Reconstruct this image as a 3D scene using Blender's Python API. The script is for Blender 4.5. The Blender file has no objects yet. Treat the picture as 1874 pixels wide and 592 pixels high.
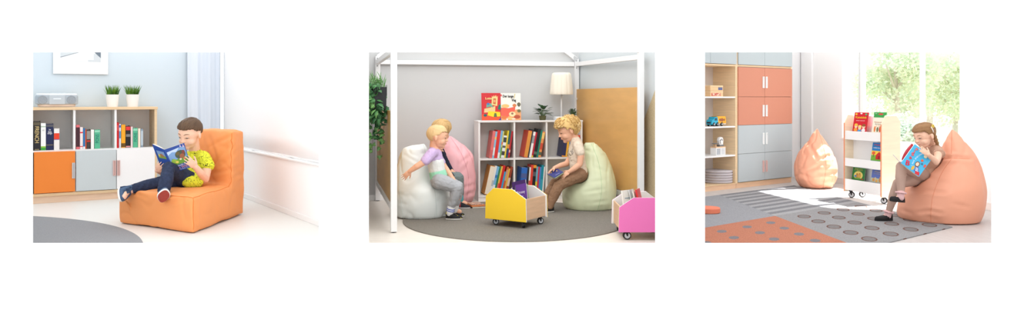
import bpy, bmesh, math, random
from math import sin, cos, pi, radians, atan2, sqrt
from mathutils import Vector, Matrix, noise
from mathutils.bvhtree import BVHTree

random.seed(7)
SC = bpy.context.scene
COL = SC.collection
F, CX, HZ, H = 1400.0, 937.0, 182.0, 1.13      # focal length (px), principal column, horizon row, eye height
V = Vector


# ------------------------------------------------------------------ survey helpers
class Room:
    z0 = 0.0


R = Room()


def at(px, py, Y):
    return V(((px - CX) / F * Y, Y, H - (py - HZ) / F * Y))


def fl(px, py, z=0.0):
    """point of the horizontal plane z above the room's floor"""
    z += R.z0
    return at(px, py, (H - z) * F / (py - HZ))


def zat(p, py):
    return H - (py - HZ) * p.y / F


def along(o, d, px):
    """distance t so that o + t d stands on pixel column px"""
    k = (px - CX) / F
    return (k * o.y - o.x) / (d.x - k * d.y)


class View:
    """upright survey plane facing the eye, through column px at depth Y"""

    def __init__(s, px, Y):
        th = math.atan((px - CX) / F)
        s.v = V((sin(th), cos(th), 0)); s.u = V((cos(th), -sin(th), 0))
        s.o = V(((px - CX) / F * Y, Y, 0)); s.th = th

    def __call__(s, px, py, d=0.0):
        r = V(((px - CX) / F, 1, (HZ - py) / F)); c = V((0, 0, H))
        t = (s.o + d * s.v - c).dot(s.v) / r.dot(s.v)
        return c + t * r


# ------------------------------------------------------------------ materials
def lin(c):
    out = []
    for v in c[:3]:
        v /= 255.0
        out.append(v / 12.92 if v <= 0.04045 else ((v + 0.055) / 1.055) ** 2.4)
    return (out[0], out[1], out[2], 1.0)


MATS = {}


def mat(name, rgb, rough=0.6, metal=0.0, var=0.0, scale=20.0, bump=0.0, bscale=None, stretch=None, spec=0.3,
        trans=0.0, coat=0.0, sheen=0.0):
    if name in MATS:
        return MATS[name]
    m = bpy.data.materials.new(name)
    m.use_nodes = True
    nt = m.node_tree
    b = nt.nodes['Principled BSDF']
    c = lin(rgb)
    b.inputs['Base Color'].default_value = c
    b.inputs['Roughness'].default_value = rough
    b.inputs['Metallic'].default_value = metal
    b.inputs['Specular IOR Level'].default_value = spec
    b.inputs['Coat Weight'].default_value = coat
    b.inputs['Sheen Weight'].default_value = sheen
    if trans:
        b.inputs['Subsurface Weight'].default_value = trans
        b.inputs['Subsurface Radius'].default_value = (0.02, 0.012, 0.008)
        b.inputs['Subsurface Scale'].default_value = 0.5
    if var or bump:
        tc = nt.nodes.new('ShaderNodeTexCoord')
        mp = nt.nodes.new('ShaderNodeMapping')
        nt.links.new(tc.outputs['Object'], mp.inputs['Vector'])
        mp.inputs['Scale'].default_value = stretch or (1, 1, 1)
    if var:
        n = nt.nodes.new('ShaderNodeTexNoise')
        n.inputs['Scale'].default_value = scale
        n.inputs['Detail'].default_value = 4
        nt.links.new(mp.outputs['Vector'], n.inputs['Vector'])
        r = nt.nodes.new('ShaderNodeValToRGB')
        r.color_ramp.elements[0].position = 0.3
        r.color_ramp.elements[1].position = 0.7
        r.color_ramp.elements[0].color = tuple(max(0, v * (1 - var)) for v in c[:3]) + (1,)
        r.color_ramp.elements[1].color = tuple(min(1, v * (1 + var)) for v in c[:3]) + (1,)
        nt.links.new(n.outputs['Fac'], r.inputs['Fac'])
        nt.links.new(r.outputs['Color'], b.inputs['Base Color'])
    if bump:
        n2 = nt.nodes.new('ShaderNodeTexNoise')
        n2.inputs['Scale'].default_value = bscale or scale
        n2.inputs['Detail'].default_value = 3
        nt.links.new(mp.outputs['Vector'], n2.inputs['Vector'])
        bp = nt.nodes.new('ShaderNodeBump')
        bp.inputs['Strength'].default_value = bump
        bp.inputs['Distance'].default_value = 0.01
        nt.links.new(n2.outputs['Fac'], bp.inputs['Height'])
        nt.links.new(bp.outputs['Normal'], b.inputs['Normal'])
    MATS[name] = m
    return m


def artmat(name, cols, scale=14.0, rough=0.45, seed=0.0, detail=2.0, stretch=(1, 1, 1)):
    """printed picture: soft-edged patches of several inks"""
    if name in MATS:
        return MATS[name]
    m = bpy.data.materials.new(name)
    m.use_nodes = True
    nt = m.node_tree
    b = nt.nodes['Principled BSDF']
    b.inputs['Roughness'].default_value = rough
    b.inputs['Specular IOR Level'].default_value = 0.3
    tc = nt.nodes.new('ShaderNodeTexCoord')
    mp = nt.nodes.new('ShaderNodeMapping')
    mp.inputs['Location'].default_value = (seed, seed * .7, seed * 1.3)
    mp.inputs['Scale'].default_value = stretch
    n = nt.nodes.new('ShaderNodeTexNoise')
    n.inputs['Scale'].default_value = scale
    n.inputs['Detail'].default_value = detail
    r = nt.nodes.new('ShaderNodeValToRGB')
    cr = r.color_ramp
    cr.interpolation = 'CONSTANT'
    k = len(cols)
    while len(cr.elements) < k:
        cr.elements.new(0.5)
    for i, c in enumerate(cols):
        cr.elements[i].position = 0.0 if i == 0 else 0.34 + 0.34 * (i - 1) / max(1, k - 2)
        cr.elements[i].color = lin(c)
    nt.links.new(tc.outputs['Object'], mp.inputs['Vector'])
    nt.links.new(mp.outputs['Vector'], n.inputs['Vector'])
    nt.links.new(n.outputs['Fac'], r.inputs['Fac'])
    nt.links.new(r.outputs['Color'], b.inputs['Base Color'])
    MATS[name] = m
    return m


_cn = {}


def cm(rgb, rough=0.5, **k):
    """plain paint / ink of one colour"""
    key = (tuple(rgb), rough, tuple(sorted(k.items())))
    if key not in _cn:
        _cn[key] = mat('paint_%d_%d_%d_%d' % (rgb[0], rgb[1], rgb[2], len(_cn)), rgb, rough, **k)
    return _cn[key]


# ------------------------------------------------------------------ mesh building
class MB:
    def __init__(s):
        s.bm = bmesh.new()
        s.mi = 0

    def _face(s, vs):
        try:
            f = s.bm.faces.new(vs)
            f.material_index = s.mi
            return f
        except ValueError:
            return None

    def box(s, c, size, rot=None):
        """centre, size, optional 3x3 rotation"""
        hx, hy, hz = size[0] / 2, size[1] / 2, size[2] / 2
        vs = []
        for z in (-hz, hz):
            for x, y in ((-hx, -hy), (hx, -hy), (hx, hy), (-hx, hy)):
                p = V((x, y, z))
                if rot is not None:
                    p = rot @ p
                vs.append(s.bm.verts.new(V(c) + p))
        for f in ((3, 2, 1, 0), (4, 5, 6, 7), (0, 1, 5, 4), (1, 2, 6, 5), (2, 3, 7, 6), (3, 0, 4, 7)):
            s._face([vs[i] for i in f])
        return s

    def b2(s, p0, p1):
        """box from min corner to max corner"""
        p0, p1 = V(p0), V(p1)
        return s.box((p0 + p1) / 2, p1 - p0)

    def hexa(s, lo, hi):
        """four bottom corners, four top corners (counter-clockwise from above)"""
        vs = [s.bm.verts.new(V(p)) for p in list(lo) + list(hi)]
        for f in ((3, 2, 1, 0), (4, 5, 6, 7), (0, 1, 5, 4), (1, 2, 6, 5), (2, 3, 7, 6), (3, 0, 4, 7)):
            s._face([vs[i] for i in f])
        return s

    def rings(s, rings, cap0=True, cap1=True, closed=True):
        vr = [[s.bm.verts.new(V(p)) for p in r] for r in rings]
        n = len(vr[0])
        for a, b in zip(vr, vr[1:]):
            for i in range(n if closed else n - 1):
                j = (i + 1) % n
                s._face([a[i], a[j], b[j], b[i]])
        if cap0:
            s._face(list(reversed(vr[0])))
        if cap1:
            s._face(vr[-1])
        return vr

    def tube(s, pts, rad, n=10, cap=True):
        pts = [V(p) for p in pts]
        if not hasattr(rad, '__len__'):
            rad = [rad] * len(pts)
        ref = None
        out = []
        for i, p in enumerate(pts):
            t = (pts[min(i + 1, len(pts) - 1)] - pts[max(i - 1, 0)])
            t = t.normalized() if t.length > 1e-9 else V((0, 0, 1))
            if ref is None:
                ref = t.orthogonal().normalized()
            a = (ref - t * ref.dot(t))
            a = a.normalized() if a.length > 1e-6 else t.orthogonal().normalized()
            ref = a
            b = t.cross(a)
            out.append([p + rad[i] * (a * cos(2 * pi * k / n) + b * sin(2 * pi * k / n)) for k in range(n)])
        s.rings(out, cap, cap)
        return s

    def cap(s, p0, r0, p1, r1, n=12):
        """tapered capsule"""
        p0, p1 = V(p0), V(p1)
        t = p1 - p0
        L = t.length
        t = t / L if L > 1e-9 else V((0, 0, 1))
        pts, rr = [], []
        for k in range(4):
            a = pi / 2 * (1 - k / 3.0)
            pts.append(p0 - t * r0 * sin(a)); rr.append(max(r0 * cos(a), r0 * .02))
        for k in range(4):
            a = pi / 2 * (k / 3.0)
            pts.append(p1 + t * r1 * sin(a)); rr.append(max(r1 * cos(a), r1 * .02))
        return s.tube(pts, rr, n)

    def chain(s, pr, n=12):
        for (p0, r0), (p1, r1) in zip(pr, pr[1:]):
            s.cap(p0, r0, p1, r1, n)
        return s

    def ell(s, c, r, rot=None, n=16, m=10):
        c = V(c)
        if not hasattr(r, '__len__'):
            r = (r, r, r)
        rg = []
        for j in range(m + 1):
            a = -pi / 2 + pi * j / m
            a = max(-pi / 2 + .02, min(pi / 2 - .02, a))
            ring = []
            for i in range(n):
                p = V((r[0] * cos(a) * cos(2 * pi * i / n), r[1] * cos(a) * sin(2 * pi * i / n), r[2] * sin(a)))
                if rot is not None:
                    p = rot @ p
                ring.append(c + p)
            rg.append(ring)
        s.rings(rg)
        return s

    def lathe(s, c, prof, n=28, axis=None, cap=True):
        """profile (radius, height) turned about z (or the 3x3 rot 'axis')"""
        c = V(c)
        rg = []
        for r, z in prof:
            ring = []
            for i in range(n):
                p = V((max(r, 1e-4) * cos(2 * pi * i / n), max(r, 1e-4) * sin(2 * pi * i / n), z))
                if axis is not None:
                    p = axis @ p
                ring.append(c + p)
            rg.append(ring)
        s.rings(rg, cap, cap)
        return s

    def prism(s, poly, off):
        """closed polygon (3D points) pushed along off"""
        off = V(off)
        a = [s.bm.verts.new(V(p)) for p in poly]
        b = [s.bm.verts.new(V(p) + off) for p in poly]
        n = len(a)
        s._face(list(reversed(a)))
        s._face(b)
        for i in range(n):
            j = (i + 1) % n
            s._face([a[i], a[j], b[j], b[i]])
        return s

    def quad(s, ps):
        s._face([s.bm.verts.new(V(p)) for p in ps])
        return s


def finish(name, bm, mats, M=None, bevel=0.0, smooth=False, seg=2):
    if M is not None:
        bmesh.ops.transform(bm, matrix=M, verts=bm.verts)
    bmesh.ops.recalc_face_normals(bm, faces=bm.faces)
    me = bpy.data.meshes.new(name)
    bm.to_mesh(me)
    bm.free()
    if not isinstance(mats, (list, tuple)):
        mats = [mats]
    for m in mats:
        me.materials.append(m)
    if smooth:
        for p in me.polygons:
            p.use_smooth = True
    o = bpy.data.objects.new(name, me)
    COL.objects.link(o)
    if bevel:
        b = o.modifiers.new('bevel', 'BEVEL')
        b.width = bevel; b.segments = seg; b.limit_method = 'ANGLE'; b.angle_limit = radians(40)
    return o


def obj(name, mb, mats, parent=None, world=False, **k):
    """one mesh object; coordinates are the parent's own unless world=True"""
    M = None
    if world and parent is not None:
        M = wm(parent).inverted()
    o = finish(name, mb.bm if isinstance(mb, MB) else mb, mats, M, **k)
    if parent is not None:
        o.parent = parent
    return o


def wm(o):
    M = o.matrix_basis.copy()
    while o.parent is not None:
        o = o.parent
        M = o.matrix_basis @ M
    return M


def tag(o, label=None, cat=None, group=None, kind=None):
    if label: o['label'] = label
    if cat: o['category'] = cat
    if group: o['group'] = group
    if kind: o['kind'] = kind
    return o


def thing(name, label, cat, loc=(0, 0, 0), rz=0.0, group=None):
    o = bpy.data.objects.new(name, None)
    COL.objects.link(o)
    o.empty_display_size = .05
    o.location = loc
    o.rotation_euler = (0, 0, rz)
    o.matrix_basis = Matrix.Translation(V(loc)) @ Matrix.Rotation(rz, 4, 'Z')
    return tag(o, label, cat, group)


def struct(name, mb, m, **k):
    return tag(obj(name, mb, m, **k), kind='structure')


def text(s, w, h, m, parent, M, name='title', bold=0.0, keep=False, depth=.0006, world=False):
    """raised lettering fitted into w x h, lying in the local xy plane of M"""
    cu = bpy.data.curves.new('lettering', 'FONT')
    cu.body = s
    cu.size = 1.0
    cu.align_x = 'CENTER'
    cu.extrude = 0.0
    cu.offset = bold
    cu.resolution_u = 3
    tmp = bpy.data.objects.new('lettering', cu)
    COL.objects.link(tmp)
    dg = bpy.context.evaluated_depsgraph_get()
    dg.update()
    me = bpy.data.meshes.new_from_object(tmp.evaluated_get(dg))
    bpy.data.objects.remove(tmp)
    bpy.data.curves.remove(cu)
    bm = bmesh.new()
    bm.from_mesh(me)
    bpy.data.meshes.remove(me)
    bmesh.ops.dissolve_limit(bm, angle_limit=.02, verts=bm.verts, edges=bm.edges)
    xs = [v.co.x for v in bm.verts]; ys = [v.co.y for v in bm.verts]
    cx, cy = (min(xs) + max(xs)) / 2, (min(ys) + max(ys)) / 2
    sx, sy = w / (max(xs) - min(xs)), h / (max(ys) - min(ys))
    if keep:
        sx = sy = min(sx, sy)
    for v in bm.verts:
        v.co = V(((v.co.x - cx) * sx, (v.co.y - cy) * sy, 0))
    r = bmesh.ops.extrude_face_region(bm, geom=bm.faces[:])
    for e in r['geom']:
        if isinstance(e, bmesh.types.BMVert):
            e.co.z += depth
    if world:
        M = wm(parent).inverted() @ M
    return obj(name, _xf(bm, M), m, parent)


def _xf(bm, M):
    bmesh.ops.transform(bm, matrix=M, verts=bm.verts)
    return bm


def frame(o, x, y):
    """4x4 with origin o, x axis x, y axis y, z = x cross y"""
    x = V(x).normalized()
    z = x.cross(V(y)).normalized()
    y = z.cross(x)
    M = Matrix((x, y, z)).transposed().to_4x4()
    M.translation = V(o)
    return M


def remesh(bm, voxel, smooth=4, fac=.5):
    """fuse overlapping closed shells into one continuous surface"""
    me = bpy.data.meshes.new('tmp')
    bmesh.ops.recalc_face_normals(bm, faces=bm.faces)
    bm.to_mesh(me)
    bm.free()
    o = bpy.data.objects.new('tmp', me)
    COL.objects.link(o)
    r = o.modifiers.new('r', 'REMESH')
    r.mode = 'VOXEL'; r.voxel_size = voxel; r.adaptivity = 0
    if smooth:
        s = o.modifiers.new('s', 'SMOOTH')
        s.factor = fac; s.iterations = smooth
    dg = bpy.context.evaluated_depsgraph_get()
    dg.update()
    out = bpy.data.meshes.new_from_object(o.evaluated_get(dg))
    bpy.data.objects.remove(o)
    bpy.data.meshes.remove(me)
    b = bmesh.new()
    b.from_mesh(out)
    bpy.data.meshes.remove(out)
    return b


def bvh_of(objs):
    vs, ps = [], []
    for o in objs:
        M = wm(o)
        k = len(vs)
        vs.extend(M @ v.co for v in o.data.vertices)
        ps.extend(tuple(k + i for i in p.vertices) for p in o.data.polygons)
    return BVHTree.FromPolygons(vs, ps)


def bvhs_of(objs):
    """one search tree per closed body or garment"""
    return [bvh_of([o]) for o in objs if len(o.data.polygons) > 60]


def press(bm, trees, gap=.004, reach=.16, rounds=4, axis=None):
    """soft filling gives way: world-space verts of bm inside the sitter move out of him"""
    for _ in range(rounds):
        hit = 0
        for tree in trees:
            for v in bm.verts:
                loc, n, i, d = tree.find_nearest(v.co, reach)
                if loc is None:
                    continue
                side = (v.co - loc).dot(n)
                if side < 0 or d < gap:
                    if side < 0 and axis is not None:
                        dr = (V((axis.x, axis.y, v.co.z)) - v.co)
                        dr.z = -.25 * dr.length
                        dr.normalize()
                        h_, hn, hi, hd = tree.ray_cast(v.co, dr)
                        v.co = h_ + dr * gap * 1.3 if h_ is not None else loc + n * gap
                    elif side < 0:
                        v.co = loc + n * gap * 1.2
                    else:
                        v.co = loc + (v.co - loc).normalized() * gap * 1.2 if d > 1e-6 else loc + n * gap
                    hit += 1
        if not hit:
            break


def dup(root, M, label=None, group=None):
    r = root.copy()
    COL.objects.link(r)
    r.matrix_basis = M
    if label: r['label'] = label
    if group: r['group'] = group
    for ch in [c for c in bpy.data.objects if c.parent == root]:
        c = ch.copy(); COL.objects.link(c); c.parent = r
        for g in [q for q in bpy.data.objects if q.parent == ch]:
            d = g.copy(); COL.objects.link(d); d.parent = c
    return r


def pix(p):
    return ((p.x / p.y) * F + CX, HZ - (p.z - H) / p.y * F)


def crease(bm, lines, depth=.006, w=3.0):
    """folds in soft cloth: grooves with raised lips along lines traced on the side that faces the room's opening"""
    bm.normal_update()
    eye = V((0, 0, H))
    mv = []
    for v in bm.verts:
        if v.normal.dot(eye - v.co) <= 0:
            continue
        x, y = pix(v.co)
        f = 0.0
        for ln in lines:
            for (ax, ay), (bx_, by_) in zip(ln, ln[1:]):
                dx, dy = bx_ - ax, by_ - ay
                L2 = dx * dx + dy * dy
                t = max(0, min(1, ((x - ax) * dx + (y - ay) * dy) / L2))
                d2 = (x - ax - t * dx) ** 2 + (y - ay - t * dy) ** 2
                q = d2 / (w * w)
                if q < 9:
                    f += (-math.exp(-q) + .55 * math.exp(-(sqrt(d2) / w - 1.7) ** 2)) * (.4 + .6 * (1 - abs(2 * t - 1)) if len(ln) == 2 else 1)
        if f:
            mv.append((v, v.normal * depth * max(-1.3, min(1, f))))
    for v, d in mv:
        v.co += d
# ------------------------------------------------------------------ camera
cd = bpy.data.cameras.new('camera')
cam = bpy.data.objects.new('camera', cd)
COL.objects.link(cam)
cam.location = (0, 0, H)
cam.rotation_euler = (pi / 2, 0, 0)
cd.sensor_fit = 'HORIZONTAL'
cd.sensor_width = 36.0
cd.lens = 36.0 * F / 1874.0
cd.shift_y = -(296.0 - HZ) / 1874.0
cd.clip_end = 200
SC.camera = cam

# ------------------------------------------------------------------ materials of the setting
M_FRONT = mat('front_wall_white', (252, 252, 252), .9, spec=.0)
M_FLOOR_L = mat('white_floor', (226, 226, 222), .4, spec=.2)
M_FLOOR_C = mat('pale_wood_floor', (232, 224, 214), .4, var=.06, scale=6, stretch=(1, 9, 1))
M_WHITE = mat('white_lacquer', (240, 240, 240), .4)
M_WALL_L = mat('pale_blue_wall', (209, 221, 229), .9, spec=.1)
M_WALL_LR = mat('white_wall', (244, 243, 243), .9, spec=.1)
M_WALL_C = mat('grey_wall', (206, 207, 207), .9, spec=.1)
M_WALL_CB = mat('light_blue_wall', (208, 214, 216), .9, spec=.1)
M_WALL_R = mat('warm_white_wall', (239, 240, 242), .9, spec=.1)
M_BIRCH = mat('birch_wood', (233, 205, 166), .5, var=.07, scale=5, stretch=(1, 1, 12))
M_BIRCH_H = mat('birch_wood_lengthwise', (230, 200, 160), .5, var=.07, scale=5, stretch=(1, 8, 12))


def wall(name, pts, z0, z1, m, thick=.03, out=1):
    """upright wall along a polyline on plan; out=1 thickens towards its far side"""
    mb = MB()
    for a, b in zip(pts, pts[1:]):
        a, b = V((a[0], a[1], 0)), V((b[0], b[1], 0))
        d = (b - a).normalized()
        n = V((-d.y, d.x, 0)) * thick * out
        poly = [a, b, b + n, a + n]
        mb.prism([p + V((0, 0, z0)) for p in poly], (0, 0, z1 - z0))
    return struct(name, mb, m)


def floor(name, poly, z, m, thick=.05):
    mb = MB()
    mb.prism([V((p[0], p[1], z - thick)) for p in poly], (0, 0, thick))
    return struct(name, mb, m)


# the white front wall with its three openings (their edges are cut back towards the rooms)
YF, YB, MG = 4.65, 4.70, .08
OPEN = [(60.2, 584), (675, 1199), (1290, 1814.4)]
TOP, BOT = 95.8, 445.3


def front_wall():
    mb = MB()
    bm = mb.bm
    zt, zb = at(0, TOP, YF).z, at(0, BOT, YF).z
    X0, X1, Z0, Z1 = -5.2, 5.2, -1.2, 2.6

    def plane(y, g):
        xs = [X0]
        for a, b in OPEN:
            xs += [at(a, 0, YF).x - g, at(b, 0, YF).x + g]
        xs.append(X1)
        zs = [Z0, zb - g, zt + g, Z1]
        return [[bm.verts.new((x, y, z)) for x in xs] for z in zs]

    f, b = plane(YF, 0), plane(YB, MG)
    for j in range(3):
        for i in range(7):
            if j == 1 and i in (1, 3, 5):
                a = [f[1][i], f[1][i + 1], f[2][i + 1], f[2][i]]
                c = [b[1][i], b[1][i + 1], b[2][i + 1], b[2][i]]
                for k in range(4):
                    mb._face([a[k], a[(k + 1) % 4], c[(k + 1) % 4], c[k]])
                continue
            for g in (f, b):
                mb._face([g[j][i], g[j][i + 1], g[j + 1][i + 1], g[j + 1][i]])
    ring_f = [f[0][i] for i in range(8)] + [f[j][7] for j in (1, 2, 3)] + [f[3][i] for i in range(6, -1, -1)] + [f[2][0], f[1][0]]
    ring_b = [b[0][i] for i in range(8)] + [b[j][7] for j in (1, 2, 3)] + [b[3][i] for i in range(6, -1, -1)] + [b[2][0], b[1][0]]
    n = len(ring_f)
    for k in range(n):
        mb._face([ring_f[k], ring_f[(k + 1) % n], ring_b[(k + 1) % n], ring_b[k]])
    struct('wall_front', mb, M_FRONT)


front_wall()


# ------------------------------------------------------------------ generic makers used by several rooms
def slab(corners, thick, m, parent, name, world=True, bevel=0.0):
    """flat board over four corners, thickened away from the eye side (-normal)"""
    c = [V(p) for p in corners]
    n = (c[1] - c[0]).cross(c[3] - c[0]).normalized()
    mb = MB()
    mb.prism(c, -n * thick)
    return obj(name, mb, m, parent, world=world, bevel=bevel)


PAGE = mat('book_pages', (236, 228, 210), .8, var=.05, scale=60)


def book(label, M, t, h, d, cover, cat='book', group=None, bands=(), spine_text=None, tcol=(250, 250, 250), tsize=None,
         front=None, art=None, soft=False, flat_text=None, name='book', upward=False):
    """upright book in its own frame: x = thickness, y = into the shelf, z = up; the spine faces -y, the front board -x"""
    b = bpy.data.objects.new(name, None)
    COL.objects.link(b)
    b.matrix_basis = M
    b.empty_display_size = .03
    tag(b, label, cat, group)
    ct = min(.0022, t * .16)
    mb = MB()
    mb.b2((-t / 2, 0, 0), (-t / 2 + ct, d, h))
    mb.b2((t / 2 - ct, 0, 0), (t / 2, d, h))
    mb.b2((-t / 2 + ct, 0, 0), (t / 2 - ct, ct, h))
    obj('cover', mb, cover, b)
    pm = MB()
    e = 0 if soft else .003
    pm.b2((-t / 2 + ct, ct, e), (t / 2 - ct, d - e, h - e - .001))
    obj('pages', pm, PAGE, b)
    for (z0, z1, c) in bands:
        q = MB()
        q.b2((-t / 2 + .0004, -.0007, h * z0), (t / 2 - .0004, .0, h * z1))
        obj('spine_band', q, cm(c), b)
    if spine_text:
        z0, z1 = tsize or (.25, .8)
        Mt = frame((0, -.0012, h * (z0 + z1) / 2), (0, 0, 1 if upward else -1), (-1 if upward else 1, 0, 0))
        text(spine_text, h * (z1 - z0), t * .62, cm(tcol), b, Mt)
    if flat_text:
        for s, w, hh, zc, c in flat_text:
            text(s, w, hh, cm(c), b, frame((0, -.0012, h * zc), (1, 0, 0), (0, 0, 1)))
    if art:
        q = MB()
        q.b2((-t / 2 - .0006, d * .1, h * art[1]), (-t / 2, d * .92, h * art[2]))
        obj('cover_picture', q, art[0], b)
    return b


def place(o, rz, lean=0.0, tip=0.0):
    return Matrix.Translation(V(o)) @ Matrix.Rotation(rz, 4, 'Z') @ Matrix.Rotation(lean, 4, 'Y') @ Matrix.Rotation(tip, 4, 'X')


def wrinkle(bm, amp, sc, seed=0.0, zmin=None, aniso=(1, 1, 1)):
    bm.normal_update()
    off = V((seed, seed * 1.7, seed * .3))
    mv = []
    for v in bm.verts:
        q = V((v.co.x * aniso[0], v.co.y * aniso[1], v.co.z * aniso[2])) * sc + off
        f = noise.noise(q) * amp + noise.noise(q * 2.3) * amp * .45
        f -= amp * .9 * max(0, 1 - abs(noise.noise(q * 1.3 + V((5, 5, 5)))) * 6)      # creases
        mv.append((v, v.normal * f))
    for v, d in mv:
        v.co += d
        if zmin is not None and v.co.z < zmin:
            v.co.z = zmin


def smooth_bm(bm, it, fac=.5):
    for _ in range(it):
        bmesh.ops.smooth_vert(bm, verts=bm.verts, factor=fac, use_axis_x=True, use_axis_y=True, use_axis_z=True)


def drop_bag(vw, sil, d0=0.0, depth=1.0, n=112, base_d=0.0, z0=None):
    """soft drop-shaped bag: its outline from rows (y, x0, x1) on a survey plane; returns a world-space bmesh.
    Rows go from the tip downwards."""
    rows = []
    for i in range(len(sil) - 1):
        for k in range(7):
            t = k / 7.0
            def cr(j):
                p = [sil[max(0, min(len(sil) - 1, i + q))][j] for q in (-1, 0, 1, 2)]
                if i == 0:
                    return p[1] + (p[2] - p[1]) * t
                return .5 * (2 * p[1] + (p[2] - p[0]) * t + (2 * p[0] - 5 * p[1] + 4 * p[2] - p[3]) * t * t + (3 * p[1] - p[0] - 3 * p[2] + p[3]) * t ** 3)
            rows.append((sil[i][0] + (sil[i + 1][0] - sil[i][0]) * t, cr(1), cr(2)))
    rows.append(sil[-1])
    mb = MB()
    rg = []
    zf = R.z0 if z0 is None else z0
    for y, a, b in rows:
        A, B = vw(a, y, d0), vw(b, y, d0)
        c = (A + B) / 2
        r = (B - A).length / 2
        z = c.z
        ring = []
        for k in range(n):
            an = 2 * pi * k / n
            # the outline is traced at the widest section; the body is as deep as it is wide
            p = c + vw.u * r * cos(an) + vw.v * r * depth * sin(an)
            ring.append(p)
        rg.append(ring)
    mb.rings(list(reversed(rg)))
    # settle the sagging underside on the floor
    for v in mb.bm.verts:
        if v.co.z < zf + .001:
            v.co.z = zf + .001
    return mb.bm
# ================================================================== people
M_SKIN = mat('child_skin', (240, 196, 170), .55, spec=.25, trans=.12)
M_SKIN_B = mat('child_skin_warm', (233, 180, 150), .55, spec=.25, trans=.12)
M_EYEW = mat('eye_white', (240, 236, 232), .3)
M_LASH = mat('lashes', (70, 48, 36), .7)
M_LIP = mat('lips', (206, 122, 110), .5)


def head_frame(top, chin, face_dir, side_ref=None):
    """unit head: z from chin (-.5) to crown (+.5), y towards the face"""
    top, chin = V(top), V(chin)
    z = (top - chin)
    s = z.length
    z.normalize()
    y = V(face_dir)
    y = (y - z * y.dot(z)).normalized()
    x = y.cross(z)
    M = Matrix((x, y, z)).transposed().to_4x4()
    M.translation = (top + chin) / 2
    return M @ Matrix.Scale(s, 4)


def head_shape(mb, M, wide=1.0):
    s = M.to_scale().x
    r3 = M.to_3x3().normalized()

    def e(c, r, rot=None):
        mb.ell(M @ V(c), [q * s for q in r], r3 if rot is None else r3 @ rot, 18, 12)
    w = wide
    e((0, -.07, .12), (.37 * w, .45, .38))
    e((0, .06, .06), (.335 * w, .345, .34))
    e((0, .11, -.14), (.285 * w, .29, .30))
    e((0, .12, -.31), (.215 * w, .23, .165))
    e((0, .27, -.40), (.10, .09, .085))
    for sx in (-1, 1):
        e((sx * .165 * w, .22, -.19), (.12, .13, .13))
        e((sx * .365 * w, -.05, -.06), (.035, .085, .115), Matrix.Rotation(sx * -.35, 3, 'Z'))
        e((sx * .385 * w, -.075, -.03), (.022, .05, .075), Matrix.Rotation(sx * -.5, 3, 'Z'))
    e((0, .385, -.06), (.035, .05, .09))
    e((0, .43, -.125), (.048, .05, .04))
    for sx in (-1, 1):
        e((sx * .04, .405, -.135), (.03, .04, .028))
    e((0, .365, -.24), (.085, .045, .025))
    e((0, .36, -.28), (.075, .045, .028))
    for sx in (-1, 1):
        e((sx * .13, .30, .075), (.10, .07, .035))


def on_face(tree, M, x, z, lift=.004):
    """point of the face surface in front of head coordinates (x, z)"""
    o = M @ V((x, 1.2, z)); d = (M @ V((x, 0, z)) - o).normalized()
    loc, n, i, dist = tree.ray_cast(o, d)
    if loc is None:
        loc = M @ V((x, .36, z)); n = -d
    return loc + n * lift * M.to_scale().x / .2


def face_parts(person, tree, M, brow=(120, 90, 60), look_down=True, skin=None):
    s = M.to_scale().x
    r3 = M.to_3x3().normalized()
    for sx in (-1, 1):
        mb = MB()
        c = on_face(tree, M, sx * .135, -.005, -.006)
        mb.ell(c, (.052 * s, .028 * s, (.026 if look_down else .034) * s), r3)
        ey_ = obj('eye', mb, M_EYEW, person, world=True, smooth=True)
        mb = MB()
        c2 = on_face(tree, M, sx * .135, -.020, -.0008)
        mb.ell(c2, (.024 * s, .012 * s, .022 * s), r3)
        obj('iris', mb, mat('iris_brown', (70, 46, 34), .3), ey_, world=True, smooth=True)
        mb = MB()
        mb.ell(on_face(tree, M, sx * .135, .026, -.005), (.062 * s, .03 * s, .034 * s), r3)
        obj('eyelid', mb, skin or M_SKIN, person, world=True, smooth=True)
        mb = MB()
        mb.tube([on_face(tree, M, sx * x, z, .0026) for x, z in ((.07, -.016), (.105, -.008), (.14, -.006), (.175, -.012), (.2, -.024))], [.003 * s, .007 * s, .008 * s, .007 * s, .003 * s], 6)
        obj('eyelash', mb, M_LASH, person, world=True, smooth=True)
        mb = MB()
        mb.tube([on_face(tree, M, sx * x, z, .001) for x, z in ((.06, .095), (.11, .118), (.16, .122), (.22, .098))], [.006 * s, .011 * s, .011 * s, .004 * s], 6)
        obj('eyebrow', mb, cm(brow, .8), person, world=True, smooth=True)
    mb = MB()
    mb.tube([on_face(tree, M, x, z, .001) for x, z in ((-.088, -.252), (-.045, -.258), (0, -.262), (.045, -.258), (.088, -.252))], [.003 * s, .012 * s, .014 * s, .012 * s, .003 * s], 8)
    obj('mouth', mb, M_LIP, person, world=True, smooth=True)


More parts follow.
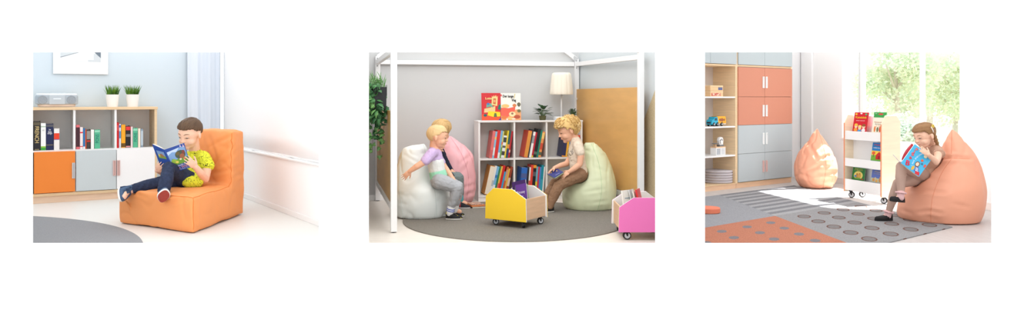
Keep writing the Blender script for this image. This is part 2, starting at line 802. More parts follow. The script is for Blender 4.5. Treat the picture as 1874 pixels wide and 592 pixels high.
def hand(mb, wrist, knuckle, palm_n, side, L, curl=.5, spread=.25, thumb=.7):
    """palm and five fingers from the wrist towards the knuckles; palm_n = the way the palm faces;
    side=+1 puts the thumb on the side (dir x palm_n)"""
    wrist, knuckle = V(wrist), V(knuckle)
    d = (knuckle - wrist).normalized()
    n = V(palm_n); n = (n - d * n.dot(d)).normalized()
    s = d.cross(n) * side
    pw, pl = L * .23, L * .46
    base = wrist
    R3 = Matrix((s, d, n)).transposed()
    mb.ell(base + d * pl * .55, (pw * 1.0, pl * .62, L * .085), R3)
    mb.ell(base + d * pl * .35 + s * pw * .55, (pw * .5, pl * .4, L * .09), R3)
    for i, (off, ln) in enumerate(((.75, .44), (.26, .50), (-.24, .46), (-.70, .36))):
        p = base + d * pl * (.95 - .05 * abs(i - 1)) + s * pw * off
        fd = (d + s * spread * (off * .6)).normalized()
        r = L * .052 * (1.0 if i < 3 else .88)
        seg = [ln * L * .45, ln * L * .32, ln * L * .26]
        pr = [(p - fd * r, r * 1.05), (p, r * 1.08)]
        an = curl * .5
        for k, sl in enumerate(seg):
            q = fd * cos(an) + n * sin(an)
            p = p + q * sl
            pr.append((p, r * (1.0 - .1 * (k + 1))))
            an += curl * .75
        mb.chain(pr, 8)
    p = base + d * pl * .22 + s * pw * .75
    td = (d * .75 + s * thumb + n * .35).normalized()
    r = L * .06
    pr = [(p, r * 1.25)]
    for k, sl in enumerate((.17, .15, .12)):
        p = p + td * sl * L
        pr.append((p, r * (1.05 - .1 * k)))
        td = (td + d * .25 + n * curl * .3).normalized()
    mb.chain(pr, 8)


def ball(mb, vw, j, r, flat=None):
    mb.ell(vw(*j), r)


def fuse(name, mb, m, parent, voxel=.006, smooth=4, bump=None):
    bm = remesh(mb.bm, voxel, smooth)
    if bump:
        wrinkle(bm, bump[0], bump[1], bump[2] if len(bump) > 2 else 0)
    return obj(name, bm, m, parent, world=True, smooth=True)


def hair_cap(M, grow, line, back=-.25, side=.02, wide=1.0):
    """skull cap of hair: keeps what lies above the hairline. line(y) gives the lowest z at head coordinate y"""
    bm = bmesh.new()
    bmesh.ops.create_icosphere(bm, subdivisions=5, radius=1.0)
    dead = []
    for v in bm.verts:
        p = v.co.copy()
        q = V((p.x * .37 * wide, -.07 + p.y * .45, .12 + p.z * .38))
        if p.y > 0:                                        # the forehead is fuller than the skull
            q.y = max(q.y, .06 + p.y * .345 if p.z > -.2 else q.y)
        v.co = q
    for v in bm.verts:
        if v.co.z < line(v.co.x, v.co.y):
            dead.append(v)
    bmesh.ops.delete(bm, geom=dead, context='VERTS')
    bm.normal_update()
    edge = {v for e in bm.edges if e.is_boundary for v in e.verts}
    for v in bm.verts:
        lay = grow(v.co.x, v.co.y, v.co.z) * (.35 if v in edge else 1)
        n = V((v.co.x / .37 ** 2, (v.co.y + .07) / .45 ** 2, (v.co.z - .12) / .38 ** 2)).normalized()
        v.co = v.co + n * lay
    inner = bmesh.ops.extrude_face_region(bm, geom=bm.faces[:])
    for e in inner['geom']:
        if isinstance(e, bmesh.types.BMVert):
            c = V((0, -.05, .05))
            e.co = c + (e.co - c) * .9
    return bm


def strands(M, bmcap, m_list, n, length, rad, flow, rnd, curl=0.0):
    """locks combed over the cap: thin tapered tubes that follow flow() along the cap's outside"""
    mb = MB()
    tree = BVHTree.FromBMesh(bmcap)
    fs = [f for f in bmcap.faces]
    for i in range(n):
        f = rnd.choice(fs)
        p = f.calc_center_median()
        pts, rr = [], []
        ok = True
        ph = rnd.uniform(0, 6.28)
        for k in range(7):
            loc, nr, idx, d = tree.find_nearest(p)
            if loc is None:
                ok = False
                break
            c = V((0, -.05, .1))
            o = (loc - c).normalized()
            side = o.cross(flow(loc)).normalized() if flow(loc).length > 0 else V((1, 0, 0))
            pts.append(loc + o * (rad * .1 + curl * (.6 + .6 * sin(ph + k * 1.9))) + side * curl * cos(ph + k * 1.9))
            rr.append(rad * (1 - .85 * abs(k / 6.0 - .35)))
            p = loc + (flow(loc) - o * flow(loc).dot(o)).normalized() * length / 6.0
        if ok and len(pts) > 3:
            mb.mi = rnd.randrange(len(m_list))
            mb.tube(pts, rr, 5)
    return mb


def hair(person, M, cols, line, grow, flow, n=220, length=.3, rad=.016, curl=0.0, seed=1, wide=1.0):
    rnd = random.Random(seed)
    ms = [mat('hair_%d_%d_%d' % tuple(c), c, .6, spec=.3) for c in cols]
    cap = hair_cap(M, grow, line, wide=wide)
    st = strands(M, cap, ms, n, length, rad, flow, rnd, curl)
    # cap and locks are one head of hair
    me = bpy.data.meshes.new('t'); cap.to_mesh(me); cap.free()
    st.bm.from_mesh(me); bpy.data.meshes.remove(me)
    bmesh.ops.transform(st.bm, matrix=M, verts=st.bm.verts)
    return obj('hair', st, ms, person, world=True, smooth=True)


def shoe(person, heel, toe, up, width, m_up, m_sole, m_extra=None, straps=0, tall=.42, name='shoe', m_under=None, parent_sock=None):
    """left or right shoe from heel point to toe point (both at the sole); up = away from the sole"""
    heel, toe, up = V(heel), V(toe), V(up)
    d = toe - heel
    L = d.length
    d.normalize()
    up = (up - d * up.dot(d)).normalized()
    s = d.cross(up)
    M = Matrix((s, d, up)).transposed().to_4x4()
    M.translation = heel
    outl = []
    for k in range(28):
        a = 2 * pi * k / 28
        y = L / 2 + L * .5 * sin(a)
        t = y / L
        wd = width * (.40 + .12 * math.sin(min(1, max(0, (t - .1) / .8)) * pi * .9)) * (1 - .0 * t)
        outl.append(V((wd * cos(a) * (1 if abs(cos(a)) < 1 else 1), y, 0)))
    mb = MB()
    th = L * .085
    mb.rings([[p * 1.0 for p in outl], [V((p.x * 1.05, L / 2 + (p.y - L / 2) * 1.02, th)) for p in outl]])
    sole = obj(name, _tr(mb, M), m_sole, person, world=True, bevel=.002, smooth=False)
    if m_under:
        mb = MB()
        mb.rings([[V((p.x * .93, L / 2 + (p.y - L / 2) * .95, -.0015)) for p in outl], [V((p.x * .93, L / 2 + (p.y - L / 2) * .95, .001)) for p in outl]])
        obj('shoe_sole', _tr(mb, M), m_under, sole, world=True)
    # upper: rings from sole upwards, toe low, ankle high
    mb = MB()
    rg = []
    for j in range(7):
        t = j / 6.0
        ring = []
        for p in outl:
            y = p.y / L
            hgt = L * (.16 + (tall - .16) * max(0, 1 - y * 1.55) ** .7 if y < .65 else .16)
            sh = 1 - .62 * t ** 2.2
            yy = L * .5 + (p.y - L * .5) * (1 - .12 * t ** 2)
            yy -= L * .1 * t ** 2 if y > .3 else 0
            ring.append(V((p.x * sh, yy, th + hgt * sin(t * pi / 2))))
        rg.append(ring)
    mb.rings(rg)
    up_o = obj('shoe_upper', _tr(mb, M), m_up, sole, world=True, smooth=True)
    for k in range(straps):
        y = L * (.30 + .16 * k)
        mb = MB()
        pts = []
        for q in range(9):
            a = pi * q / 8
            hgt = L * (.16 + (tall - .16) * max(0, 1 - y / L * 1.55) ** .7)
            pts.append(V((width * .47 * cos(a), y, th * 1.1 + hgt * sin(a) * .98)))
        mb.tube(pts, L * .035, 6)
        obj('shoe_strap', _tr(mb, M), m_extra or m_up, sole, world=True, smooth=True)
    return sole


def _tr(mb, M):
    bmesh.ops.transform(mb.bm, matrix=M, verts=mb.bm.verts)
    return mb


def art_shapes(parent, P, shapes, name='printed_shape'):
    """flat printed shapes on a cover: P(u, v) gives the world point on the cover, shapes = (polygon, colour)"""
    for k, (poly, c) in enumerate(shapes):
        pts = [P(u, v_) for u, v_ in poly]
        n = (P(1, 0) - P(0, 0)).cross(P(0, 1) - P(0, 0)).normalized()
        mb = MB()
        lift = .0004 + .00025 * k
        mb.prism([p + n * .0001 for p in pts], n * lift)
        obj(name, mb, cm(c), parent, world=True)


def oval(cx, cy, rx, ry, n=14):
    return [(cx + rx * cos(2 * pi * k / n), cy + ry * sin(2 * pi * k / n)) for k in range(n)]
# ================================================================== LEFT ROOM
R.z0 = 0.20
ZL = R.z0
ex = V((cos(radians(33.2)), sin(radians(33.2)), 0))
ey = V((-ex.y, ex.x, 0))
RZ = radians(33.2)
O = fl(54.3, 374.55)                                    # cabinet, front bottom corner
W = along(O, ex, 287.3)                                # its width
D = .34
zt0, zt1 = zat(O, 202) - ZL, zat(O, 196.8) - ZL        # top board
zs = zat(O, 276.6) - ZL                                # open shelf
zd0, zd1 = zat(O, 355.3) - ZL, zat(O, 279.2) - ZL      # doors
zp = zat(O, 361.5) - ZL                                # plinth
Bk = O + ey * (D + .012)                               # back wall line
# right wall from two floor points of its skirting
RW0, RW1 = fl(445, 361), fl(583, 414)
rd = (RW1 - RW0).normalized()
k = ((RW0 - Bk).cross(rd)).z / (ex.cross(rd)).z
CORN = Bk + ex * k
END = RW1 + rd * .22
ZTOP = ZL + 1.75
wall('wall_left', [(-3.6, 4.74), (-5.6, Bk.y - .55 + .0)], ZL, ZTOP, M_WALL_L, out=1)
WL0 = Bk - ex * .9
wall('wall_back', [WL0, CORN], ZL - .05, ZTOP, M_WALL_L)
floor('floor_left_room', [(-3.62, 4.71), (-1.13, 4.71), END, CORN, WL0, (-5.6, WL0.y - .6)], ZL, M_FLOOR_L)

# right wall: low parapet, skirting, sill and a wide window with its roller blind drawn
zsill = zat(RW0, 273.5)
rn = V((rd.y, -rd.x, 0))                               # out of the room
if rn.x < 0: rn = -rn
mb = MB()
for (a, b, z0_, z1_) in ((CORN, END, ZL - .05, zsill - .012), (CORN, END, ZTOP - .02, ZTOP)):
    mb.prism([a + V((0, 0, z0_ - a.z)), b + V((0, 0, z0_ - b.z)), b + rn * .04 + V((0, 0, z0_ - b.z)), a + rn * .04 + V((0, 0, z0_ - a.z))], (0, 0, z1_ - z0_))
mb.prism([V((END.x, END.y, ZL - .05)), V((-1.12, 4.72, ZL - .05)), V((-1.09, 4.72, ZL - .05)), V((END.x + .03, END.y, ZL - .05))], (0, 0, 1.8))
struct('wall_right', mb, M_WALL_LR)
mb = MB()
a, b = CORN - rn * .012, END - rn * .012
mb.prism([V((a.x, a.y, ZL)), V((b.x, b.y, ZL)), V((b.x, b.y, ZL)) + rn * .011, V((a.x, a.y, ZL)) + rn * .011], (0, 0, .045))
struct('baseboard_right', mb, M_WHITE, bevel=.003)
win = bpy.data.objects.new('window_1', None); COL.objects.link(win); tag(win, kind='structure')
mb = MB()
a, b = V((CORN.x, CORN.y, zsill - .012)), V((END.x, END.y, zsill - .012))
mb.prism([a - rn * .018, b - rn * .018, b + rn * .04, a + rn * .04], (0, 0, .012))
obj('window_sill', mb, M_WHITE, win, world=True, bevel=.002)
mb = MB()
Lw = (END - CORN).length
for s0 in (.0, .34, .69, .97):
    p = CORN + rd * Lw * s0
    mb.prism([V((p.x, p.y, zsill)) + rn * .03, V((p.x, p.y, zsill)) + rn * .03 + rd * .04, V((p.x, p.y, zsill)) + rn * .05 + rd * .04, V((p.x, p.y, zsill)) + rn * .05], (0, 0, ZTOP - .02 - zsill))
obj('window_frame', mb, M_WHITE, win, world=True)
mb = MB()
a, b = V((CORN.x, CORN.y, zsill)) + rn * .039, V((END.x, END.y, zsill)) + rn * .039
mb.prism([a, b, b + rn * .003, a + rn * .003], (0, 0, ZTOP - .02 - zsill))
M_GLASS = bpy.data.materials.new('clear_glass'); M_GLASS.use_nodes = True
_nt = M_GLASS.node_tree
_tn = _nt.nodes.new('ShaderNodeBsdfTransparent'); _gl = _nt.nodes.new('ShaderNodeBsdfGlossy'); _gl.inputs['Roughness'].default_value = .0
_mx = _nt.nodes.new('ShaderNodeMixShader')
_mx.inputs[0].default_value = .06; _nt.links.new(_tn.outputs[0], _mx.inputs[1]); _nt.links.new(_gl.outputs[0], _mx.inputs[2])
_nt.links.new(_mx.outputs[0], _nt.nodes['Material Output'].inputs['Surface'])
obj('window_pane', mb, M_GLASS, win, world=True)

# folds: a hanging cloth between two plan points
def cloth(a, b, z0, z1, amp, waves, thick=.004, seed=0.0, n=90, flare=0.0):
    a, b = V((a.x, a.y, 0)), V((b.x, b.y, 0))
    d = (b - a); nn = V((-d.y, d.x, 0)).normalized()
    mb = MB()
    rows = []
    for j in range(9):
        z = z0 + (z1 - z0) * j / 8.0
        top = []
        for i in range(n + 1):
            t = i / n
            w = sin(t * waves * 2 * pi + seed + .35 * sin(t * 7 + seed)) + .35 * sin(t * waves * 4.6 * pi + j * .12)
            top.append(a + d * t + nn * amp * w * (1 - .25 * j / 8.0 * flare) + V((0, 0, z)))
        rows.append(top + [p - nn * thick for p in reversed(top)])
    mb.rings(rows)
    return mb

M_SHEER = mat('white_sheer_cloth', (222, 230, 240), .9, spec=.05)
c0 = Bk + ex * along(Bk, ex, 341.5) - ey * .05
c1 = CORN - ey * .05 - ex * .02
cu = thing('curtain', 'white floor-length curtain hanging in soft folds beside the window', 'curtain', (c0.x, c0.y, ZL))
obj('curtain_cloth', cloth(c0, c1, ZL + .02, ZTOP - .04, .016, 2.4, seed=.6), M_SHEER, cu, world=True, smooth=True)
mb = MB(); mb.tube([c0 - ex * .1 + V((0, 0, ZTOP - .03 - c0.z)), c1 + ex * .02 + V((0, 0, ZTOP - .03 - c1.z))], .01)
obj('curtain_rail', mb, M_WHITE, cu, world=True)
rb = thing('roller_blind', 'white roller blind drawn down over the wide window above the sill', 'blind', (CORN.x, CORN.y, zsill))
b0 = CORN + rd * .05 - rn * .0; b1 = END - rd * .05
bl = cloth(b0 + rn * .02, b1 + rn * .02, zsill + .012, ZTOP - .05, .003, 3, thick=.002, seed=2)
obj('blind_cloth', bl, mat('blind_white', (250, 250, 251), .9, spec=.05), rb, world=True, smooth=True)
mb = MB(); mb.tube([V((b0.x, b0.y, zsill + .012)) + rn * .02, V((b1.x, b1.y, zsill + .012)) + rn * .02], .007)
obj('bottom_rail', mb, M_WHITE, rb, world=True)

# ------------------------------------------------------------------ cabinet
cab = thing('storage_cabinet', 'low birch cabinet with open book compartments above orange, grey and white doors', 'cabinet', (O.x, O.y, ZL), RZ)
T = .021
d1, d2 = [along(O, ex, p) for p in (136.2, 211.6)]
mb = MB(); mb.b2((-.006, -.012, zt0), (W + .006, D + .004, zt1)); obj('top', mb, M_BIRCH_H, cab, bevel=.002)
mb = MB(); mb.b2((0, 0, zp), (T, D, zt0)); obj('side_panel', mb, M_BIRCH, cab)
mb = MB(); mb.b2((W - T, 0, zp), (W, D, zt0)); obj('side_panel', mb, M_BIRCH, cab)
mb = MB(); mb.b2((T, D - .008, zp), (W - T, D, zt0)); obj('back_panel', mb, M_WHITE, cab)
for dd in (d1, d2):
    mb = MB(); mb.b2((dd - .009, .002, zp + T), (dd + .009, D - .008, zt0)); obj('divider', mb, M_WHITE, cab)
xs = [T, d1 - .009, d1 + .009, d2 - .009, d2 + .009, W - T]
for i in range(3):
    mb = MB(); mb.b2((xs[2 * i], .002, zs - .016), (xs[2 * i + 1], D - .008, zs)); obj('shelf', mb, M_WHITE, cab)
mb = MB(); mb.b2((-.002, -.008, zp), (W + .002, D, zp + (zd0 - zp) * .85)); obj('bottom_board', mb, M_BIRCH_H, cab, bevel=.002)
mb = MB(); mb.b2((.004, .012, 0), (W - .004, D, zp)); obj('plinth', mb, mat('birch_wood_pinkish', (236, 205, 178), .5, var=.05, scale=5, stretch=(1, 8, 12)), cab)
M_ALU = mat('brushed_steel', (206, 206, 208), .35, metal=.6)


def grip(parent, x0, x1, z0, z1, y, m=None):
    """rectangular ring handle standing off a door"""
    mb = MB()
    t = .008
    mb.b2((x0, y - .012, z0), (x0 + t, y, z1)); mb.b2((x1 - t, y - .012, z0), (x1, y, z1))
    mb.b2((x0 + t, y - .012, z0), (x1 - t, y, z0 + t)); mb.b2((x0 + t, y - .012, z1 - t), (x1 - t, y, z1))
    mb.b2((x0 + t, y - .003, z0 + t), (x1 - t, y, z1 - t))
    return obj('handle', mb, m or M_ALU, parent, bevel=.002)


px2x = lambda p: along(O, ex, p)
doors = [(62, 137.3, (238, 134, 52), 'orange', None), (138.8, 212.3, (200, 209, 212), 'grey', None), (213.4, 283, (246, 246, 247), 'white', None)]
drs = []
for p0, p1, c, nm, _ in doors:
    mb = MB(); mb.b2((px2x(p0), -.018, zd0), (px2x(p1), -.0005, zd1))
    d = obj('door', mb, mat('door_' + nm, c, .45), cab, bevel=.003)
    d['label'] = nm + ' door'
    drs.append(d)
hz0, hz1 = zat(O, 330.5) - ZL, zat(O, 301) - ZL
grip(drs[0], px2x(131.5), px2x(137), hz0, hz1, -.018)
pinkm = mat('pinkish_steel', (222, 190, 186), .4, metal=.3)
grip(drs[1], px2x(206), px2x(212), hz0 + .006, hz1 + .006, -.018, pinkm)
grip(drs[2], px2x(213.6), px2x(219.3), hz0 + .006, hz1 + .006, -.018, pinkm)

# books on the open shelf: (x0, x1, top row, cover, options)
BL = O + ey * .02
GL = 'books standing in the open compartments of the birch cabinet'


def lbook(x0, x1, ytop, ybot, label, col, dep=.15, **k):
    a, b = along(BL, ex, x0), along(BL, ex, x1)
    c = BL + ex * (a + b) / 2
    h = (ybot - ytop) / F * c.y
    return book(label, place(V((c.x, c.y, ZL + zs + .0005)), RZ), (b - a) - .0012, h, dep, cm(col, .45), group=GL, **k)


CRM = (222, 200, 140)
lbook(61.2, 74, 223, 276.5, 'thick black dictionary lettered FRENCH in gold on its spine', (40, 40, 44), .2, spine_text='FRENCH', tcol=(232, 206, 140), tsize=(.26, .82),
      bands=[(.86, .97, (96, 88, 70))], flat_text=[('OXFORD', .034, .008, .035, CRM)])
lbook(74.6, 84, 226.5, 276.3, 'white book with a green wave at the foot of its spine', (244, 246, 244), .17, bands=[(.0, .1, (60, 160, 60)), (.1, .15, (150, 200, 70)), (.86, .88, (90, 150, 90))],
      flat_text=[('A-Z', .014, .01, .74, (70, 90, 80))])
lbook(84.4, 98, 228, 276.3, 'thick navy book titled le bon usage in white script', (30, 38, 80), .18, bands=[(.88, .97, (90, 90, 96)), (.19, .2, (200, 180, 90))],
      flat_text=[('le', .014, .016, .78, (240, 240, 245)), ('bon', .026, .018, .7, (240, 240, 245)), ('usage', .036, .018, .62, (240, 240, 245))])
lbook(98.6, 108.8, 237, 276.2, 'small white paperback with a red block across its spine', (238, 236, 234), .12, bands=[(.5, .78, (232, 66, 40)), (.47, .5, (120, 90, 160))], soft=True)
MID = "the cabinet's middle compartment"
lbook(139.2, 146, 230.5, 275, 'pink-red book with a dark spine panel beside the divider', (226, 112, 120), .16, bands=[(.1, .9, (70, 40, 50))])
lbook(146.3, 151.8, 234.5, 274.9, 'thin white book with red dots next to the pink-red book', (240, 226, 226), .15, bands=[(.72, .78, (220, 60, 70)), (.1, .14, (220, 60, 70))])
lbook(152, 156, 237, 274.8, 'thin blue paperback between white and orange spines', (52, 118, 180), .14, bands=[(.0, .12, (235, 240, 245))])
lbook(156.2, 158.3, 239, 274.8, 'very thin orange-red booklet beside the thin blue paperback', (220, 90, 50), .13)
lbook(158.5, 165.8, 238.8, 274.6, 'dark charcoal book with a red emblem on its spine', (66, 60, 60), .15, bands=[(.5, .92, (150, 145, 140)), (.36, .44, (200, 50, 40))])
lbook(166.2, 172.2, 239.2, 274.3, 'plain white paperback between charcoal and green books', (246, 244, 240), .14, soft=True)
lbook(172.8, 183.2, 239.4, 274.2, 'green PONS dictionary in the middle compartment above the grey door', (88, 186, 146), .14, spine_text='PONS', upward=True, tcol=(20, 120, 110), tsize=(.3, .75), bands=[(.86, .96, (150, 214, 186))])
lbook(213.3, 217.8, 226, 272.6, 'tall red book beside the divider above the white door', (206, 44, 48), .16, bands=[(.68, .9, (220, 90, 90))])
lbook(218, 221.4, 228.6, 272.5, 'thin white book with blue marks next to tall red book', (226, 234, 242), .16, bands=[(.85, .95, (60, 110, 190)), (.4, .7, (90, 150, 200))])
lbook(221.8, 229.6, 230, 272.4, 'bright yellow-orange book with black drawings at its foot', (246, 170, 40), .16, bands=[(.03, .2, (110, 80, 30))])
lbook(230.2, 238.8, 232.4, 272.3, 'black book with a red top panel and grey emblem', (34, 36, 38), .16, bands=[(.8, .97, (226, 60, 60)), (.02, .08, (230, 150, 150)), (.5, .62, (130, 130, 130))])
lbook(239.2, 243, 234, 272.2, 'thin pale pink book between the black and green books', (236, 214, 214), .15)
lbook(243.4, 252, 236.4, 272, 'green PONS dictionary in the compartment above the white door', (88, 186, 146), .14, spine_text='PONS', upward=True, tcol=(20, 120, 110), tsize=(.3, .75), bands=[(.86, .96, (150, 214, 186))])
lbook(252.6, 257, 237, 271.6, 'cream book with a brown edge beside the green dictionary', (246, 232, 212), .14)
lbook(257.4, 262, 238, 271.5, 'slim grey-blue book at the open end of its row', (142, 160, 176), .14, bands=[(.1, .9, (190, 205, 216))])

# ------------------------------------------------------------------ on top of the cabinet
ztop = ZL + zt1
S0 = O + ey * .14
xa, xb = along(S0, ex, 64), along(S0, ex, 142.5)
cs = S0 + ex * (xa + xb) / 2
w = xb - xa
st = thing('stereo', 'silver-grey portable stereo with two round speakers on the cabinet', 'stereo', (cs.x, cs.y, ztop), RZ)
s = cs.y / F
hh = 26 * s
prof = lambda g, z0_, z1_, y0, y1: None


def pill(x0, x1, y0, y1, z0_, z1_, r, n=8):
    """box with rounded upright corners on plan"""
    pts = []
    for cx_, cy_, a0 in ((x1 - r, y1 - r, 0), (x0 + r, y1 - r, pi / 2), (x0 + r, y0 + r, pi), (x1 - r, y0 + r, 3 * pi / 2)):
        for k_ in range(n):
            a_ = a0 + pi / 2 * k_ / (n - 1)
            pts.append(V((cx_ + r * cos(a_), cy_ + r * sin(a_), z0_)))
    return pts


mb = MB(); mb.prism(pill(-w / 2 + .02, w / 2 - .02, -.075, .075, .004, 0, .05), (0, 0, hh * .2)); obj('base', mb, mat('stereo_beige', (226, 205, 190), .5), st, bevel=.006, smooth=False)
mb = MB(); mb.prism(pill(-w / 2, w / 2, -.085, .085, hh * .2, 0, .05), (0, 0, hh * .62)); obj('body', mb, mat('stereo_grey', (172, 182, 190), .4), st, bevel=.008)
mb = MB(); mb.prism(pill(-w / 2 + .008, w / 2 - .008, -.08, .085, hh * .82, 0, .05), (0, 0, hh * .13)); obj('top', mb, mat('stereo_white', (236, 240, 243), .4), st, bevel=.005)
mb = MB(); mb.prism(pill(-.06, .07, -.04, .06, hh * .95, 0, .03), (0, 0, hh * .05)); obj('disc_lid', mb, mat('stereo_lid', (196, 204, 210), .3), st, bevel=.002)
mb = MB(); mb.b2((-.062, -.089, hh * .2), (.062, -.08, hh * .84)); obj('control_panel', mb, mat('stereo_panel', (190, 199, 206), .35), st, bevel=.003)
mb = MB(); mb.b2((-.03, -.0905, hh * .55), (.03, -.0885, hh * .62)); obj('display', mb, cm((232, 240, 245)), st)
RXm = Matrix.Rotation(pi / 2, 3, 'X')
for sx in (-1, 1):
    mb = MB(); mb.lathe((sx * (.062 + (w / 2 - .062) * .47), -.0845, hh * .52), [(.038, 0), (.038, .003), (.034, .005), (.03, .003), (.004, .004)], 28, RXm)
    obj('speaker', mb, mat('speaker_grille', (152, 160, 168), .6, var=.15, scale=300), st)


def grass_pot(px, label, seed):
    s0 = O + ey * .17
    c = s0 + ex * along(s0, ex, px)
    sc_ = c.y / F
    th = thing('potted_grass', label, 'plant', (c.x, c.y, ztop), 0, 'grass plants in white pots on the cabinet')
    hp = 22.5 * sc_
    r0, r1 = 8.6 * sc_, 11.4 * sc_
    mb = MB(); mb.lathe((0, 0, 0), [(0, 0), (r0, 0), (r1, hp), (r1 * .94, hp), (r1 * .9, hp - .008), (0, hp - .008)]); obj('pot', mb, M_WHITE, th, smooth=False)
    mb = MB(); mb.lathe((0, 0, 0), [(0, hp - .008), (r1 * .9, hp - .0078), (r1 * .5, hp - .002), (0, hp)]); obj('soil', mb, mat('soil', (70, 55, 42), .95), th)
    rnd = random.Random(seed)
    mb = MB()
    for i in range(170):
        a = rnd.uniform(0, 2 * pi); r = r1 * .82 * sqrt(rnd.random())
        p = V((r * cos(a), r * sin(a), hp - .006))
        hgt = rnd.uniform(11, 19.5) * sc_
        le = rnd.uniform(.1, .6) * (r / r1 + .2)
        dr = V((cos(a) * le + rnd.uniform(-.15, .15), sin(a) * le + rnd.uniform(-.15, .15), 1))
        p1 = p + V((dr.x * hgt * .4, dr.y * hgt * .4, hgt * .55)); p2 = p + V((dr.x * hgt * .9, dr.y * hgt * .9, hgt))
        sd = V((-sin(a + 1), cos(a + 1), 0)) * .0022
        mb.mi = rnd.randrange(3)
        mb.rings([[p - sd, p + sd, p + V((0, 0, .001))], [p1 - sd * .9, p1 + sd * .9, p1 + sd.cross(V((0, 0, .5)))], [p2 - sd * .1, p2 + sd * .1, p2 + V((0, 0, .0006))]])
    obj('grass', mb, [mat('grass_a', (120, 160, 50), .6), mat('grass_b', (92, 138, 46), .6), mat('grass_c', (66, 112, 40), .6)], th)
    return th


grass_pot(205.8, 'grass plant in a white pot, standing closer to the stereo', 3)
grass_pot(242.6, "grass plant in a white pot, standing nearer the cabinet's open corner", 8)

# framed print on the back wall
pw = Bk - ey * .004
x0_, x1_ = along(pw, ex, 97), along(pw, ex, 197.5)
pc = pw + ex * (x0_ + x1_) / 2
zb_ = zat(pc, 136)
ww = x1_ - x0_; hp_ = .52
pf = thing('framed_print', 'large white framed geometric print hanging above the stereo', 'picture', (pc.x, pc.y, zb_), RZ)
mb = MB()
fr = .012
mb.b2((-ww / 2, -.02, 0), (ww / 2, 0, fr)); mb.b2((-ww / 2, -.02, hp_ - fr), (ww / 2, 0, hp_)); mb.b2((-ww / 2, -.02, fr), (-ww / 2 + fr, 0, hp_ - fr)); mb.b2((ww / 2 - fr, -.02, fr), (ww / 2, 0, hp_ - fr))
obj('frame', mb, M_WHITE, pf, bevel=.002)
mb = MB(); mb.b2((-ww / 2 + fr, -.008, fr), (ww / 2 - fr, 0, hp_ - fr)); obj('mat_board', mb, mat('mat_board', (246, 249, 251), .8), pf)
pl = -ww / 2 + ww * (110 - 97) / 100.5; pr = -ww / 2 + ww * (184 - 97) / 100.5; pz = 23 * pc.y / F
mb = MB(); mb.b2((pl, -.010, pz), (pr, -.008, hp_ - .08)); art = obj('print', mb, mat('print_grey', (228, 233, 236), .7), pf)
pu = (pr - pl)
zz = lambda row: (136 - row) * pc.y / F
mb = MB(); mb.prism([V((pl + pu * .0, -.0105, zz(106))), V((pl + pu * .45, -.0105, zz(96))), V((pl + pu * .98, -.0105, zz(80))), V((pl, -.0105, zz(80)))], (0, .0004, 0)); obj('print_shape', mb, cm((206, 214, 218)), art)
mb = MB(); mb.prism([V((pl + pu * .86, -.0108, zz(97))), V((pl + pu * 1.0, -.0108, zz(106))), V((pl + pu * 1.0, -.0108, zz(84))), V((pl + pu * .74, -.0108, zz(84)))], (0, .0004, 0)); obj('print_shape', mb, cm((112, 124, 136)), art)
mb = MB(); mb.prism([V((pl + pu * .68, -.0105, pz)), V((pl + pu * 1.0, -.0105, pz)), V((pl + pu * 1.0, -.0105, zz(98))), V((pl + pu * .82, -.0105, zz(98))), V((pl + pu * .82, -.0105, zz(109.5))), V((pl + pu * .68, -.0105, zz(109.5)))], (0, .0004, 0)); obj('print_shape', mb, cm((206, 212, 216)), art)
mb = MB(); mb.prism([V((pl, -.0112, zz(106.3))), V((pl + pu * .46, -.0112, zz(96))), V((pl + pu * .46, -.0112, zz(95.4))), V((pl, -.0112, zz(105.2)))], (0, .0004, 0)); obj('print_line', mb, cm((130, 138, 146)), art)

# ------------------------------------------------------------------ round grey rug
M_CARPET = mat('grey_carpet', (148, 149, 152), .95, var=.22, scale=260, bump=.5, bscale=320, spec=.05)


def fit_rug(pts, ratio):
    """circle through three floor points after squashing depth"""
    (x1, y1), (x2, y2), (x3, y3) = [(p.x, p.y / ratio) for p in pts]
    a = 2 * (x2 - x1); b = 2 * (y2 - y1); c = x2 ** 2 + y2 ** 2 - x1 ** 2 - y1 ** 2
    d = 2 * (x3 - x1); e = 2 * (y3 - y1); f_ = x3 ** 2 + y3 ** 2 - x1 ** 2 - y1 ** 2
    det = a * e - b * d
    cx_ = (c * e - b * f_) / det; cy_ = (a * f_ - c * d) / det
    return V((cx_, cy_ * ratio, 0)), sqrt((x1 - cx_) ** 2 + (y1 - cy_) ** 2)


rc, rr = fit_rug([fl(62, 398), fl(178, 409.6), fl(261, 445)], 1.0)
mb = MB()
poly = []
for i in range(160):
    a = 2 * pi * i / 160
    p = V((rc.x + rr * cos(a), rc.y + rr * sin(a), 0))
    p.y = max(p.y, 4.76)
    p.x = max(p.x, -.74 * p.y)
    if not poly or (p - poly[-1]).length > 1e-4:
        poly.append(p)
mb.prism([p + V((0, 0, ZL + .0005)) for p in poly], (0, 0, .008))
print('rug left', rc, rr)
tag(obj('round_rug', mb, M_CARPET), 'round grey carpet lying before the cabinet with colourful doors', 'rug')
# ------------------------------------------------------------------ soft orange chair and the reading boy
R.z0 = 0.20
A, B, C = fl(219.5, 409.8), fl(354, 428.6), fl(446, 392.8)
dw, dd = B - A, C - B


def CP(a, b, z):
    p = A + dw * a + dd * b
    return V((p.x, p.y, ZL + z))


zsA, zsB, zbC = zat(A, 347) - ZL, zat(B, 361.5) - ZL, zat(C, 240) - ZL
seatz = lambda a: zsA + (zsB - zsA) * a


def softbox(f, nx=8, ny=8, nz=8):
    bm = bmesh.new()
    bmesh.ops.create_cube(bm, size=1)
    bmesh.ops.subdivide_edges(bm, edges=bm.edges, cuts=9, use_grid_fill=True)
    for v in bm.verts:
        v.co = f(v.co.x + .5, v.co.y + .5, v.co.z + .5)
    return bm


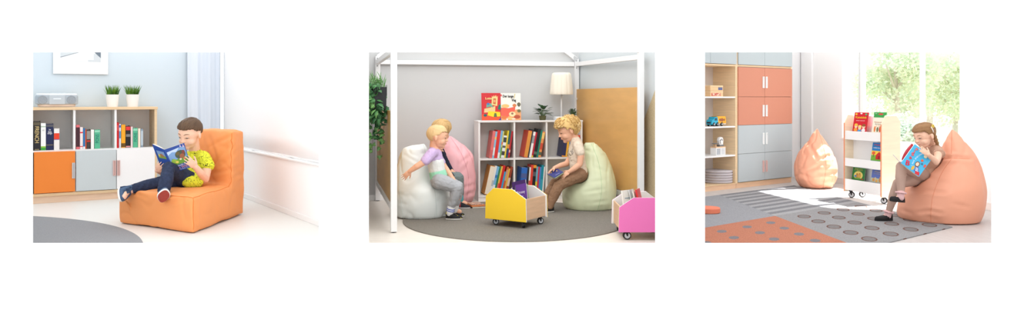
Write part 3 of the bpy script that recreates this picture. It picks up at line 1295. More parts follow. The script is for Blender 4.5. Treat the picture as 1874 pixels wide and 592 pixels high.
bulge = lambda t: 1 - (2 * t - 1) ** 4
seat = softbox(lambda x, y, z: CP(x + .02 * (2 * x - 1) * bulge(z) * bulge(y), y - .02 * (1 - y) * bulge(z), .006 + z * (seatz(x) + .012 * bulge(x) * bulge(y))))


def backf(x, y, z):
    zz = .1 + (zbC - .1) * z
    a0 = .22 + .22 * z
    a = a0 + (1.0 - a0) * x + .015 * bulge(z) * (2 * x - 1)
    b = .70 + .05 * z + (.30 - .05 * z) * y - .03 * bulge(x) * bulge(z) * (1 - y)
    top = -.012 * bulge(1 - z) * (1 - bulge(x)) if z > .9 else 0
    return CP(a, b, zz + .014 * bulge(x) * z)


back = softbox(backf)
me = bpy.data.meshes.new('t'); back.to_mesh(me); back.free(); seat.from_mesh(me); bpy.data.meshes.remove(me)
chair_bm = remesh(seat, .011, 7)

vwB = View(350, 5.75)
boy = thing('person', 'boy in a yellow patterned t-shirt and jeans reading on the orange lounge seat', 'person', vwB(350, 345, .1))
mb = MB()
J = lambda px, py, d=0.0: vwB(px, py, d)
HM = head_frame(J(343.5, 220, .10), J(351.5, 269.5, .17), -vwB.u * .60 - vwB.v * .78 - V((0, 0, .33)))
head_shape(mb, HM, .93)
mb.chain([(HM @ V((0, -.12, -.2)), .042), (J(356, 279, .2), .044), (J(358, 290, .21), .06)])
# torso
mb.chain([(J(349, 328, .1), .078), (J(353, 313, .14), .072), (J(358, 297, .19), .078), (J(358, 289, .2), .07)])
mb.cap(J(346, 288, .26), .045, J(371, 288, .13), .045)
# near arm
mb.chain([(J(373, 288, .12), .042), (J(379, 309, .07), .034), (J(375.5, 328, .04), .030), (J(366, 316, -.04), .028), (J(357.5, 305.5, -.085), .021)])
hand(mb, J(357.5, 305.5, -.085), J(350.5, 299.5, -.115), -vwB.u * .1 + vwB.v * .9 - V((0, 0, .1)), -1, .125, .45, .3)
# far arm
mb.chain([(J(347, 289, .26), .04), (J(331, 312, .22), .033), (J(318, 322, .17), .029), (J(300, 318, .12), .024), (J(288, 312, .06), .02)])
hand(mb, J(287.5, 312, .05), J(292.0, 304, -.012), vwB.v * .9 + vwB.u * .3, -1, .12, .25, .3)
# legs
mb.chain([(J(343, 329, .06), .066), (J(326, 318.5, .03), .056), (J(308.5, 307, -.105), .038), (J(305, 328, -.2), .043), (J(298.5, 350, -.26), .03)])
mb.chain([(J(342, 329, .14), .064), (J(320, 331, .1), .056), (J(300, 334, .06), .044), (J(272, 341, .05), .042), (J(243, 346.5, .03), .028)])
mb.chain([(J(298.5, 350, -.26), .03), (J(297.5, 362, -.29), .028), (J(300, 356, -.33), .022)])
mb.chain([(J(243, 346.5, .03), .028), (J(230, 353, .0), .026), (J(226, 361, -.06), .022)])
body_bm = remesh(mb.bm, .0042, 4)
body = obj('body', body_bm, M_SKIN, boy, world=True, smooth=True)
tr = bvh_of([body])
face_parts(boy, tr, HM, brow=(110, 78, 52))

def inkmat(name, base, ink, scale, w=.012):
    m = artmat(name, [base, ink, base], scale, .85, 1.3, 1.5)
    for n in m.node_tree.nodes:
        if n.type == 'VALTORGB':
            for e, p_ in zip(n.color_ramp.elements, (0.0, .5 - w, .5 + w)):
                e.position = p_
    return m


M_TEE = inkmat('yellow_print_tee', (222, 226, 60), (70, 74, 34), 30)
mb = MB()
mb.chain([(J(350, 329, .1), .084), (J(353, 313, .14), .079), (J(358, 297, .19), .086), (J(358, 289, .2), .075)])
mb.cap(J(346, 288, .26), .05, J(371, 288, .13), .05)
mb.chain([(J(356, 281, .2), .05), (J(358, 290, .2), .06)])
mb.chain([(J(372, 288, .12), .053), (J(380.5, 303, .08), .05)])
mb.chain([(J(347, 289, .26), .05), (J(336, 305, .24), .045)])
mb.chain([(J(345, 333, .02), .05), (J(360, 333, .03), .05)])
tee = fuse('t_shirt', mb, M_TEE, boy, .006, 4, (.003, 22, 3))
M_JEAN = mat('dark_denim', (42, 52, 78), .85, var=.25, scale=40, bump=.2, bscale=200)
mb = MB()
mb.chain([(J(344, 329, .07), .074), (J(326, 318.5, .03), .063), (J(308.5, 307, -.105), .045), (J(305, 328, -.2), .049), (J(299.5, 347, -.25), .045)])
mb.chain([(J(342, 329, .14), .072), (J(320, 331, .1), .063), (J(300, 334, .06), .052), (J(272, 340, .05), .048), (J(247, 345.5, .03), .04)])
jean = fuse('jeans', mb, M_JEAN, boy, .006, 3, (.0035, 16, 5))
# shoes
M_SHB = mat('blue_canvas_shoe', (70, 92, 122), .8, var=.2, scale=80)
M_SOLEW = mat('white_rubber', (238, 236, 232), .6)
M_SOLER = mat('red_rubber', (160, 66, 58), .7, var=.12, scale=120)
sh1 = shoe(boy, J(296, 371.5, -.32), J(303, 348, -.415), vwB.v * .55 + V((0, 0, .8)), .078, M_SHB, M_SOLEW, straps=0, m_under=M_SOLER)
sh2 = shoe(boy, J(222, 346.5, .06), J(218, 368, -.08), vwB.u * .95 + V((0, 0, .30)) - vwB.v * .2, .088, M_SHB, M_SOLEW, straps=2, tall=.62, m_extra=mat('blue_strap', (48, 64, 96), .7))
# hair: short brown crop
hair(boy, HM, [(96, 74, 56), (116, 90, 66), (84, 64, 50)],
     lambda x, y: .27 if y > .2 else (.27 - .22 * (.2 - y) / .2 if y > 0 else (.09 if y > -.14 else -.04)),
     lambda x, y, z: .006 + .03 * max(0, min(1, (z - .15) / .3)),
     lambda p: V((0, .8, -.2)) if p.z > .3 else V((0, .2, -1)), n=260, length=.2, rad=.009, seed=2, wide=.93)
# open picture book in his hands
St, Sb = J(300.3, 274.5, -.055), J(318.5, 316, -.055)
Rb, Lt = J(350, 306.5, -.085), J(278.4, 264.6, .0)


def onplane(px, py, a, b, c):
    """where the sight line of a photo point meets the plane of three points (keeps the boards flat)"""
    n = (b - a).cross(c - a)
    e = V((0, 0, H)); r = at(px, py, 1.0) - e
    return e + r * ((a - e).dot(n) / r.dot(n))


Rt, Lb = onplane(336.8, 262, St, Sb, Rb), onplane(296, 311, St, Sb, Lt)
print('book depth', vwB.v.dot(Rt - vwB.o), vwB.v.dot(Lb - vwB.o))
bk = thing('picture_book', 'open blue picture book held up by the boy in yellow', 'book', (St + Sb) / 2)
M_BLUE = mat('book_blue', (38, 72, 150), .35)
slab([Sb, Rb, Rt, St], .004, M_BLUE, bk, 'front_cover', bevel=.0)
slab([Lb, Sb, St, Lt], .004, M_BLUE, bk, 'back_cover', bevel=.0)


def curl_pages(S0, S1, E0, E1, lift, away):
    """page block fanning from spine (S) to fore edge (E), bowed away from the cover"""
    mb = MB()
    rg = []
    for i in range(9):
        t = i / 8.0
        p0, p1 = S0 + (E0 - S0) * (.01 + .97 * t), S1 + (E1 - S1) * (.01 + .97 * t)
        bow = away * lift * (sin(min(1, t * 1.6) * pi / 2) * (1 - .35 * t))
        k0 = away * .005
        rg.append([p0 + k0, p1 + k0, p1 + k0 + bow, p0 + k0 + bow])
    mb.rings(rg)
    return mb


nf = -((Rb - Sb).cross(St - Sb)).normalized()
nb = -((Sb - Lb).cross(Lt - Lb)).normalized()
up_ = (St - Sb).normalized() * .003
obj('pages', curl_pages(Sb + up_, St + up_ * .3, Rb + up_, Rt + up_ * .3, .016, nf), PAGE, bk, world=True)
obj('pages', curl_pages(Sb + up_, St + up_ * .3, Lb + up_, Lt + up_ * .3, .014, nb), PAGE, bk, world=True)
PF = lambda u, v_: (Sb + (Rb - Sb) * u) * (1 - v_) + (St + (Rt - St) * u) * v_
PB = lambda u, v_: (Lb + (Sb - Lb) * u) * (1 - v_) + (Lt + (St - Lt) * u) * v_
art_shapes(bk, PF, [
    ([(.06, .26), (.97, .26), (.97, .9), (.06, .86)], (122, 160, 206)),
    ([(.06, .72), (.3, .8), (.5, .76), (.7, .9), (.06, .86)], (190, 210, 234)),
    ([(.06, .26), (.97, .26), (.97, .46), (.7, .55), (.4, .46), (.2, .54), (.06, .42)], (104, 158, 56)),
    (oval(.24, .42, .14, .1), (150, 186, 76)),
    (oval(.66, .62, .27, .17), (72, 84, 70)),
    (oval(.55, .68, .1, .07), (104, 92, 56)),
    (oval(.72, .55, .13, .09), (152, 92, 62)),
    (oval(.84, .68, .08, .08), (126, 66, 56)),
    (oval(.6, .44, .06, .04), (226, 208, 186)), (oval(.8, .42, .06, .04), (214, 120, 86)), (oval(.38, .36, .08, .05), (220, 206, 90)),
    ([(.74, .9), (.78, 1.0), (.82, .9)], (206, 190, 214)), ([(.88, .86), (.92, .99), (.96, .86)], (206, 176, 196)),
])
art_shapes(bk, PB, [
    ([(.2, .5), (.86, .56), (.84, .86), (.18, .8)], (120, 150, 190)),
    ([(.2, .5), (.86, .56), (.86, .66), (.5, .72), (.2, .6)], (120, 150, 62)),
    (oval(.55, .66, .16, .07), (154, 110, 72)), (oval(.3, .62, .07, .05), (206, 190, 96)),
])
nF = ((Rb - Sb).cross(St - Sb)).normalized()
Mt = frame(PF(.55, .165) + nF * .0012, Rb - Sb, St - Sb)
for s_, u_, v_, ww_, hh_, c_ in (('Opowiastki i bajki', .5, .205, .14, .017, (214, 220, 240)), ('na WSI', .54, .125, .07, .016, (222, 150, 140)), ('dla dzieci w lesie i w polu', .52, .05, .13, .009, (206, 216, 240))):
    text(s_, ww_, hh_, cm(c_), bk, frame(PF(u_, v_) + nF * .0012, Rb - Sb, St - Sb), world=True)

# seat gives way under him
tree = bvhs_of([body, tee, jean, sh1, sh2] + [o for o in bpy.data.objects if o.parent in (sh1, sh2)])
wrinkle(chair_bm, .005, 4.5, 2.0, ZL + .004)
crease(chair_bm, [[(384, 252), (398, 300)], [(392, 300), (432, 250)], [(402, 306), (440, 272)], [(388, 318), (440, 306)], [(396, 262), (430, 246)], [(424, 245), (427, 300)],
                  [(345, 366), (385, 345)], [(300, 372), (335, 366)], [(240, 352), (268, 362)], [(420, 330), (444, 318)], [(380, 420), (440, 392)], [(352, 372), (362, 420)]], .006, 3.4)
press(chair_bm, tree, .009)
smooth_bm(chair_bm, 1, .3)
press(chair_bm, tree, .0075)
ch = thing('bean_bag_chair', 'orange soft lounge chair with a high back, boy sitting across it', 'seat', (A + C) / 2)
M_ORANGE = mat('orange_fabric', (238, 154, 92), .6, bump=.06, bscale=400)
shell = obj('cover', chair_bm, M_ORANGE, ch, world=True, smooth=True)
# piped seams, laid on the cloth
ct = bvh_of([shell])


def seam(parent, pts, m, tree_, r=.0022, n=24):
    out = []
    for (p, q) in zip(pts, pts[1:]):
        for i in range(n):
            out.append(p + (q - p) * i / n)
    out.append(pts[-1])
    path = []
    for p in out:
        loc, nn_, i, d_ = tree_.find_nearest(p)
        path.append(loc + nn_ * r * .3)
    mb = MB(); mb.tube(path, r, 6)
    return obj('seam', mb, m, parent, world=True, smooth=True)


M_SEAM = mat('orange_seam', (222, 122, 50), .7)
seam(ch, [CP(1.0, 0, .03), CP(1.0, 0, seatz(1.0)), CP(1.0, .68, seatz(1.0) + .01), CP(1.0, .72, zbC)], M_SEAM, ct)
seam(ch, [CP(.66, -.01, seatz(.66)), CP(1.0, 0, seatz(1.0))], M_SEAM, ct)
# ================================================================== CENTRE ROOM
R.z0 = 0.0
TH = radians(13.3)
cx_ = V((cos(TH), sin(TH), 0)); cy_ = V((-sin(TH), cos(TH), 0))
SH0 = fl(875.5, 369.5)                                    # bookcase, front bottom corner
SHW = along(SH0, cx_, 1066)
SHD = .26
BW = SH0 + cy_ * (SHD + .10)                              # back wall line
CCOR = BW + cx_ * along(BW, cx_, 1059.5)                  # corner with the blue wall
CL = BW + cx_ * -1.38
ZC = 2.0
KINK = V((1.42, 7.45, 0))
wall('wall_back_grey', [CL, CCOR], -.05, ZC, M_WALL_C)
wall('wall_side_blue', [CCOR, KINK, V((1.16, 4.72, 0))], -.05, ZC, M_WALL_CB)
wall('wall_side_grey', [V((-1.02, 4.72, 0)), CL], -.05, ZC, M_WALL_C)
floor('floor_centre_room', [(-1.03, 4.71), (1.17, 4.71), KINK, CCOR, CL], 0, M_FLOOR_C)
mb = MB()
n_ = -cy_ * .012
mb.prism([CL, CCOR - cx_ * .01, CCOR - cx_ * .01 + n_, CL + n_], (0, 0, .065))
struct('baseboard_back', mb, M_WHITE, bevel=.002)
mb = MB()
d_ = (KINK - CCOR).normalized(); nn = V((-d_.y, d_.x, 0)) * -.012
mb.prism([CCOR + d_ * .02, KINK, KINK + nn, CCOR + d_ * .02 + nn], (0, 0, .065))
struct('baseboard_side', mb, M_WHITE, bevel=.002)

# ------------------------------------------------------------------ house-shaped frame
M_POST = mat('white_painted_wood', (236, 236, 236), .45)
zr = 1.545
LB, RB = V((-1.492, 8.5, 0)), V((.762, 9.06, 0))
LF, RF = V((-1.002, 6.48, 0)), V((1.262, 7.5, 0))
hf = thing('house_frame', 'white house-shaped play frame of square posts and rails around the reading corner', 'play frame', LF)
PWID = .053


def beam(a, b, wd, ht, nm, m=M_POST):
    """square bar between two points"""
    a, b = V(a), V(b)
    t = (b - a).normalized()
    up = V((0, 0, 1)) if abs(t.z) < .9 else (LB - LF).normalized()
    s = t.cross(up).normalized(); up = s.cross(t)
    mb = MB()
    q = [a - s * wd / 2 - up * ht / 2, a + s * wd / 2 - up * ht / 2, a + s * wd / 2 + up * ht / 2, a - s * wd / 2 + up * ht / 2]
    mb.prism(q, b - a)
    return obj(nm, mb, m, hf, world=True, bevel=.003)


Z = lambda p, z: V((p.x, p.y, z))
for p in (LF, LB, RB, RF):
    post = beam(Z(p, .008), Z(p, 1.61), PWID, PWID, 'post')
    mb = MB(); mb.lathe((p.x, p.y, 0), [(.02, 0), (.024, .008)], 4); obj('foot_pad', mb, cm((60, 60, 62)), post, world=True)
    for zz_ in (1.585, 1.545, 1.5) if p in (LB, RB) else ():
        mb = MB(); e_ = (V((0, 0, 0)) - p); e_.z = 0; e_.normalize()
        c = Z(p, zz_) + V((.0, -.029, 0))
        mb.lathe(c, [(.006, 0), (.006, .002)], 10, Matrix.Rotation(pi / 2, 3, 'X')); obj('bolt_hole', mb, cm((120, 122, 124)), post, world=True)
g = .03
def inset(a, b, k): return a + (b - a).normalized() * k
beam(inset(Z(LB, zr), Z(RB, zr), g), inset(Z(RB, zr), Z(LB, zr), g), .04, .05, 'rail')
beam(inset(Z(LB, zr), Z(LF, zr), g), inset(Z(LF, zr), Z(LB, zr), g), .04, .05, 'rail')
beam(inset(Z(RB, zr), Z(RF, zr), g), inset(Z(RF, zr), Z(RB, zr), g), .04, .05, 'rail')
beam(inset(Z(LB, .2), Z(LF, .2), g), inset(Z(LF, .2), Z(LB, .2), g), .04, .05, 'rail')
beam(inset(Z(RB, .16), Z(RF, .16), g), inset(Z(RF, .16), Z(RB, .16), g), .04, .05, 'rail')
ap_b = (LB + RB) / 2 + V((0, 0, 2.45)); ap_f = (LF + RF) / 2 + V((0, 0, 2.45))
for p, ap in ((LB, ap_b), (RB, ap_b), (LF, ap_f), (RF, ap_f)):
    beam(inset(Z(p, 1.6), ap, .0), inset(ap, Z(p, 1.6), .03), .045, .05, 'rafter')
beam(ap_b, ap_f, .045, .05, 'ridge_beam')
mb = MB()
for p in (RB,):
    mb.box(Z(p, 1.6) + V((-.02, -.03, .01)), (.05, .004, .05), Matrix.Rotation(radians(35), 3, 'Y'))
obj('corner_bracket', mb, cm((190, 192, 194), .4), hf, world=True)
M_PLY = mat('birch_plywood', (214, 166, 100), .35, var=.07, scale=2.2, stretch=(1.2, 1.2, 5), spec=.4)


def ply(a, b, z0, z1, i0=.03, i1=.03, nm='side_board'):
    d = (b - a).normalized(); n = V((-d.y, d.x, 0)) * .009
    p, q = a + d * i0, b - d * i1
    mb = MB()
    mb.prism([Z(p - n, z0), Z(q - n, z0), Z(q + n, z0), Z(p + n, z0)], (0, 0, z1 - z0))
    return obj(nm, mb, M_PLY, hf, world=True, bevel=.001)


ply(RB, RF, .19, zat(RB, 163.5))
ply(LB, LF, .23, zat(LF, 204))
for p, rows in ((RF, (187, 268)), (RB, (181,))):
    for r_ in rows:
        dirn = (RB - RF).normalized() if p is RF else (RF - RB).normalized()
        mb = MB(); mb.box(Z(p, zat(p, r_)) + dirn * .035 + V((-.012, -.012, 0)), (.014, .012, .022)); obj('panel_clip', mb, M_POST, hf, world=True, bevel=.002)

# acoustic felt board leaning flat on the blue wall
dB = (KINK - CCOR).normalized(); nB = V((dB.y, -dB.x, 0))
if nB.x > 0: nB = -nB
OB = CCOR + nB * .003
def onwall(px, py):
    t = along(OB, dB, px)
    p = OB + dB * t
    return Z(p, zat(p, py))
a_, b_, c_ = onwall(1160, 275), onwall(1203, 161), KINK + nB * .004
mb = MB()
mb.prism([Z(a_, .07), Z(b_, .07), b_, a_], nB * .016)
M_FELT = mat('felt_board', (197, 180, 146), .95, var=.16, scale=110, bump=.3, bscale=160, spec=.05)
tag(obj('felt_board', mb, M_FELT), 'beige felt wall board with a slanted top edge beyond the play frame', 'wall panel')

# ------------------------------------------------------------------ bookcase
bc = thing('bookcase', 'low white bookcase with six open compartments', 'bookcase', SH0, TH)
ztp = zat(SH0, 221.3)
zs0, zs1 = zat(SH0, 290.8), zat(SH0, 358.5)               # middle shelf top, bottom shelf top
T2 = .02
q0, q1 = along(SH0, cx_, 941.5), along(SH0, cx_, 1000.5)
M_SHW = mat('bookcase_white', (232, 230, 228), .45)
mb = MB(); mb.b2((-.004, -.006, ztp - T2), (SHW + .004, SHD, ztp)); obj('top', mb, M_SHW, bc, bevel=.002)
for x_ in (0, SHW - T2):
    mb = MB(); mb.b2((x_, 0, 0), (x_ + T2, SHD, ztp - T2)); obj('side_panel', mb, M_SHW, bc)
mb = MB(); mb.b2((T2, SHD - .008, .03), (SHW - T2, SHD, ztp - T2)); obj('back_panel', mb, mat('bookcase_back', (205, 200, 195), .6), bc)
for x_ in (q0, q1):
    mb = MB(); mb.b2((x_ - .01, .002, zs1), (x_ + .01, SHD - .008, ztp - T2)); obj('divider', mb, M_SHW, bc)
cells = [(T2, q0 - .01), (q0 + .01, q1 - .01), (q1 + .01, SHW - T2)]
for a_, b_ in cells:
    mb = MB(); mb.b2((a_, .002, zs0 - T2), (b_, SHD - .008, zs0)); obj('shelf', mb, M_SHW, bc)
mb = MB(); mb.b2((T2, .0, zs1 - T2), (SHW - T2, SHD - .008, zs1)); obj('bottom_board', mb, M_SHW, bc)
mb = MB(); mb.b2((T2, .012, 0), (SHW - T2, .024, zs1 - T2)); obj('plinth', mb, M_SHW, bc)
mb = MB(); mb.b2((-.0015, -.0015, zs1 - T2 - .004), (T2, .0, zs1 - T2 + .0)); obj('groove', mb, cm((190, 188, 186)), bc)

MBC = Matrix.Translation(SH0) @ Matrix.Rotation(TH, 4, 'Z')
GC = 'leaning books in the white bookcase'


def row(cell, zshelf, x_first, books, lean0, lean1=None, y0=.012):
    """books leaning to +x, each against the next; books = (thickness px, height px, colour, label, options)"""
    lean1 = lean0 if lean1 is None else lean1
    c = SH0
    s = c.y / F
    le0 = radians(lean0)
    x, top, acc = 0.0, -1.0, 0.0
    for tp, hp, *_ in books:
        acc += tp * s / cos(le0) + .0008
        top = max(top, acc + hp * s * sin(le0))
    x = cell[1] - .003 - max(top, acc)
    for i, (tp, hp, col, label, opt) in enumerate(books):
        opt = dict(opt)
        le = radians(lean0)
        t, h, d = tp * s, hp * s, opt.pop('d', .17)
        # pivot: lower +x corner rests on the shelf
        x += t / cos(le) + .0008
        local = Matrix.Translation((x, y0 + opt.pop('dy', 0), zshelf + .0006)) @ Matrix.Rotation(le, 4, 'Y') @ Matrix.Translation((-t / 2, 0, 0))
        art = opt.pop('cov', None)
        book(label, MBC @ local, t, h, d, cm(col, .4), group=GC, **opt)


WB = (238, 236, 230)
row(cells[0], zs0, 896, [
    (5.0, 50.5, (226, 116, 112), 'large salmon pink hardback at the open end of the upper first compartment', dict(d=.2, bands=[(.05, .3, (206, 100, 100))])),
    (3.4, 49.5, (140, 190, 214), 'pale blue and white spine beside the salmon pink hardback', dict(bands=[(.1, .4, (220, 230, 232)), (.7, .8, (230, 200, 120))])),
    (6.0, 51.5, (216, 54, 50), 'thick bright red book between two pale blue spines', dict(d=.19)),
    (4.0, 51, (122, 176, 216), 'light blue book just after the thick bright red one', dict(bands=[(0, .2, (230, 236, 238))])),
    (2.6, 50, (200, 196, 110), 'thin yellow-green book touching the light blue one', dict(bands=[(0, .4, (110, 160, 70)), (.5, .6, (224, 110, 60))])),
    (5.8, 41.5, (232, 234, 232), 'short white book with black speckled spine in the upper first compartment', dict(bands=[(.12, .3, (70, 70, 70)), (.45, .55, (90, 90, 90)), (.7, .92, (60, 66, 70))])),
    (2.6, 51, (232, 206, 60), 'narrow yellow book behind the short white speckled one', dict()),
    (4.2, 50.5, (52, 96, 92), 'dark teal book between narrow yellow and crimson spines', dict(bands=[(.35, .5, (222, 150, 80)), (.1, .3, (50, 60, 110))])),
    (3.0, 50, (188, 44, 54), 'crimson book leaning on the first divider, upper shelf', dict(bands=[(.2, .3, (230, 170, 160))])),
], 8.0)
row(cells[1], zs0, 968, [
    (7.0, 50.5, (226, 84, 60), 'orange-red board book with white squares on its cover', dict(d=.22, bands=[(.02, .98, (222, 150, 70))])),
    (2.4, 53, (52, 58, 66), 'thin charcoal book behind the orange-red board book', dict()),
    (4.4, 48.5, (240, 238, 236), 'white book with grey lettering on the upper middle shelf', dict(bands=[(.55, .85, (150, 156, 160))])),
    (3.2, 47.5, (190, 40, 60), 'crimson spine squeezed between white and black books', dict(bands=[(.0, .08, (220, 190, 60))])),
    (6.0, 53.5, (36, 44, 46), 'thick black book in the upper middle compartment', dict(bands=[(.1, .2, (90, 110, 100))])),
    (3.4, 51, (40, 132, 110), 'green book between thick black and patterned orange spines', dict()),
    (5.0, 48.5, (230, 150, 90), 'orange patterned book leaning on the second divider', dict(bands=[(.72, .95, (240, 200, 120)), (.3, .55, (206, 80, 60)), (.08, .2, (90, 100, 80))])),
], 10.5)
row(cells[2], zs0, 1017.5, [
    (7.2, 38, (52, 56, 92), 'navy book with orange edge next to the curly-haired boy', dict(d=.2, bands=[(.0, .06, (230, 150, 60))])),
    (4.2, 38.5, (236, 178, 60), 'yellow book leaning between navy and blue ones', dict()),
    (3.6, 37, (70, 150, 200), 'sky blue book beside the yellow one, upper third compartment', dict()),
    (5.0, 36, (224, 214, 190), 'cream book partly hidden behind the curly hair', dict()),
    (5.0, 40, (226, 110, 80), 'coral red book half hidden behind the curly head', dict()),
    (5.5, 41, (214, 84, 66), "brick red book closest to the bookcase's outer side", dict()),
], 7.5)
row(cells[0], zs1, 892, [
    (8.5, 54, (222, 152, 70), 'large tan-orange book with a small square on its cover', dict(d=.21, bands=[(.02, .98, (236, 226, 206))])),
    (3.6, 54.5, (232, 230, 224), 'white spine leaning beside the tan-orange book', dict(bands=[(.0, .1, (150, 60, 60)), (.3, .5, (180, 190, 196))])),
    (4.2, 53, (120, 180, 220), 'light blue book with white clouds, lower first compartment', dict(bands=[(.2, .35, (226, 234, 240)), (.6, .7, (60, 120, 190))])),
    (3.4, 52.5, (50, 130, 90), 'dark green book between light blue and striped ones', dict()),
    (2.8, 53.5, (236, 190, 80), 'thin yellow striped book in front of the red book', dict(bands=[(.2, .4, (220, 90, 80))])),
    (4.6, 54.5, (206, 46, 44), 'red book on the lower first shelf over the yellow cart', dict()),
    (3.0, 43, (56, 160, 206), 'short turquoise book between red and rust spines', dict()),
    (3.6, 52, (196, 96, 56), 'rust brown book on the lower first shelf', dict(bands=[(.5, .9, (206, 150, 120))])),
    (2.8, 49, (226, 176, 70), 'mustard book squeezed against the rust brown one', dict()),
    (4.4, 52, (150, 66, 44), 'dark brown book leaning on the first divider, lower shelf', dict(bands=[(.3, .6, (216, 190, 170))])),
], 12.5)
row(cells[1], zs1, 961.5, [
    (11.0, 49, (52, 108, 190), 'thick blue book with a rounded spine and red emblem', dict(d=.2, bands=[(.6, .78, (80, 96, 150))])),
    (3.6, 50, (48, 44, 52), 'thin dark book next to the thick blue one', dict()),
    (3.0, 49.5, (236, 230, 224), 'white spine with red marks on the lower middle shelf', dict(bands=[(.3, .5, (210, 90, 80))])),
    (4.4, 54, (222, 70, 58), 'tall red book on the lower middle shelf', dict()),
    (5.6, 54.5, (34, 36, 42), 'tall black book with an orange top label', dict(bands=[(.88, .98, (240, 160, 50)), (.6, .75, (90, 90, 100))])),
    (3.6, 50.5, (110, 170, 190), 'grey-blue book with a yellow label, lower middle shelf', dict(bands=[(.3, .45, (222, 200, 60))])),
    (2.8, 50, (206, 48, 74), 'raspberry red spine between grey-blue and bright blue', dict()),
    (3.0, 49.5, (80, 130, 200), 'bright blue book beside the raspberry red spine', dict(bands=[(0, .2, (220, 120, 140))])),
    (4.6, 53, (30, 140, 160), 'teal book near the second divider, lower shelf', dict(bands=[(.0, .5, (60, 160, 180))])),
    (2.4, 50, (236, 232, 228), 'thin white book leaning on the second divider, lower shelf', dict()),
], 4.5)

# two picture books standing on top, and the printed covers
def cover_book(x0, x1, y0, y1, label, col, tilt, thick=.012, dep=.11):
    p = SH0 + cy_ * dep
    a, b = p + cx_ * along(p, cx_, x0), p + cx_ * along(p, cx_, x1)
    c = (a + b) / 2
    w_, h_ = (b - a).length, (y1 - y0) / F * c.y
    th = thing('picture_book', label, 'book', (c.x, c.y, ztp), TH)
    Rm = Matrix.Rotation(radians(tilt), 4, 'X')
    Mx = Matrix.Translation((0, 0, .002)) @ Rm
    mb = MB(); mb.b2((-w_ / 2, 0, 0), (w_ / 2, .0018, h_)); mb.b2((-w_ / 2, thick - .0018, 0), (w_ / 2, thick, h_)); mb.b2((-w_ / 2, .0018, 0), (-w_ / 2 + .002, thick - .0018, h_))
    obj('cover', _tr(mb, Mx), cm(col, .35), th)
    mb = MB(); mb.b2((-w_ / 2 + .002, .0018, .002), (w_ / 2 - .003, thick - .0018, h_ - .002)); obj('pages', _tr(mb, Mx), PAGE, th)
    Mw = wm(th) @ Mx
    P = lambda u, v_: Mw @ V((-w_ / 2 + w_ * u, 0, h_ * v_))
    return th, P, w_, h_


def T_(th, P, s, u, v_, w_, h_, c, rot=0.0, bold=.0):
    n = (P(1, 0) - P(0, 0)).cross(P(0, 1) - P(0, 0)).normalized()
    x, y = (P(1, 0) - P(0, 0)).normalized(), (P(0, 1) - P(0, 0)).normalized()
    x2 = x * cos(rot) + y * sin(rot); y2 = y * cos(rot) - x * sin(rot)
    return text(s, w_, h_, cm(c), th, frame(P(u, v_) + n * .0035, x2, y2), world=True, bold=bold)


th, P, w_, h_ = cover_book(882, 916.8, 170, 220.2, 'red picture book titled Lotte with a toy castle, standing on the bookcase', (206, 48, 54), -6)
art_shapes(th, P, [
    ([(.0, .0), (.95, .0), (.95, .18), (.5, .16), (.1, .24), (.0, .2)], (226, 84, 50)),
    ([(.12, .28), (.7, .3), (.72, .52), (.42, .46), (.14, .42)], (226, 196, 140)),
    ([(.24, .46), (.46, .5), (.62, .46), (.5, .62), (.26, .6)], (110, 170, 150)),
    ([(.52, .56), (.82, .52), (.86, .9), (.8, .84), (.76, .93), (.7, .85), (.66, .92), (.6, .84), (.55, .9)], (232, 208, 140)),
    ([(.6, .6), (.74, .58), (.76, .8), (.62, .8)], (200, 110, 60)),
    (oval(.68, .7, .05, .05), (236, 170, 120)),
    ([(.3, .18), (.34, .33), (.96, .3), (.98, .14), (.6, .12)], (244, 206, 40)),
    ([(.62, .12), (.66, .26), (.76, .26), (.8, .12)], (90, 110, 70)),
    (oval(.18, .18, .09, .05), (44, 92, 96)), (oval(.34, .6, .07, .04), (70, 120, 190)),
    ([(.84, .4), (1.0, .38), (1.0, .58), (.9, .56)], (40, 120, 100)),
    ([(.86, .0), (1.0, .0), (1.0, .09)], (60, 70, 150)),
])
T_(th, P, 'Lotte', .37, .8, w_ * .34, h_ * .085, (250, 226, 150), bold=.025)
th, P, w_, h_ = cover_book(917.3, 953.8, 170.6, 220.4, 'white picture book titled Der lange Weg, standing on the bookcase', (238, 236, 228), -6)
art_shapes(th, P, [
    ([(.0, .0), (1.0, .0), (1.0, .36), (.8, .4), (.6, .34), (.0, .42)], (224, 160, 110)),
    ([(.0, .16), (.3, .1), (.7, .34), (.72, .5), (.4, .44), (.0, .46)], (232, 100, 82)),
    (oval(.22, .52, .2, .07), (230, 190, 120)), (oval(.68, .54, .1, .06), (214, 130, 80)),
    (oval(.9, .58, .09, .075), (110, 106, 84)), ([(.86, .54), (.94, .54), (.91, .47)], (90, 86, 70)),
    (oval(.56, .22, .17, .09), (240, 214, 164)), (oval(.56, .24, .06, .04), (150, 110, 90)),
    (oval(.15, .1, .13, .06), (214, 120, 70)), (oval(.8, .12, .16, .07), (176, 84, 60)), (oval(.9, .34, .09, .06), (120, 116, 76)),
    (oval(.45, .06, .12, .04), (232, 190, 120)), (oval(.3, .03, .05, .025), (246, 240, 226)), (oval(.62, .04, .1, .02), (244, 238, 220)),
    ([(.0, .88), (.05, .88), (.05, .95), (.0, .95)], (226, 70, 70)),
    ([(.66, .82), (.69, .82), (.73, .97), (.7, .98)], (206, 186, 120)),
])
T_(th, P, 'Der lange', .37, .87, w_ * .54, h_ * .125, (44, 42, 42), bold=.025)
T_(th, P, 'Weg', .65, .72, w_ * .22, h_ * .135, (44, 42, 42), bold=.025)

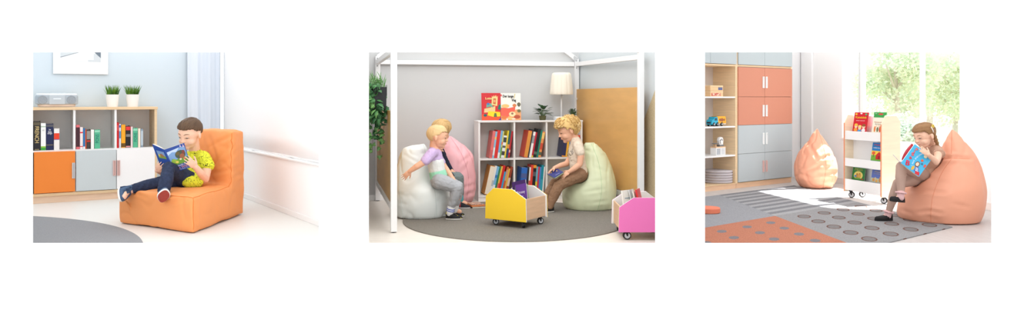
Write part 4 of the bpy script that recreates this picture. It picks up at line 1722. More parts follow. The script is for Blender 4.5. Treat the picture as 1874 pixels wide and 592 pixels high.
# ------------------------------------------------------------------ lamp
LP = SH0 + cy_ * .14
LP = LP + cx_ * along(LP, cx_, 1027.5)
sL = LP.y / F
lamp = thing('table_lamp', 'table lamp with a pleated cream shade on a slim white stem', 'lamp', (LP.x, LP.y, ztp))
mb = MB(); mb.lathe((0, 0, 0), [(0, 0), (14.5 * sL, 0), (15 * sL, .004), (15 * sL, 5.5 * sL), (14.4 * sL, 6.2 * sL), (0, 6.2 * sL)], 36); obj('base', mb, M_WHITE, lamp)
mb = MB(); mb.tube([V((0, 0, 6 * sL)), V((0, 0, 52 * sL))], 1.25 * sL); obj('stem', mb, M_WHITE, lamp, smooth=True)
mb = MB(); mb.lathe((0, 0, 50 * sL), [(0, 0), (.012, 0), (.014, .02), (.01, .035), (0, .035)], 16); obj('lamp_holder', mb, M_WHITE, lamp)
mb = MB(); mb.ell((0, 0, 64 * sL), (.022, .022, .03)); obj('bulb', mb, mat('bulb_opal', (250, 246, 236), .3), lamp, smooth=True)
mb = MB()
rg = []
zL0, zL1 = (218 - 171.5) * sL, (218 - 131.5) * sL
prof_ = [(.985, 0), (1.0, .03), (1.01, .07), (.99, .2), (.95, .45), (.90, .7), (.85, .88), (.80, .96), (.68, 1.0), (.45, 1.0)]
for rr_, tt in prof_:
    ring = []
    for k_ in range(96):
        a = 2 * pi * k_ / 96
        f_ = 1 - .045 * (1 - abs(sin(a * 6))) ** 2.5
        ring.append(V((21.2 * sL * rr_ * f_ * cos(a), 21.2 * sL * rr_ * f_ * sin(a), zL0 + (zL1 - zL0) * tt)))
    rg.append(ring)
inner = [[V((p.x * .97, p.y * .97, p.z)) for p in r_] for r_ in reversed(rg[:-1])]
mb.rings(rg, cap0=False, cap1=True)
M_SHADE = mat('cream_shade', (240, 232, 216), .85, bump=.15, bscale=160)
obj('lamp_shade', mb, M_SHADE, lamp, smooth=True)
mb = MB(); mb.tube([V((.02, -.02, zL0 + .01)), V((.02, -.02, zL0 - .012))], .0012, 6); mb.ell((.02, -.02, zL0 - .018), (.003, .003, .008)); obj('pull_cord', mb, M_WHITE, lamp)

# ------------------------------------------------------------------ plants on the bookcase
def leaf(mb, base, tip, width, up, lobes=None, fold=.15):
    """one leaf blade: a small curved surface with thickness"""
    base, tip = V(base), V(tip)
    d = tip - base
    L = d.length
    d.normalize()
    s = d.cross(V(up)).normalized()
    n = s.cross(d).normalized()
    rg = []
    prof_l = lobes or [(0, .12), (.2, .75), (.45, 1.0), (.7, .8), (.9, .35), (1.0, .03)]
    for t, wd in prof_l:
        c = base + d * L * t + n * (-.12 * L * t * t)
        w2 = wd * width / 2
        rg.append([c - s * w2 + n * fold * w2, c, c + s * w2 + n * fold * w2, c + n * -.0006])
    mb.rings(rg)


def bushy(label, c, R0, n, lw, ll, cols, seed, pot_h=.0, cat='plant', name='potted_plant', pot_r=.03, shape=1.0, flat=.9, pot_col=(74, 66, 48)):
    rnd = random.Random(seed)
    th = thing(name, label, cat, c)
    mb = MB(); mb.lathe((0, 0, 0), [(0, 0), (pot_r * .8, 0), (pot_r, pot_h), (pot_r * .9, pot_h), (0, pot_h - .004)], 20)
    obj('pot', mb, mat('pot_%d' % seed, pot_col, .7, var=.2, scale=60), th)
    st, lf = MB(), MB()
    for i in range(n):
        a = rnd.uniform(0, 2 * pi); el = rnd.uniform(-.35, 1.35)
        r = R0 * rnd.uniform(.55, 1.0)
        p = V((r * cos(a) * cos(el) * shape, r * sin(a) * cos(el) * shape, pot_h + .02 + max(-.03, r * sin(el)) * flat + R0 * .15))
        b = V((cos(a) * pot_r * .3, sin(a) * pot_r * .3, pot_h - .004))
        m_ = (p + b) / 2 + V((0, 0, R0 * .2))
        st.tube([b, m_, p], .0013, 5)
        d = (p - b).normalized() + V((cos(a) * .5, sin(a) * .5, -.35))
        lf.mi = rnd.randrange(len(cols))
        leaf(lf, p, p + d.normalized() * ll * rnd.uniform(.7, 1.15), lw * rnd.uniform(.8, 1.2), V((0, 0, 1)))
    obj('stems', st, mat('stem_green', (70, 96, 50), .7), th)
    obj('foliage', lf, [mat('leaf_%d_%d_%d' % c_, c_, .45, spec=.4) for c_ in cols], th, smooth=True)
    return th


pp = SH0 + cy_ * .10
p1 = pp + cx_ * along(pp, cx_, 993)
bushy('small pot plant with broad dark green leaves on the bookcase', Z(p1, ztp), .085, 46, .04, .055, [(44, 84, 46), (58, 102, 56), (36, 66, 40)], 11, pot_h=.05, pot_r=.042, pot_col=(84, 84, 52))
pp = SH0 + cy_ * .05
p2 = pp + cx_ * along(pp, cx_, 1048.5)
bushy('small grey-green sprig plant beside the lamp base', Z(p2, ztp), .062, 110, .012, .026, [(84, 110, 84), (104, 130, 100), (66, 92, 70)], 12, pot_h=.04, pot_r=.03, pot_col=(70, 76, 74))

# ------------------------------------------------------------------ round rug
Pl, Pr, Pb = fl(745, 402), fl(1148, 402), fl(935, 444.6)
rcx, rR = fit_rug([fl(750, 409), fl(797, 430), fl(1096, 434)], 1.0)
rcx, rR = V((.035, 7.24, 0)), 1.0
mb = MB()
poly = [V((rcx.x + 1.055 * cos(2 * pi * i / 200), rcx.y + 1.2 * sin(2 * pi * i / 200), 0)) for i in range(200)]
front_line = lambda p: (p - SH0).dot(cy_)
poly = [p - cy_ * max(0, front_line(p) + .03) for p in poly]
mb.prism([p + V((0, 0, .0005)) for p in poly], (0, 0, .007))
M_RUGC = mat('grey_brown_carpet', (136, 131, 123), .95, var=.24, scale=200, bump=.5, bscale=260, spec=.05)
rug = tag(obj('round_rug', mb, M_RUGC), 'round grey-brown carpet under the children and the yellow cart', 'rug')
ZR = .0078

# ------------------------------------------------------------------ book carts
def cart(name, label, o, e1, cw, cdp, z0, z1, zs_, chamf, col, M_in, wheels, edge):
    """trolley: front and back boards with cut corners, wooden side boards, floor board and four castors"""
    rz = atan2(e1.y, e1.x)
    th = thing(name, label, 'book cart', Z(o, ZR if wheels != 'bare' else 0), rz)
    H1 = z1 - z0
    c0, c1 = chamf
    def board(y0, y1, m, nm):
        mb = MB()
        pts = [(-.004, 0), (cw + .004, 0), (cw - .002, zs_ - z0), (cw - c0, H1), (c1, H1), (.002, zs_ - z0)]
        mb.prism([V((x, y0, z0 + z)) for x, z in pts], (0, y1 - y0, 0))
        return obj(nm, mb, m, th, bevel=.004)
    mcol = mat('board_' + edge, col, .4)
    board(0, .006, mcol, 'front_board')
    fi = board(.006, .017, M_SHW, 'front_lining')
    board(cdp - .017, cdp - .006, M_SHW, 'back_lining')
    board(cdp - .006, cdp, mcol, 'back_board')
    mw = mat('beech_board', (222, 184, 150), .5, var=.06, scale=6, stretch=(1, 1, 10))
    for x0_ in (.014, cw - .024):
        mb = MB(); mb.b2((x0_, .017, z0 + .012), (x0_ + .011, cdp - .017, zs_ - .004)); obj('side_board', mb, mw, th)
    mb = MB(); mb.b2((.025, .017, z0 + .012), (cw - .024, cdp - .017, z0 + .022)); obj('floor_board', mb, mw, th)
    for i, (x_, y_, yaw) in enumerate(((.06, .06, -rz + .12), (cw - .05, .05, 1.6 - rz), (.06, cdp - .05, .4), (cw - .05, cdp - .06, .9))):
        castor(th, (x_, y_), z0 + .012, yaw)
    return th


M_TYRE = mat('black_rubber', (38, 38, 40), .6)
M_HUB = mat('castor_grey', (196, 198, 202), .4)


def castor(th, xy, ztop, yaw, r=None):
    r = r or ztop * .41
    x, y = xy
    d = V((cos(yaw), sin(yaw), 0)); s = V((-d.y, d.x, 0))
    c = V((x, y, r + .0005)) + d * r * .35
    Rw = Matrix((d, V((0, 0, 1)), s)).transposed()
    fork = MB()
    fork.lathe((x, y, ztop - .012), [(r * .55, 0), (r * .6, .004), (r * .6, .012)], 16)
    fork.lathe((x, y, r * 1.3), [(r * .25, 0), (r * .25, ztop - .012 - r * 1.3)], 12)
    for k in (-1, 1):
        fork.prism([c + s * k * r * .52 - d * r * .14 + V((0, 0, -r * .12)), c + s * k * r * .52 + d * r * .14 + V((0, 0, -r * .12)), c + s * k * r * .52 + V((0, 0, r * 1.05)) + d * r * .25, c + s * k * r * .52 + V((0, 0, r * 1.05)) - d * r * .6], s * r * .1 * k)
    fork.box(c + V((0, 0, r * 1.1)) - d * r * .2, (r * 1.0, r * 1.1, r * .25), Matrix.Rotation(yaw, 3, 'Z'))
    f_ = obj('castor', fork, M_TYRE, th)
    for k in (-1, 1):
        w_ = MB(); w_.lathe(c + s * k * r * .27, [(r * .55, -r * .2), (r * .93, -r * .2), (r, -r * .12), (r, r * .12), (r * .93, r * .2), (r * .55, r * .2)], 24, Rw)
        obj('wheel', w_, M_TYRE, f_)
        hb = MB(); hb.lathe(c + s * k * r * .27, [(0, -r * .225), (r * .72, -r * .225), (r * .72, r * .225), (0, r * .225)], 20, Rw)
        obj('hub', hb, M_HUB, f_)
    return f_


zy0 = .066
yo = fl(888.3, 400.3, zy0); yb = fl(962, 408, zy0)
e1 = (yb - yo); e1.z = 0
ycw = e1.length; e1.normalize()
ydp = .37
zy1 = H - (347 - HZ) * 6.68 / F
zys = H - (365.5 - HZ) * yb.y / F
yc = cart('book_cart', 'yellow book cart on castors with a wooden side, on the round carpet', Z(yo, 0), e1, ycw, ydp, zy0 - ZR, zy1 - ZR, zys - ZR, (ycw * .33, ycw * .2), (246, 206, 52), M_SHW, 'rug', 'yellow')
po = fl(1133, 426, .067)
pc_ = cart('book_cart', 'pink book cart on castors standing on the bare floor', Z(po, 0), V((1, .0, 0)), .39, .45, .067, H - (362.5 - HZ) * po.y / F, H - (380 - HZ) * po.y / F, (.1, .115), (222, 112, 176), M_SHW, 'bare', 'pink')


def cart_book(root, x, y, z, w_, h_, t, rz, tilt, roll, label, col, shapes=(), words=(), group=None):
    """book lying back inside a cart: cover faces the cart's front"""
    M = wm(root) @ Matrix.Translation((x, y, z)) @ Matrix.Rotation(rz, 4, 'Z') @ Matrix.Rotation(roll, 4, 'Y') @ Matrix.Rotation(tilt, 4, 'X')
    th = bpy.data.objects.new('book', None); COL.objects.link(th); th.matrix_basis = M
    tag(th, label, 'book', group)
    mb = MB(); mb.b2((0, 0, 0), (w_, .002, h_)); mb.b2((0, t - .002, 0), (w_, t, h_)); mb.b2((0, .002, 0), (.002, t - .002, h_))
    obj('cover', mb, cm(col, .35), th)
    mb = MB(); mb.b2((.002, .002, .002), (w_ - .003, t - .002, h_ - .002)); obj('pages', mb, PAGE, th)
    P = lambda u, v_: M @ V((w_ * u, 0, h_ * v_))
    art_shapes(th, P, shapes)
    for s_, u, v_, a, b, c in words:
        T_(th, P, s_, u, v_, w_ * a, h_ * b, c)
    return th


zb = zy0 - ZR + .0235
cart_book(yc, .274, .105, zb + .031, .118, .252, .014, -.02, radians(-10), radians(-13), 'purple princess book with a silver title, leaning in the yellow cart', (98, 58, 140),
          [([(.06, .02), (.96, .04), (.96, .5), (.06, .46)], (70, 78, 110)), (oval(.36, .34, .2, .13), (206, 196, 190)), (oval(.3, .42, .12, .07), (226, 180, 120)), (oval(.62, .2, .14, .12), (120, 130, 160)), (oval(.8, .38, .08, .1), (90, 96, 90)), (oval(.4, .12, .2, .06), (60, 110, 180))],
          [('Princezny', .5, .7, .72, .13, (226, 214, 236)), ('szkola', .5, .57, .4, .04, (206, 190, 220))], 'books inside the yellow cart')
cart_book(yc, ycw * .56, .150, zb + .036, .14, .228, .012, -.1, radians(-10), radians(-14), 'green book behind the purple princess book in the yellow cart', (84, 140, 66), group='books inside the yellow cart')
cart_book(yc, ycw * .40, .215, zb + .042, .16, .25, .014, -.1, radians(-8), radians(-14), 'dark violet book tilted at the back of the yellow cart', (66, 42, 100), group='books inside the yellow cart')
cart_book(yc, ycw * .44, .187, zb + .024, .12, .20, .008, -.1, radians(-8), radians(-10), 'thin white booklet between green and dark violet books in the cart', (232, 230, 226), group='books inside the yellow cart')
zb = .067 + .0235
GP = 'books inside the pink cart'
cart_book(pc_, .085, .17, zb + .006, .14, .285, .012, .70, radians(-10), 0, 'white booklet with small coloured drawings in the pink cart', (240, 236, 228), [(oval(.5, .5, .16, .07), (160, 190, 200)), (oval(.55, .36, .1, .05), (220, 150, 100)), ([(.15, .75), (.8, .75), (.8, .78), (.15, .78)], (150, 170, 180))], group=GP)
cart_book(pc_, .174, .20, zb + .005, .12, .29, .008, 1.12, radians(-13), 0, 'plain pale grey booklet behind the white booklet, pink cart', (206, 206, 206), group=GP)
cart_book(pc_, .204, .19, zb + .005, .12, .28, .008, 1.15, radians(-13), 0, 'cream booklet squeezed beside the red one, pink cart', (240, 234, 222), group=GP)
cart_book(pc_, .236, .19, zb + .006, .12, .295, .014, 1.2, radians(-13), 0, 'red hardback sticking up at the back of the pink cart', (216, 48, 52), group=GP)

# ------------------------------------------------------------------ books lying on the carpet
def flat_book(c, w_, d_, t, rz, label, col, z, pg=PAGE):
    th = thing('book', label, 'book', (c.x, c.y, z), rz, 'books lying on the carpet')
    mb = MB(); mb.b2((-w_ / 2, -d_ / 2, 0), (w_ / 2, d_ / 2, .0016)); mb.b2((-w_ / 2, -d_ / 2, t - .0016), (w_ / 2, d_ / 2, t)); mb.b2((-w_ / 2, -d_ / 2, .0016), (-w_ / 2 + .002, d_ / 2, t - .0016))
    obj('cover', mb, col, th)
    mb = MB(); mb.b2((-w_ / 2 + .002, -d_ / 2 + .002, .0016), (w_ / 2 - .002, d_ / 2 - .002, t - .0016)); obj('pages', mb, pg, th)
    return th


bp_ = fl(870, 380.5)
flat_book(bp_ + V((.012, 0, 0)), .15, .19, .014, .35, 'dark-backed book lying lowest in the small pile on the carpet', cm((96, 92, 84)), ZR + .0004)
flat_book(bp_, .15, .18, .016, .42, 'orange book lying in the middle of the small carpet pile', cm((226, 128, 74)), ZR + .0150, mat('orange_pages', (226, 150, 100), .8))
flat_book(bp_ + V((-.006, .004, 0)), .13, .17, .006, .36, 'thin book with an orange and white cover topping the carpet pile', artmat('pile_cover', [(228, 130, 110), (150, 130, 120), (226, 180, 150), (90, 90, 96)], 22, .5, 4.0), ZR + .0316)

# ------------------------------------------------------------------ hanging ivy
iv0 = LB + (LF - LB) * .66
hang = thing('hanging_planter', 'trailing ivy in a black hanging planter on the play frame board', 'plant', Z(iv0, 1.0))
dL = (LF - LB).normalized(); nL = V((dL.y, -dL.x, 0))
if nL.x > 0: nL = -nL
zp1, zp0 = zat(iv0, 160), zat(iv0, 202)
mb = MB()
c = iv0 + nL * .078
Rz = Matrix((dL, nL, V((0, 0, 1)))).transposed()
prof_b = [(.16, .0), (.165, .01), (.17, .02), (.17, zp1 - zp0)]
rg = []
for hw, zz_ in [(.13, 0), (.15, .012), (.16, .04), (.165, zp1 - zp0)]:
    rg.append([c + Rz @ V((sx * hw, sy * .06 * (hw / .165), 0)) + V((0, 0, zp0 + zz_ - 0)) for sx, sy in ((-1, -1), (1, -1), (1, 1), (-1, 1))])
mb.rings(rg)
obj('planter_box', mb, mat('black_planter', (42, 44, 46), .5), hang, world=True, bevel=.004)
mb = MB()
for k in (-.1, .1):
    mb.box(iv0 + dL * k + nL * .013 + V((0, 0, zp1 - .03)), (.02, .004, .1), Rz)
obj('hook', mb, mat('black_hook', (46, 46, 48), .5), hang, world=True)
rnd = random.Random(5)
lf = MB(); vn = MB()
IVY = [(0, .2), (.12, 1.0), (.3, .75), (.45, .95), (.62, .5), (.8, .32), (1.0, .03)]
tops = c + V((0, 0, zp1))
for i in range(330):                                       # the crown
    a, q = rnd.uniform(0, 2 * pi), sqrt(rnd.random())
    px, py = 688 + 19 * q * cos(a), 186 + 34 * q * sin(a)
    if px > 694: continue
    p = at(px, py, c.y + rnd.uniform(-.2, .02))
    d = V((cos(a), -abs(rnd.gauss(0, .5)), min(.25, -sin(a) * .4) - .45)).normalized()
    lf.mi = rnd.choice((0, 1, 1, 2, 3))
    leaf(lf, p, p + d * rnd.uniform(.04, .075), rnd.uniform(.04, .07), V((0, -.8, .6)) + d.orthogonal() * .4, IVY)
for i in range(70):                                        # feathery sprigs on top
    a = rnd.uniform(0, 2 * pi)
    p = at(rnd.uniform(676, 703), rnd.uniform(150, 168), c.y + rnd.uniform(-.1, .05))
    d = V((cos(a) * .5, sin(a) * .5, 1)).normalized()
    lf.mi = 3
    leaf(lf, p, p + d * rnd.uniform(.06, .13), .012, d.orthogonal())
for vx, ylow in ((677, 262), (681, 280), (693, 291), (690, 246), (702, 262)):  # vines
    Y = c.y - .06 + rnd.uniform(-.05, .05)
    p0 = at(vx, 170, Y); p1 = at(vx + rnd.uniform(-2, 2), ylow, Y - .02)
    pts = []
    for k in range(9):
        t = k / 8.0
        pts.append(p0.lerp(p1, t) + V((.008 * sin(t * 7 + vx), .006 * cos(t * 5 + vx), 0)))
    vn.tube(pts, .0018, 5)
    for k in range(15):
        t = (k + rnd.random()) / 15
        if t > .55 and rnd.random() < .25: continue
        p = p0.lerp(p1, t) + V((.008 * sin(t * 7 + vx), .006 * cos(t * 5 + vx), 0))
        a = rnd.uniform(0, 2 * pi)
        d = V((cos(a), -abs(sin(a)) * .6, rnd.uniform(-.9, .0))).normalized()
        lf.mi = rnd.choice((0, 1, 2, 1)) if t < .8 else 3
        sz = rnd.uniform(.055, .085) * (1 - .3 * t)
        leaf(lf, p, p + d * sz, sz * .95, V((0, -1, .4)), IVY, .25)
GR = [(74, 130, 78), (88, 146, 88), (60, 112, 68), (128, 184, 108)]
obj('vines', vn, mat('vine_brown', (96, 84, 56), .8), hang, world=True)
obj('foliage', lf, [mat('ivy_%d' % i, g_, .45, spec=.4) for i, g_ in enumerate(GR)], hang, world=True, smooth=True)

# wooden stool beyond the frame
so = fl(664, 366)
stl = thing('stool', 'round wooden stool seen beyond the white frame post under the ivy', 'stool', (so.x, so.y, 0))
mb = MB(); mb.lathe((0, 0, zat(so, 376.5)), [(0, 0), (.105, 0), (.115, .012), (.115, .03), (.108, .036), (0, .036)], 32); obj('seat', mb, mat('oak', (196, 160, 120), .5, var=.1, scale=8, stretch=(1, 6, 1)), stl)
for k in range(3):
    a = 2 * pi * k / 3 + .4
    mb = MB(); mb.cap(V((.075 * cos(a), .075 * sin(a), .012)), .012, V((.06 * cos(a), .06 * sin(a), zat(so, 376.5))), .012, 10); obj('leg', mb, mat('oak', (196, 160, 120)), stl)
# ------------------------------------------------------------------ bags and children of the centre room
def make_bag(label, bm, m, seam_m, sitter, seams, wr=(.007, 6.5, 1.0), press_gap=.009, folds=(), fd=.007, fw=3.0):
    wrinkle(bm, wr[0], wr[1], wr[2], R.z0 + .009, (1, 1, .55))
    if folds:
        crease(bm, folds, fd, fw)
    if sitter:
        tree = bvhs_of(sitter)
        ax = V((sum(v.co.x for v in bm.verts) / len(bm.verts), sum(v.co.y for v in bm.verts) / len(bm.verts), 0))
        press(bm, tree, press_gap, axis=ax)
        smooth_bm(bm, 1, .3)
        press(bm, tree, press_gap * .85, axis=ax)
        for v in bm.verts:
            v.co.z = max(v.co.z, R.z0 + .009)
        press(bm, tree, press_gap * .7, axis=ax)
    for v in bm.verts:
        v.co.z = max(v.co.z, R.z0 + .009)
    xs = [v.co.x for v in bm.verts]; ys = [v.co.y for v in bm.verts]
    th = thing('bean_bag', label, 'bean bag', ((min(xs) + max(xs)) / 2, (min(ys) + max(ys)) / 2, R.z0 + .008))
    sh = obj('cover', bm, m, th, world=True, smooth=True)
    t = bvh_of([sh])
    for s in seams:
        path = []
        for p, d in s:
            loc, nrm, i, dist = t.ray_cast(p, d)
            if loc is not None:
                path.append(loc + nrm * .0004)
        if len(path) > 3:
            mb = MB(); mb.tube(path, .0018, 6)
            obj('seam', mb, seam_m, th, world=True, smooth=True)
    return th


def seam_px(pts):
    """seam drawn on the cover as seen along survey rays"""
    out = []
    eye = V((0, 0, H))
    if len(pts) > 2:
        q = []
        P_ = [pts[0]] + list(pts) + [pts[-1]]
        for i in range(len(pts) - 1):
            for k in range(4):
                t = k / 4.0
                q.append(tuple(.5 * (2 * P_[i + 1][j] + (P_[i + 2][j] - P_[i][j]) * t + (2 * P_[i][j] - 5 * P_[i + 1][j] + 4 * P_[i + 2][j] - P_[i + 3][j]) * t * t + (3 * P_[i + 1][j] - P_[i][j] - 3 * P_[i + 2][j] + P_[i + 3][j]) * t ** 3) for j in (0, 1)))
        pts = q + [pts[-1]]
    for (x0, y0), (x1, y1) in zip(pts, pts[1:]):
        for i in range(10):
            t = i / 10
            p = at(x0 + (x1 - x0) * t, y0 + (y1 - y0) * t, 5.0)
            out.append((eye, (p - eye).normalized()))
    return out


def kids_of(o):
    """the closed pieces of a figure that press into the soft seat"""
    ms = [c for c in bpy.data.objects if c.parent == o and c.type == 'MESH']
    ms += [g for c in ms for g in bpy.data.objects if g.parent == c and g.type == 'MESH']
    return [m for m in ms if not m.name.startswith(('hair', 'plait', 'eye', 'iris', 'mouth'))]


UP = V((0, 0, 1))
# ================= boy in the lilac t-shirt
vA = View(800, 7.15)
J = lambda px, py, d=0.0: vA(px, py, d)
kA = thing('person', 'toddler in a lilac t-shirt and grey joggers leaning on the white bean bag', 'person', J(803, 345, 0))
HM = head_frame(J(803.5, 230, 0), J(799, 271.5, .0), vA.u * 1.0 - vA.v * .10 - UP * .2)
mb = MB(); head_shape(mb, HM)
mb.chain([(HM @ V((0, -.12, -.2)), .042), (J(794, 269, .01), .042), (J(797, 279, .01), .06)])
mb.chain([(J(804, 331, 0), .078), (J(800, 313, 0), .07), (J(796, 295, .0), .074), (J(796, 283, .0), .062)])
mb.cap(J(793, 279, -.07), .04, J(799, 281, .08), .04)
mb.chain([(J(790, 281, -.10), .04), (J(776, 297, -.15), .031), (J(763, 305, -.16), .029), (J(749.5, 314, -.15), .02)])
hand(mb, J(750, 314, -.15), J(743.5, 320.5, -.15), vA.v * 1.0 + UP * .1 - vA.u * .2, 1, .115, .35, .5, .8)
mb.chain([(J(798, 282, .1), .038), (J(812, 304, .12), .03), (J(822, 318, .06), .026), (J(830, 330, .03), .02)])
hand(mb, J(829, 329, .03), J(836, 335, .02), -UP, -1, .105, .5, .3)
mb.chain([(J(804, 332, -.06), .066), (J(822, 338, -.07), .058), (J(836, 343.5, -.07), .045), (J(831, 362, -.06), .042), (J(824, 386, -.04), .028), (J(823, 394, -.03), .027), (J(834, 397, -.03), .024)])
mb.chain([(J(804, 331, .05), .064), (J(824, 336, .06), .054), (J(838, 341, .07), .043), (J(838, 360, .09), .04), (J(833, 378, .11), .028), (J(832, 385, .12), .026), (J(841, 388, .13), .022)])
body = obj('body', remesh(mb.bm, .0042, 4), M_SKIN_B, kA, world=True, smooth=True)
tr = bvh_of([body]); face_parts(kA, tr, HM, brow=(190, 150, 104), skin=M_SKIN_B)
M_LILAC = mat('lilac_cotton', (202, 178, 218), .85, bump=.1, bscale=120)
mb = MB()
mb.chain([(J(796, 293, .0), .078), (J(796, 283, .0), .069)]); mb.cap(J(793, 280, -.07), .047, J(799, 282, .08), .047)
mb.chain([(J(790, 281, -.10), .049), (J(778.5, 294.5, -.145), .046)]); mb.chain([(J(798, 283, .1), .047), (J(808, 298, .12), .042)])
mb.chain([(J(794, 273, .01), .047), (J(797, 280, .01), .06)])
tsA = fuse('t_shirt', mb, M_LILAC, kA, .006, 4, (.003, 20, 1))
mb = MB(); mb.chain([(J(797, 297, .0), .081), (J(800, 312, 0), .079)]); lowA = fuse('shirt_band', mb, mat('white_cotton', (224, 226, 222), .85), kA, .006, 3, (.002, 24, 2)); lowA['label'] = 'white middle band of the t-shirt'
mb = MB(); mb.chain([(J(800.5, 315, 0), .080), (J(803, 324, 0), .084)]); lowB = fuse('shirt_hem', mb, mat('mint_cotton', (158, 218, 188), .85), kA, .006, 3, (.002, 24, 2)); lowB['label'] = 'mint green hem of the t-shirt'
M_JOG = mat('grey_jersey', (172, 174, 178), .9, var=.08, scale=200, bump=.15, bscale=160)
mb = MB()
mb.chain([(J(804, 332, -.06), .075), (J(822, 338, -.07), .067), (J(836, 344, -.07), .055), (J(831.5, 362, -.06), .05), (J(827, 375, -.048), .042)])
mb.chain([(J(804, 331, .05), .073), (J(824, 336, .06), .063), (J(838, 341, .07), .052), (J(838, 358, .09), .047), (J(835, 371, .105), .04)])
mb.ell(J(804, 331, 0), .084)
jogA = fuse('joggers', mb, M_JOG, kA, .006, 3, (.004, 18, 4))
mb = MB(); mb.chain([(J(826, 378, -.046), .036), (J(823.5, 391, -.034), .035)]); skA = fuse('sock', mb, M_WHITE, kA, .005, 3)
mb = MB(); mb.chain([(J(834.5, 373, .106), .035), (J(832, 385, .12), .034)]); fuse('sock', mb, M_WHITE, kA, .005, 3)
for q, c in ((.35, (60, 90, 190)), (.6, (60, 90, 190))):
    p = J(826, 378, -.046).lerp(J(823.5, 391, -.034), q); d_ = (J(823.5, 391, -.034) - J(826, 378, -.046)).normalized()
    m2 = MB(); m2.tube([p - d_ * .003, p + d_ * .003], .0375, 16); obj('sock_stripe', m2, cm(c, .8), skA, world=True)
M_SHK = artmat('black_yellow_shoe', [(30, 30, 32), (34, 34, 36), (28, 28, 30), (214, 200, 40)], 45, .7, 2.0, 1.0)
M_SOLEG = mat('pale_rubber', (206, 204, 198), .6)
zf = ZR + .001
def onfloor(p, z=None): return V((p.x, p.y, z if z is not None else zf))
s1 = shoe(kA, onfloor(J(815.5, 400, -.03)), onfloor(J(846.5, 398, -.05)), UP, .066, M_SHK, M_SOLEG, straps=2, tall=.44, m_extra=mat('shoe_strap_black', (40, 40, 42), .7))
s2 = shoe(kA, onfloor(J(824, 393, .13)), onfloor(J(850, 391, .14)), UP, .064, M_SHK, M_SOLEG, straps=1, tall=.44, m_extra=mat('shoe_strap_black', (40, 40, 42), .7))
BLOND = [(222, 190, 140), (206, 172, 120), (232, 206, 160)]
hair(kA, HM, BLOND, lambda x, y: .25 if y > .22 else (.25 - .25 * (.22 - y) / .2 if y > .02 else (-.0 if y > -.16 else -.2)),
     lambda x, y, z: .003 + .02 * max(0, min(1, (z - .25) / .2)), lambda p: V((0, 1, -.25)) if p.z > .3 else V((0, .3, -1)), n=260, length=.16, rad=.005, seed=4)

bagA = drop_bag(View(773, 7.36), [(263, 773.5, 776), (266.5, 754, 779), (272, 738, 782), (285, 730.5, 785), (301, 726, 789), (317, 722.5, 793), (331, 720.5, 803), (345, 719.5, 820), (360, 719.5, 823), (377, 720.5, 820.5), (392, 724, 816.5), (402, 734, 809), (407, 748, 797)], depth=1.0)
M_BAGW = mat('white_mint_leatherette', (232, 238, 236), .5, spec=.4)
bwh = make_bag('white mint-tinted bean bag behind the front post, toddler leaning on it', bagA, M_BAGW, mat('mint_seam', (206, 218, 214), .6), kids_of(kA),
         [seam_px([(775, 264), (783, 300), (795, 345), (800, 402)]), seam_px([(738, 274), (731, 330), (738, 402)])], (.008, 6, 3.3), folds=[[(727, 354), (744, 360)], [(727, 371), (745, 375)], [(794, 347), (821, 356)], [(797, 368), (820, 366)], [(740, 284), (768, 300)]], fd=.006)

# ================= boy in the navy sweater, behind
vB_ = View(815, 7.92)
J = lambda px, py, d=0.0: vB_(px, py, d)
kB = thing('person', 'fair-haired boy in a dark navy sweater sitting on the pink bean bag', 'person', J(812, 335, 0))
HM = head_frame(J(812, 220.5, .02), J(803, 260, .06), vB_.u * .42 + vB_.v * .78 - UP * .6)
mb = MB(); head_shape(mb, HM)
mb.chain([(HM @ V((0, -.12, -.2)), .042), (J(801, 261, .05), .044), (J(801, 272, .05), .06)])
mb.chain([(J(812, 327, .05), .078), (J(806, 308, .05), .072), (J(802, 290, .05), .076), (J(801, 277, .05), .064)])
mb.cap(J(795, 274, -.03), .042, J(803, 275, .13), .042)
mb.chain([(J(796, 277, -.05), .04), (J(806, 299, -.09), .032), (J(817, 313, -.1), .028), (J(829, 325, -.1), .02)])
hand(mb, J(828.5, 324.5, -.1), J(834, 331, -.1), -UP * .7 - vB_.u * .6, -1, .12, .6, .3)
mb.chain([(J(806, 277, .14), .038), (J(815, 296, .14), .03), (J(821, 306, .08), .026), (J(827, 313, .03), .02)])
hand(mb, J(826.5, 312.5, .03), J(833, 317, .0), -UP * .6 - vB_.u * .3, -1, .12, .55, .3)
mb.chain([(J(812, 328, -.02), .066), (J(827, 326, -.05), .056), (J(839.5, 325, -.06), .045), (J(841, 343, -.04), .042), (J(842.5, 361, -.03), .028), (J(842, 370, -.03), .027), (J(852, 373, -.03), .023)])
mb.chain([(J(812, 328, .10), .066), (J(826, 325, .1), .056), (J(838, 323, .1), .045), (J(836, 343, .1), .04), (J(834, 361, .1), .028), (J(834, 369, .1), .026), (J(843, 372, .1), .022)])
body = obj('body', remesh(mb.bm, .0045, 4), M_SKIN_B, kB, world=True, smooth=True)
tr = bvh_of([body]); face_parts(kB, tr, HM, brow=(170, 132, 90), skin=M_SKIN_B)
M_NAVY = mat('navy_knit', (30, 36, 54), .9, bump=.15, bscale=140)
mb = MB()
mb.chain([(J(811, 322, .05), .084), (J(806, 308, .05), .079), (J(802, 290, .05), .083), (J(801, 279, .05), .07)])
mb.cap(J(795, 275, -.03), .049, J(803, 276, .13), .049)
mb.chain([(J(801, 266, .05), .05), (J(801, 275, .05), .062)])
mb.chain([(J(796, 277, -.05), .048), (J(806, 299, -.09), .04), (J(817, 313, -.1), .035), (J(827, 323, -.1), .028)])
mb.chain([(J(806, 277, .14), .046), (J(815, 296, .14), .038), (J(821, 306, .08), .033), (J(825.5, 311.5, .04), .027)])
swB = fuse('sweater', mb, M_NAVY, kB, .006, 4, (.003, 20, 6))
mb = MB()
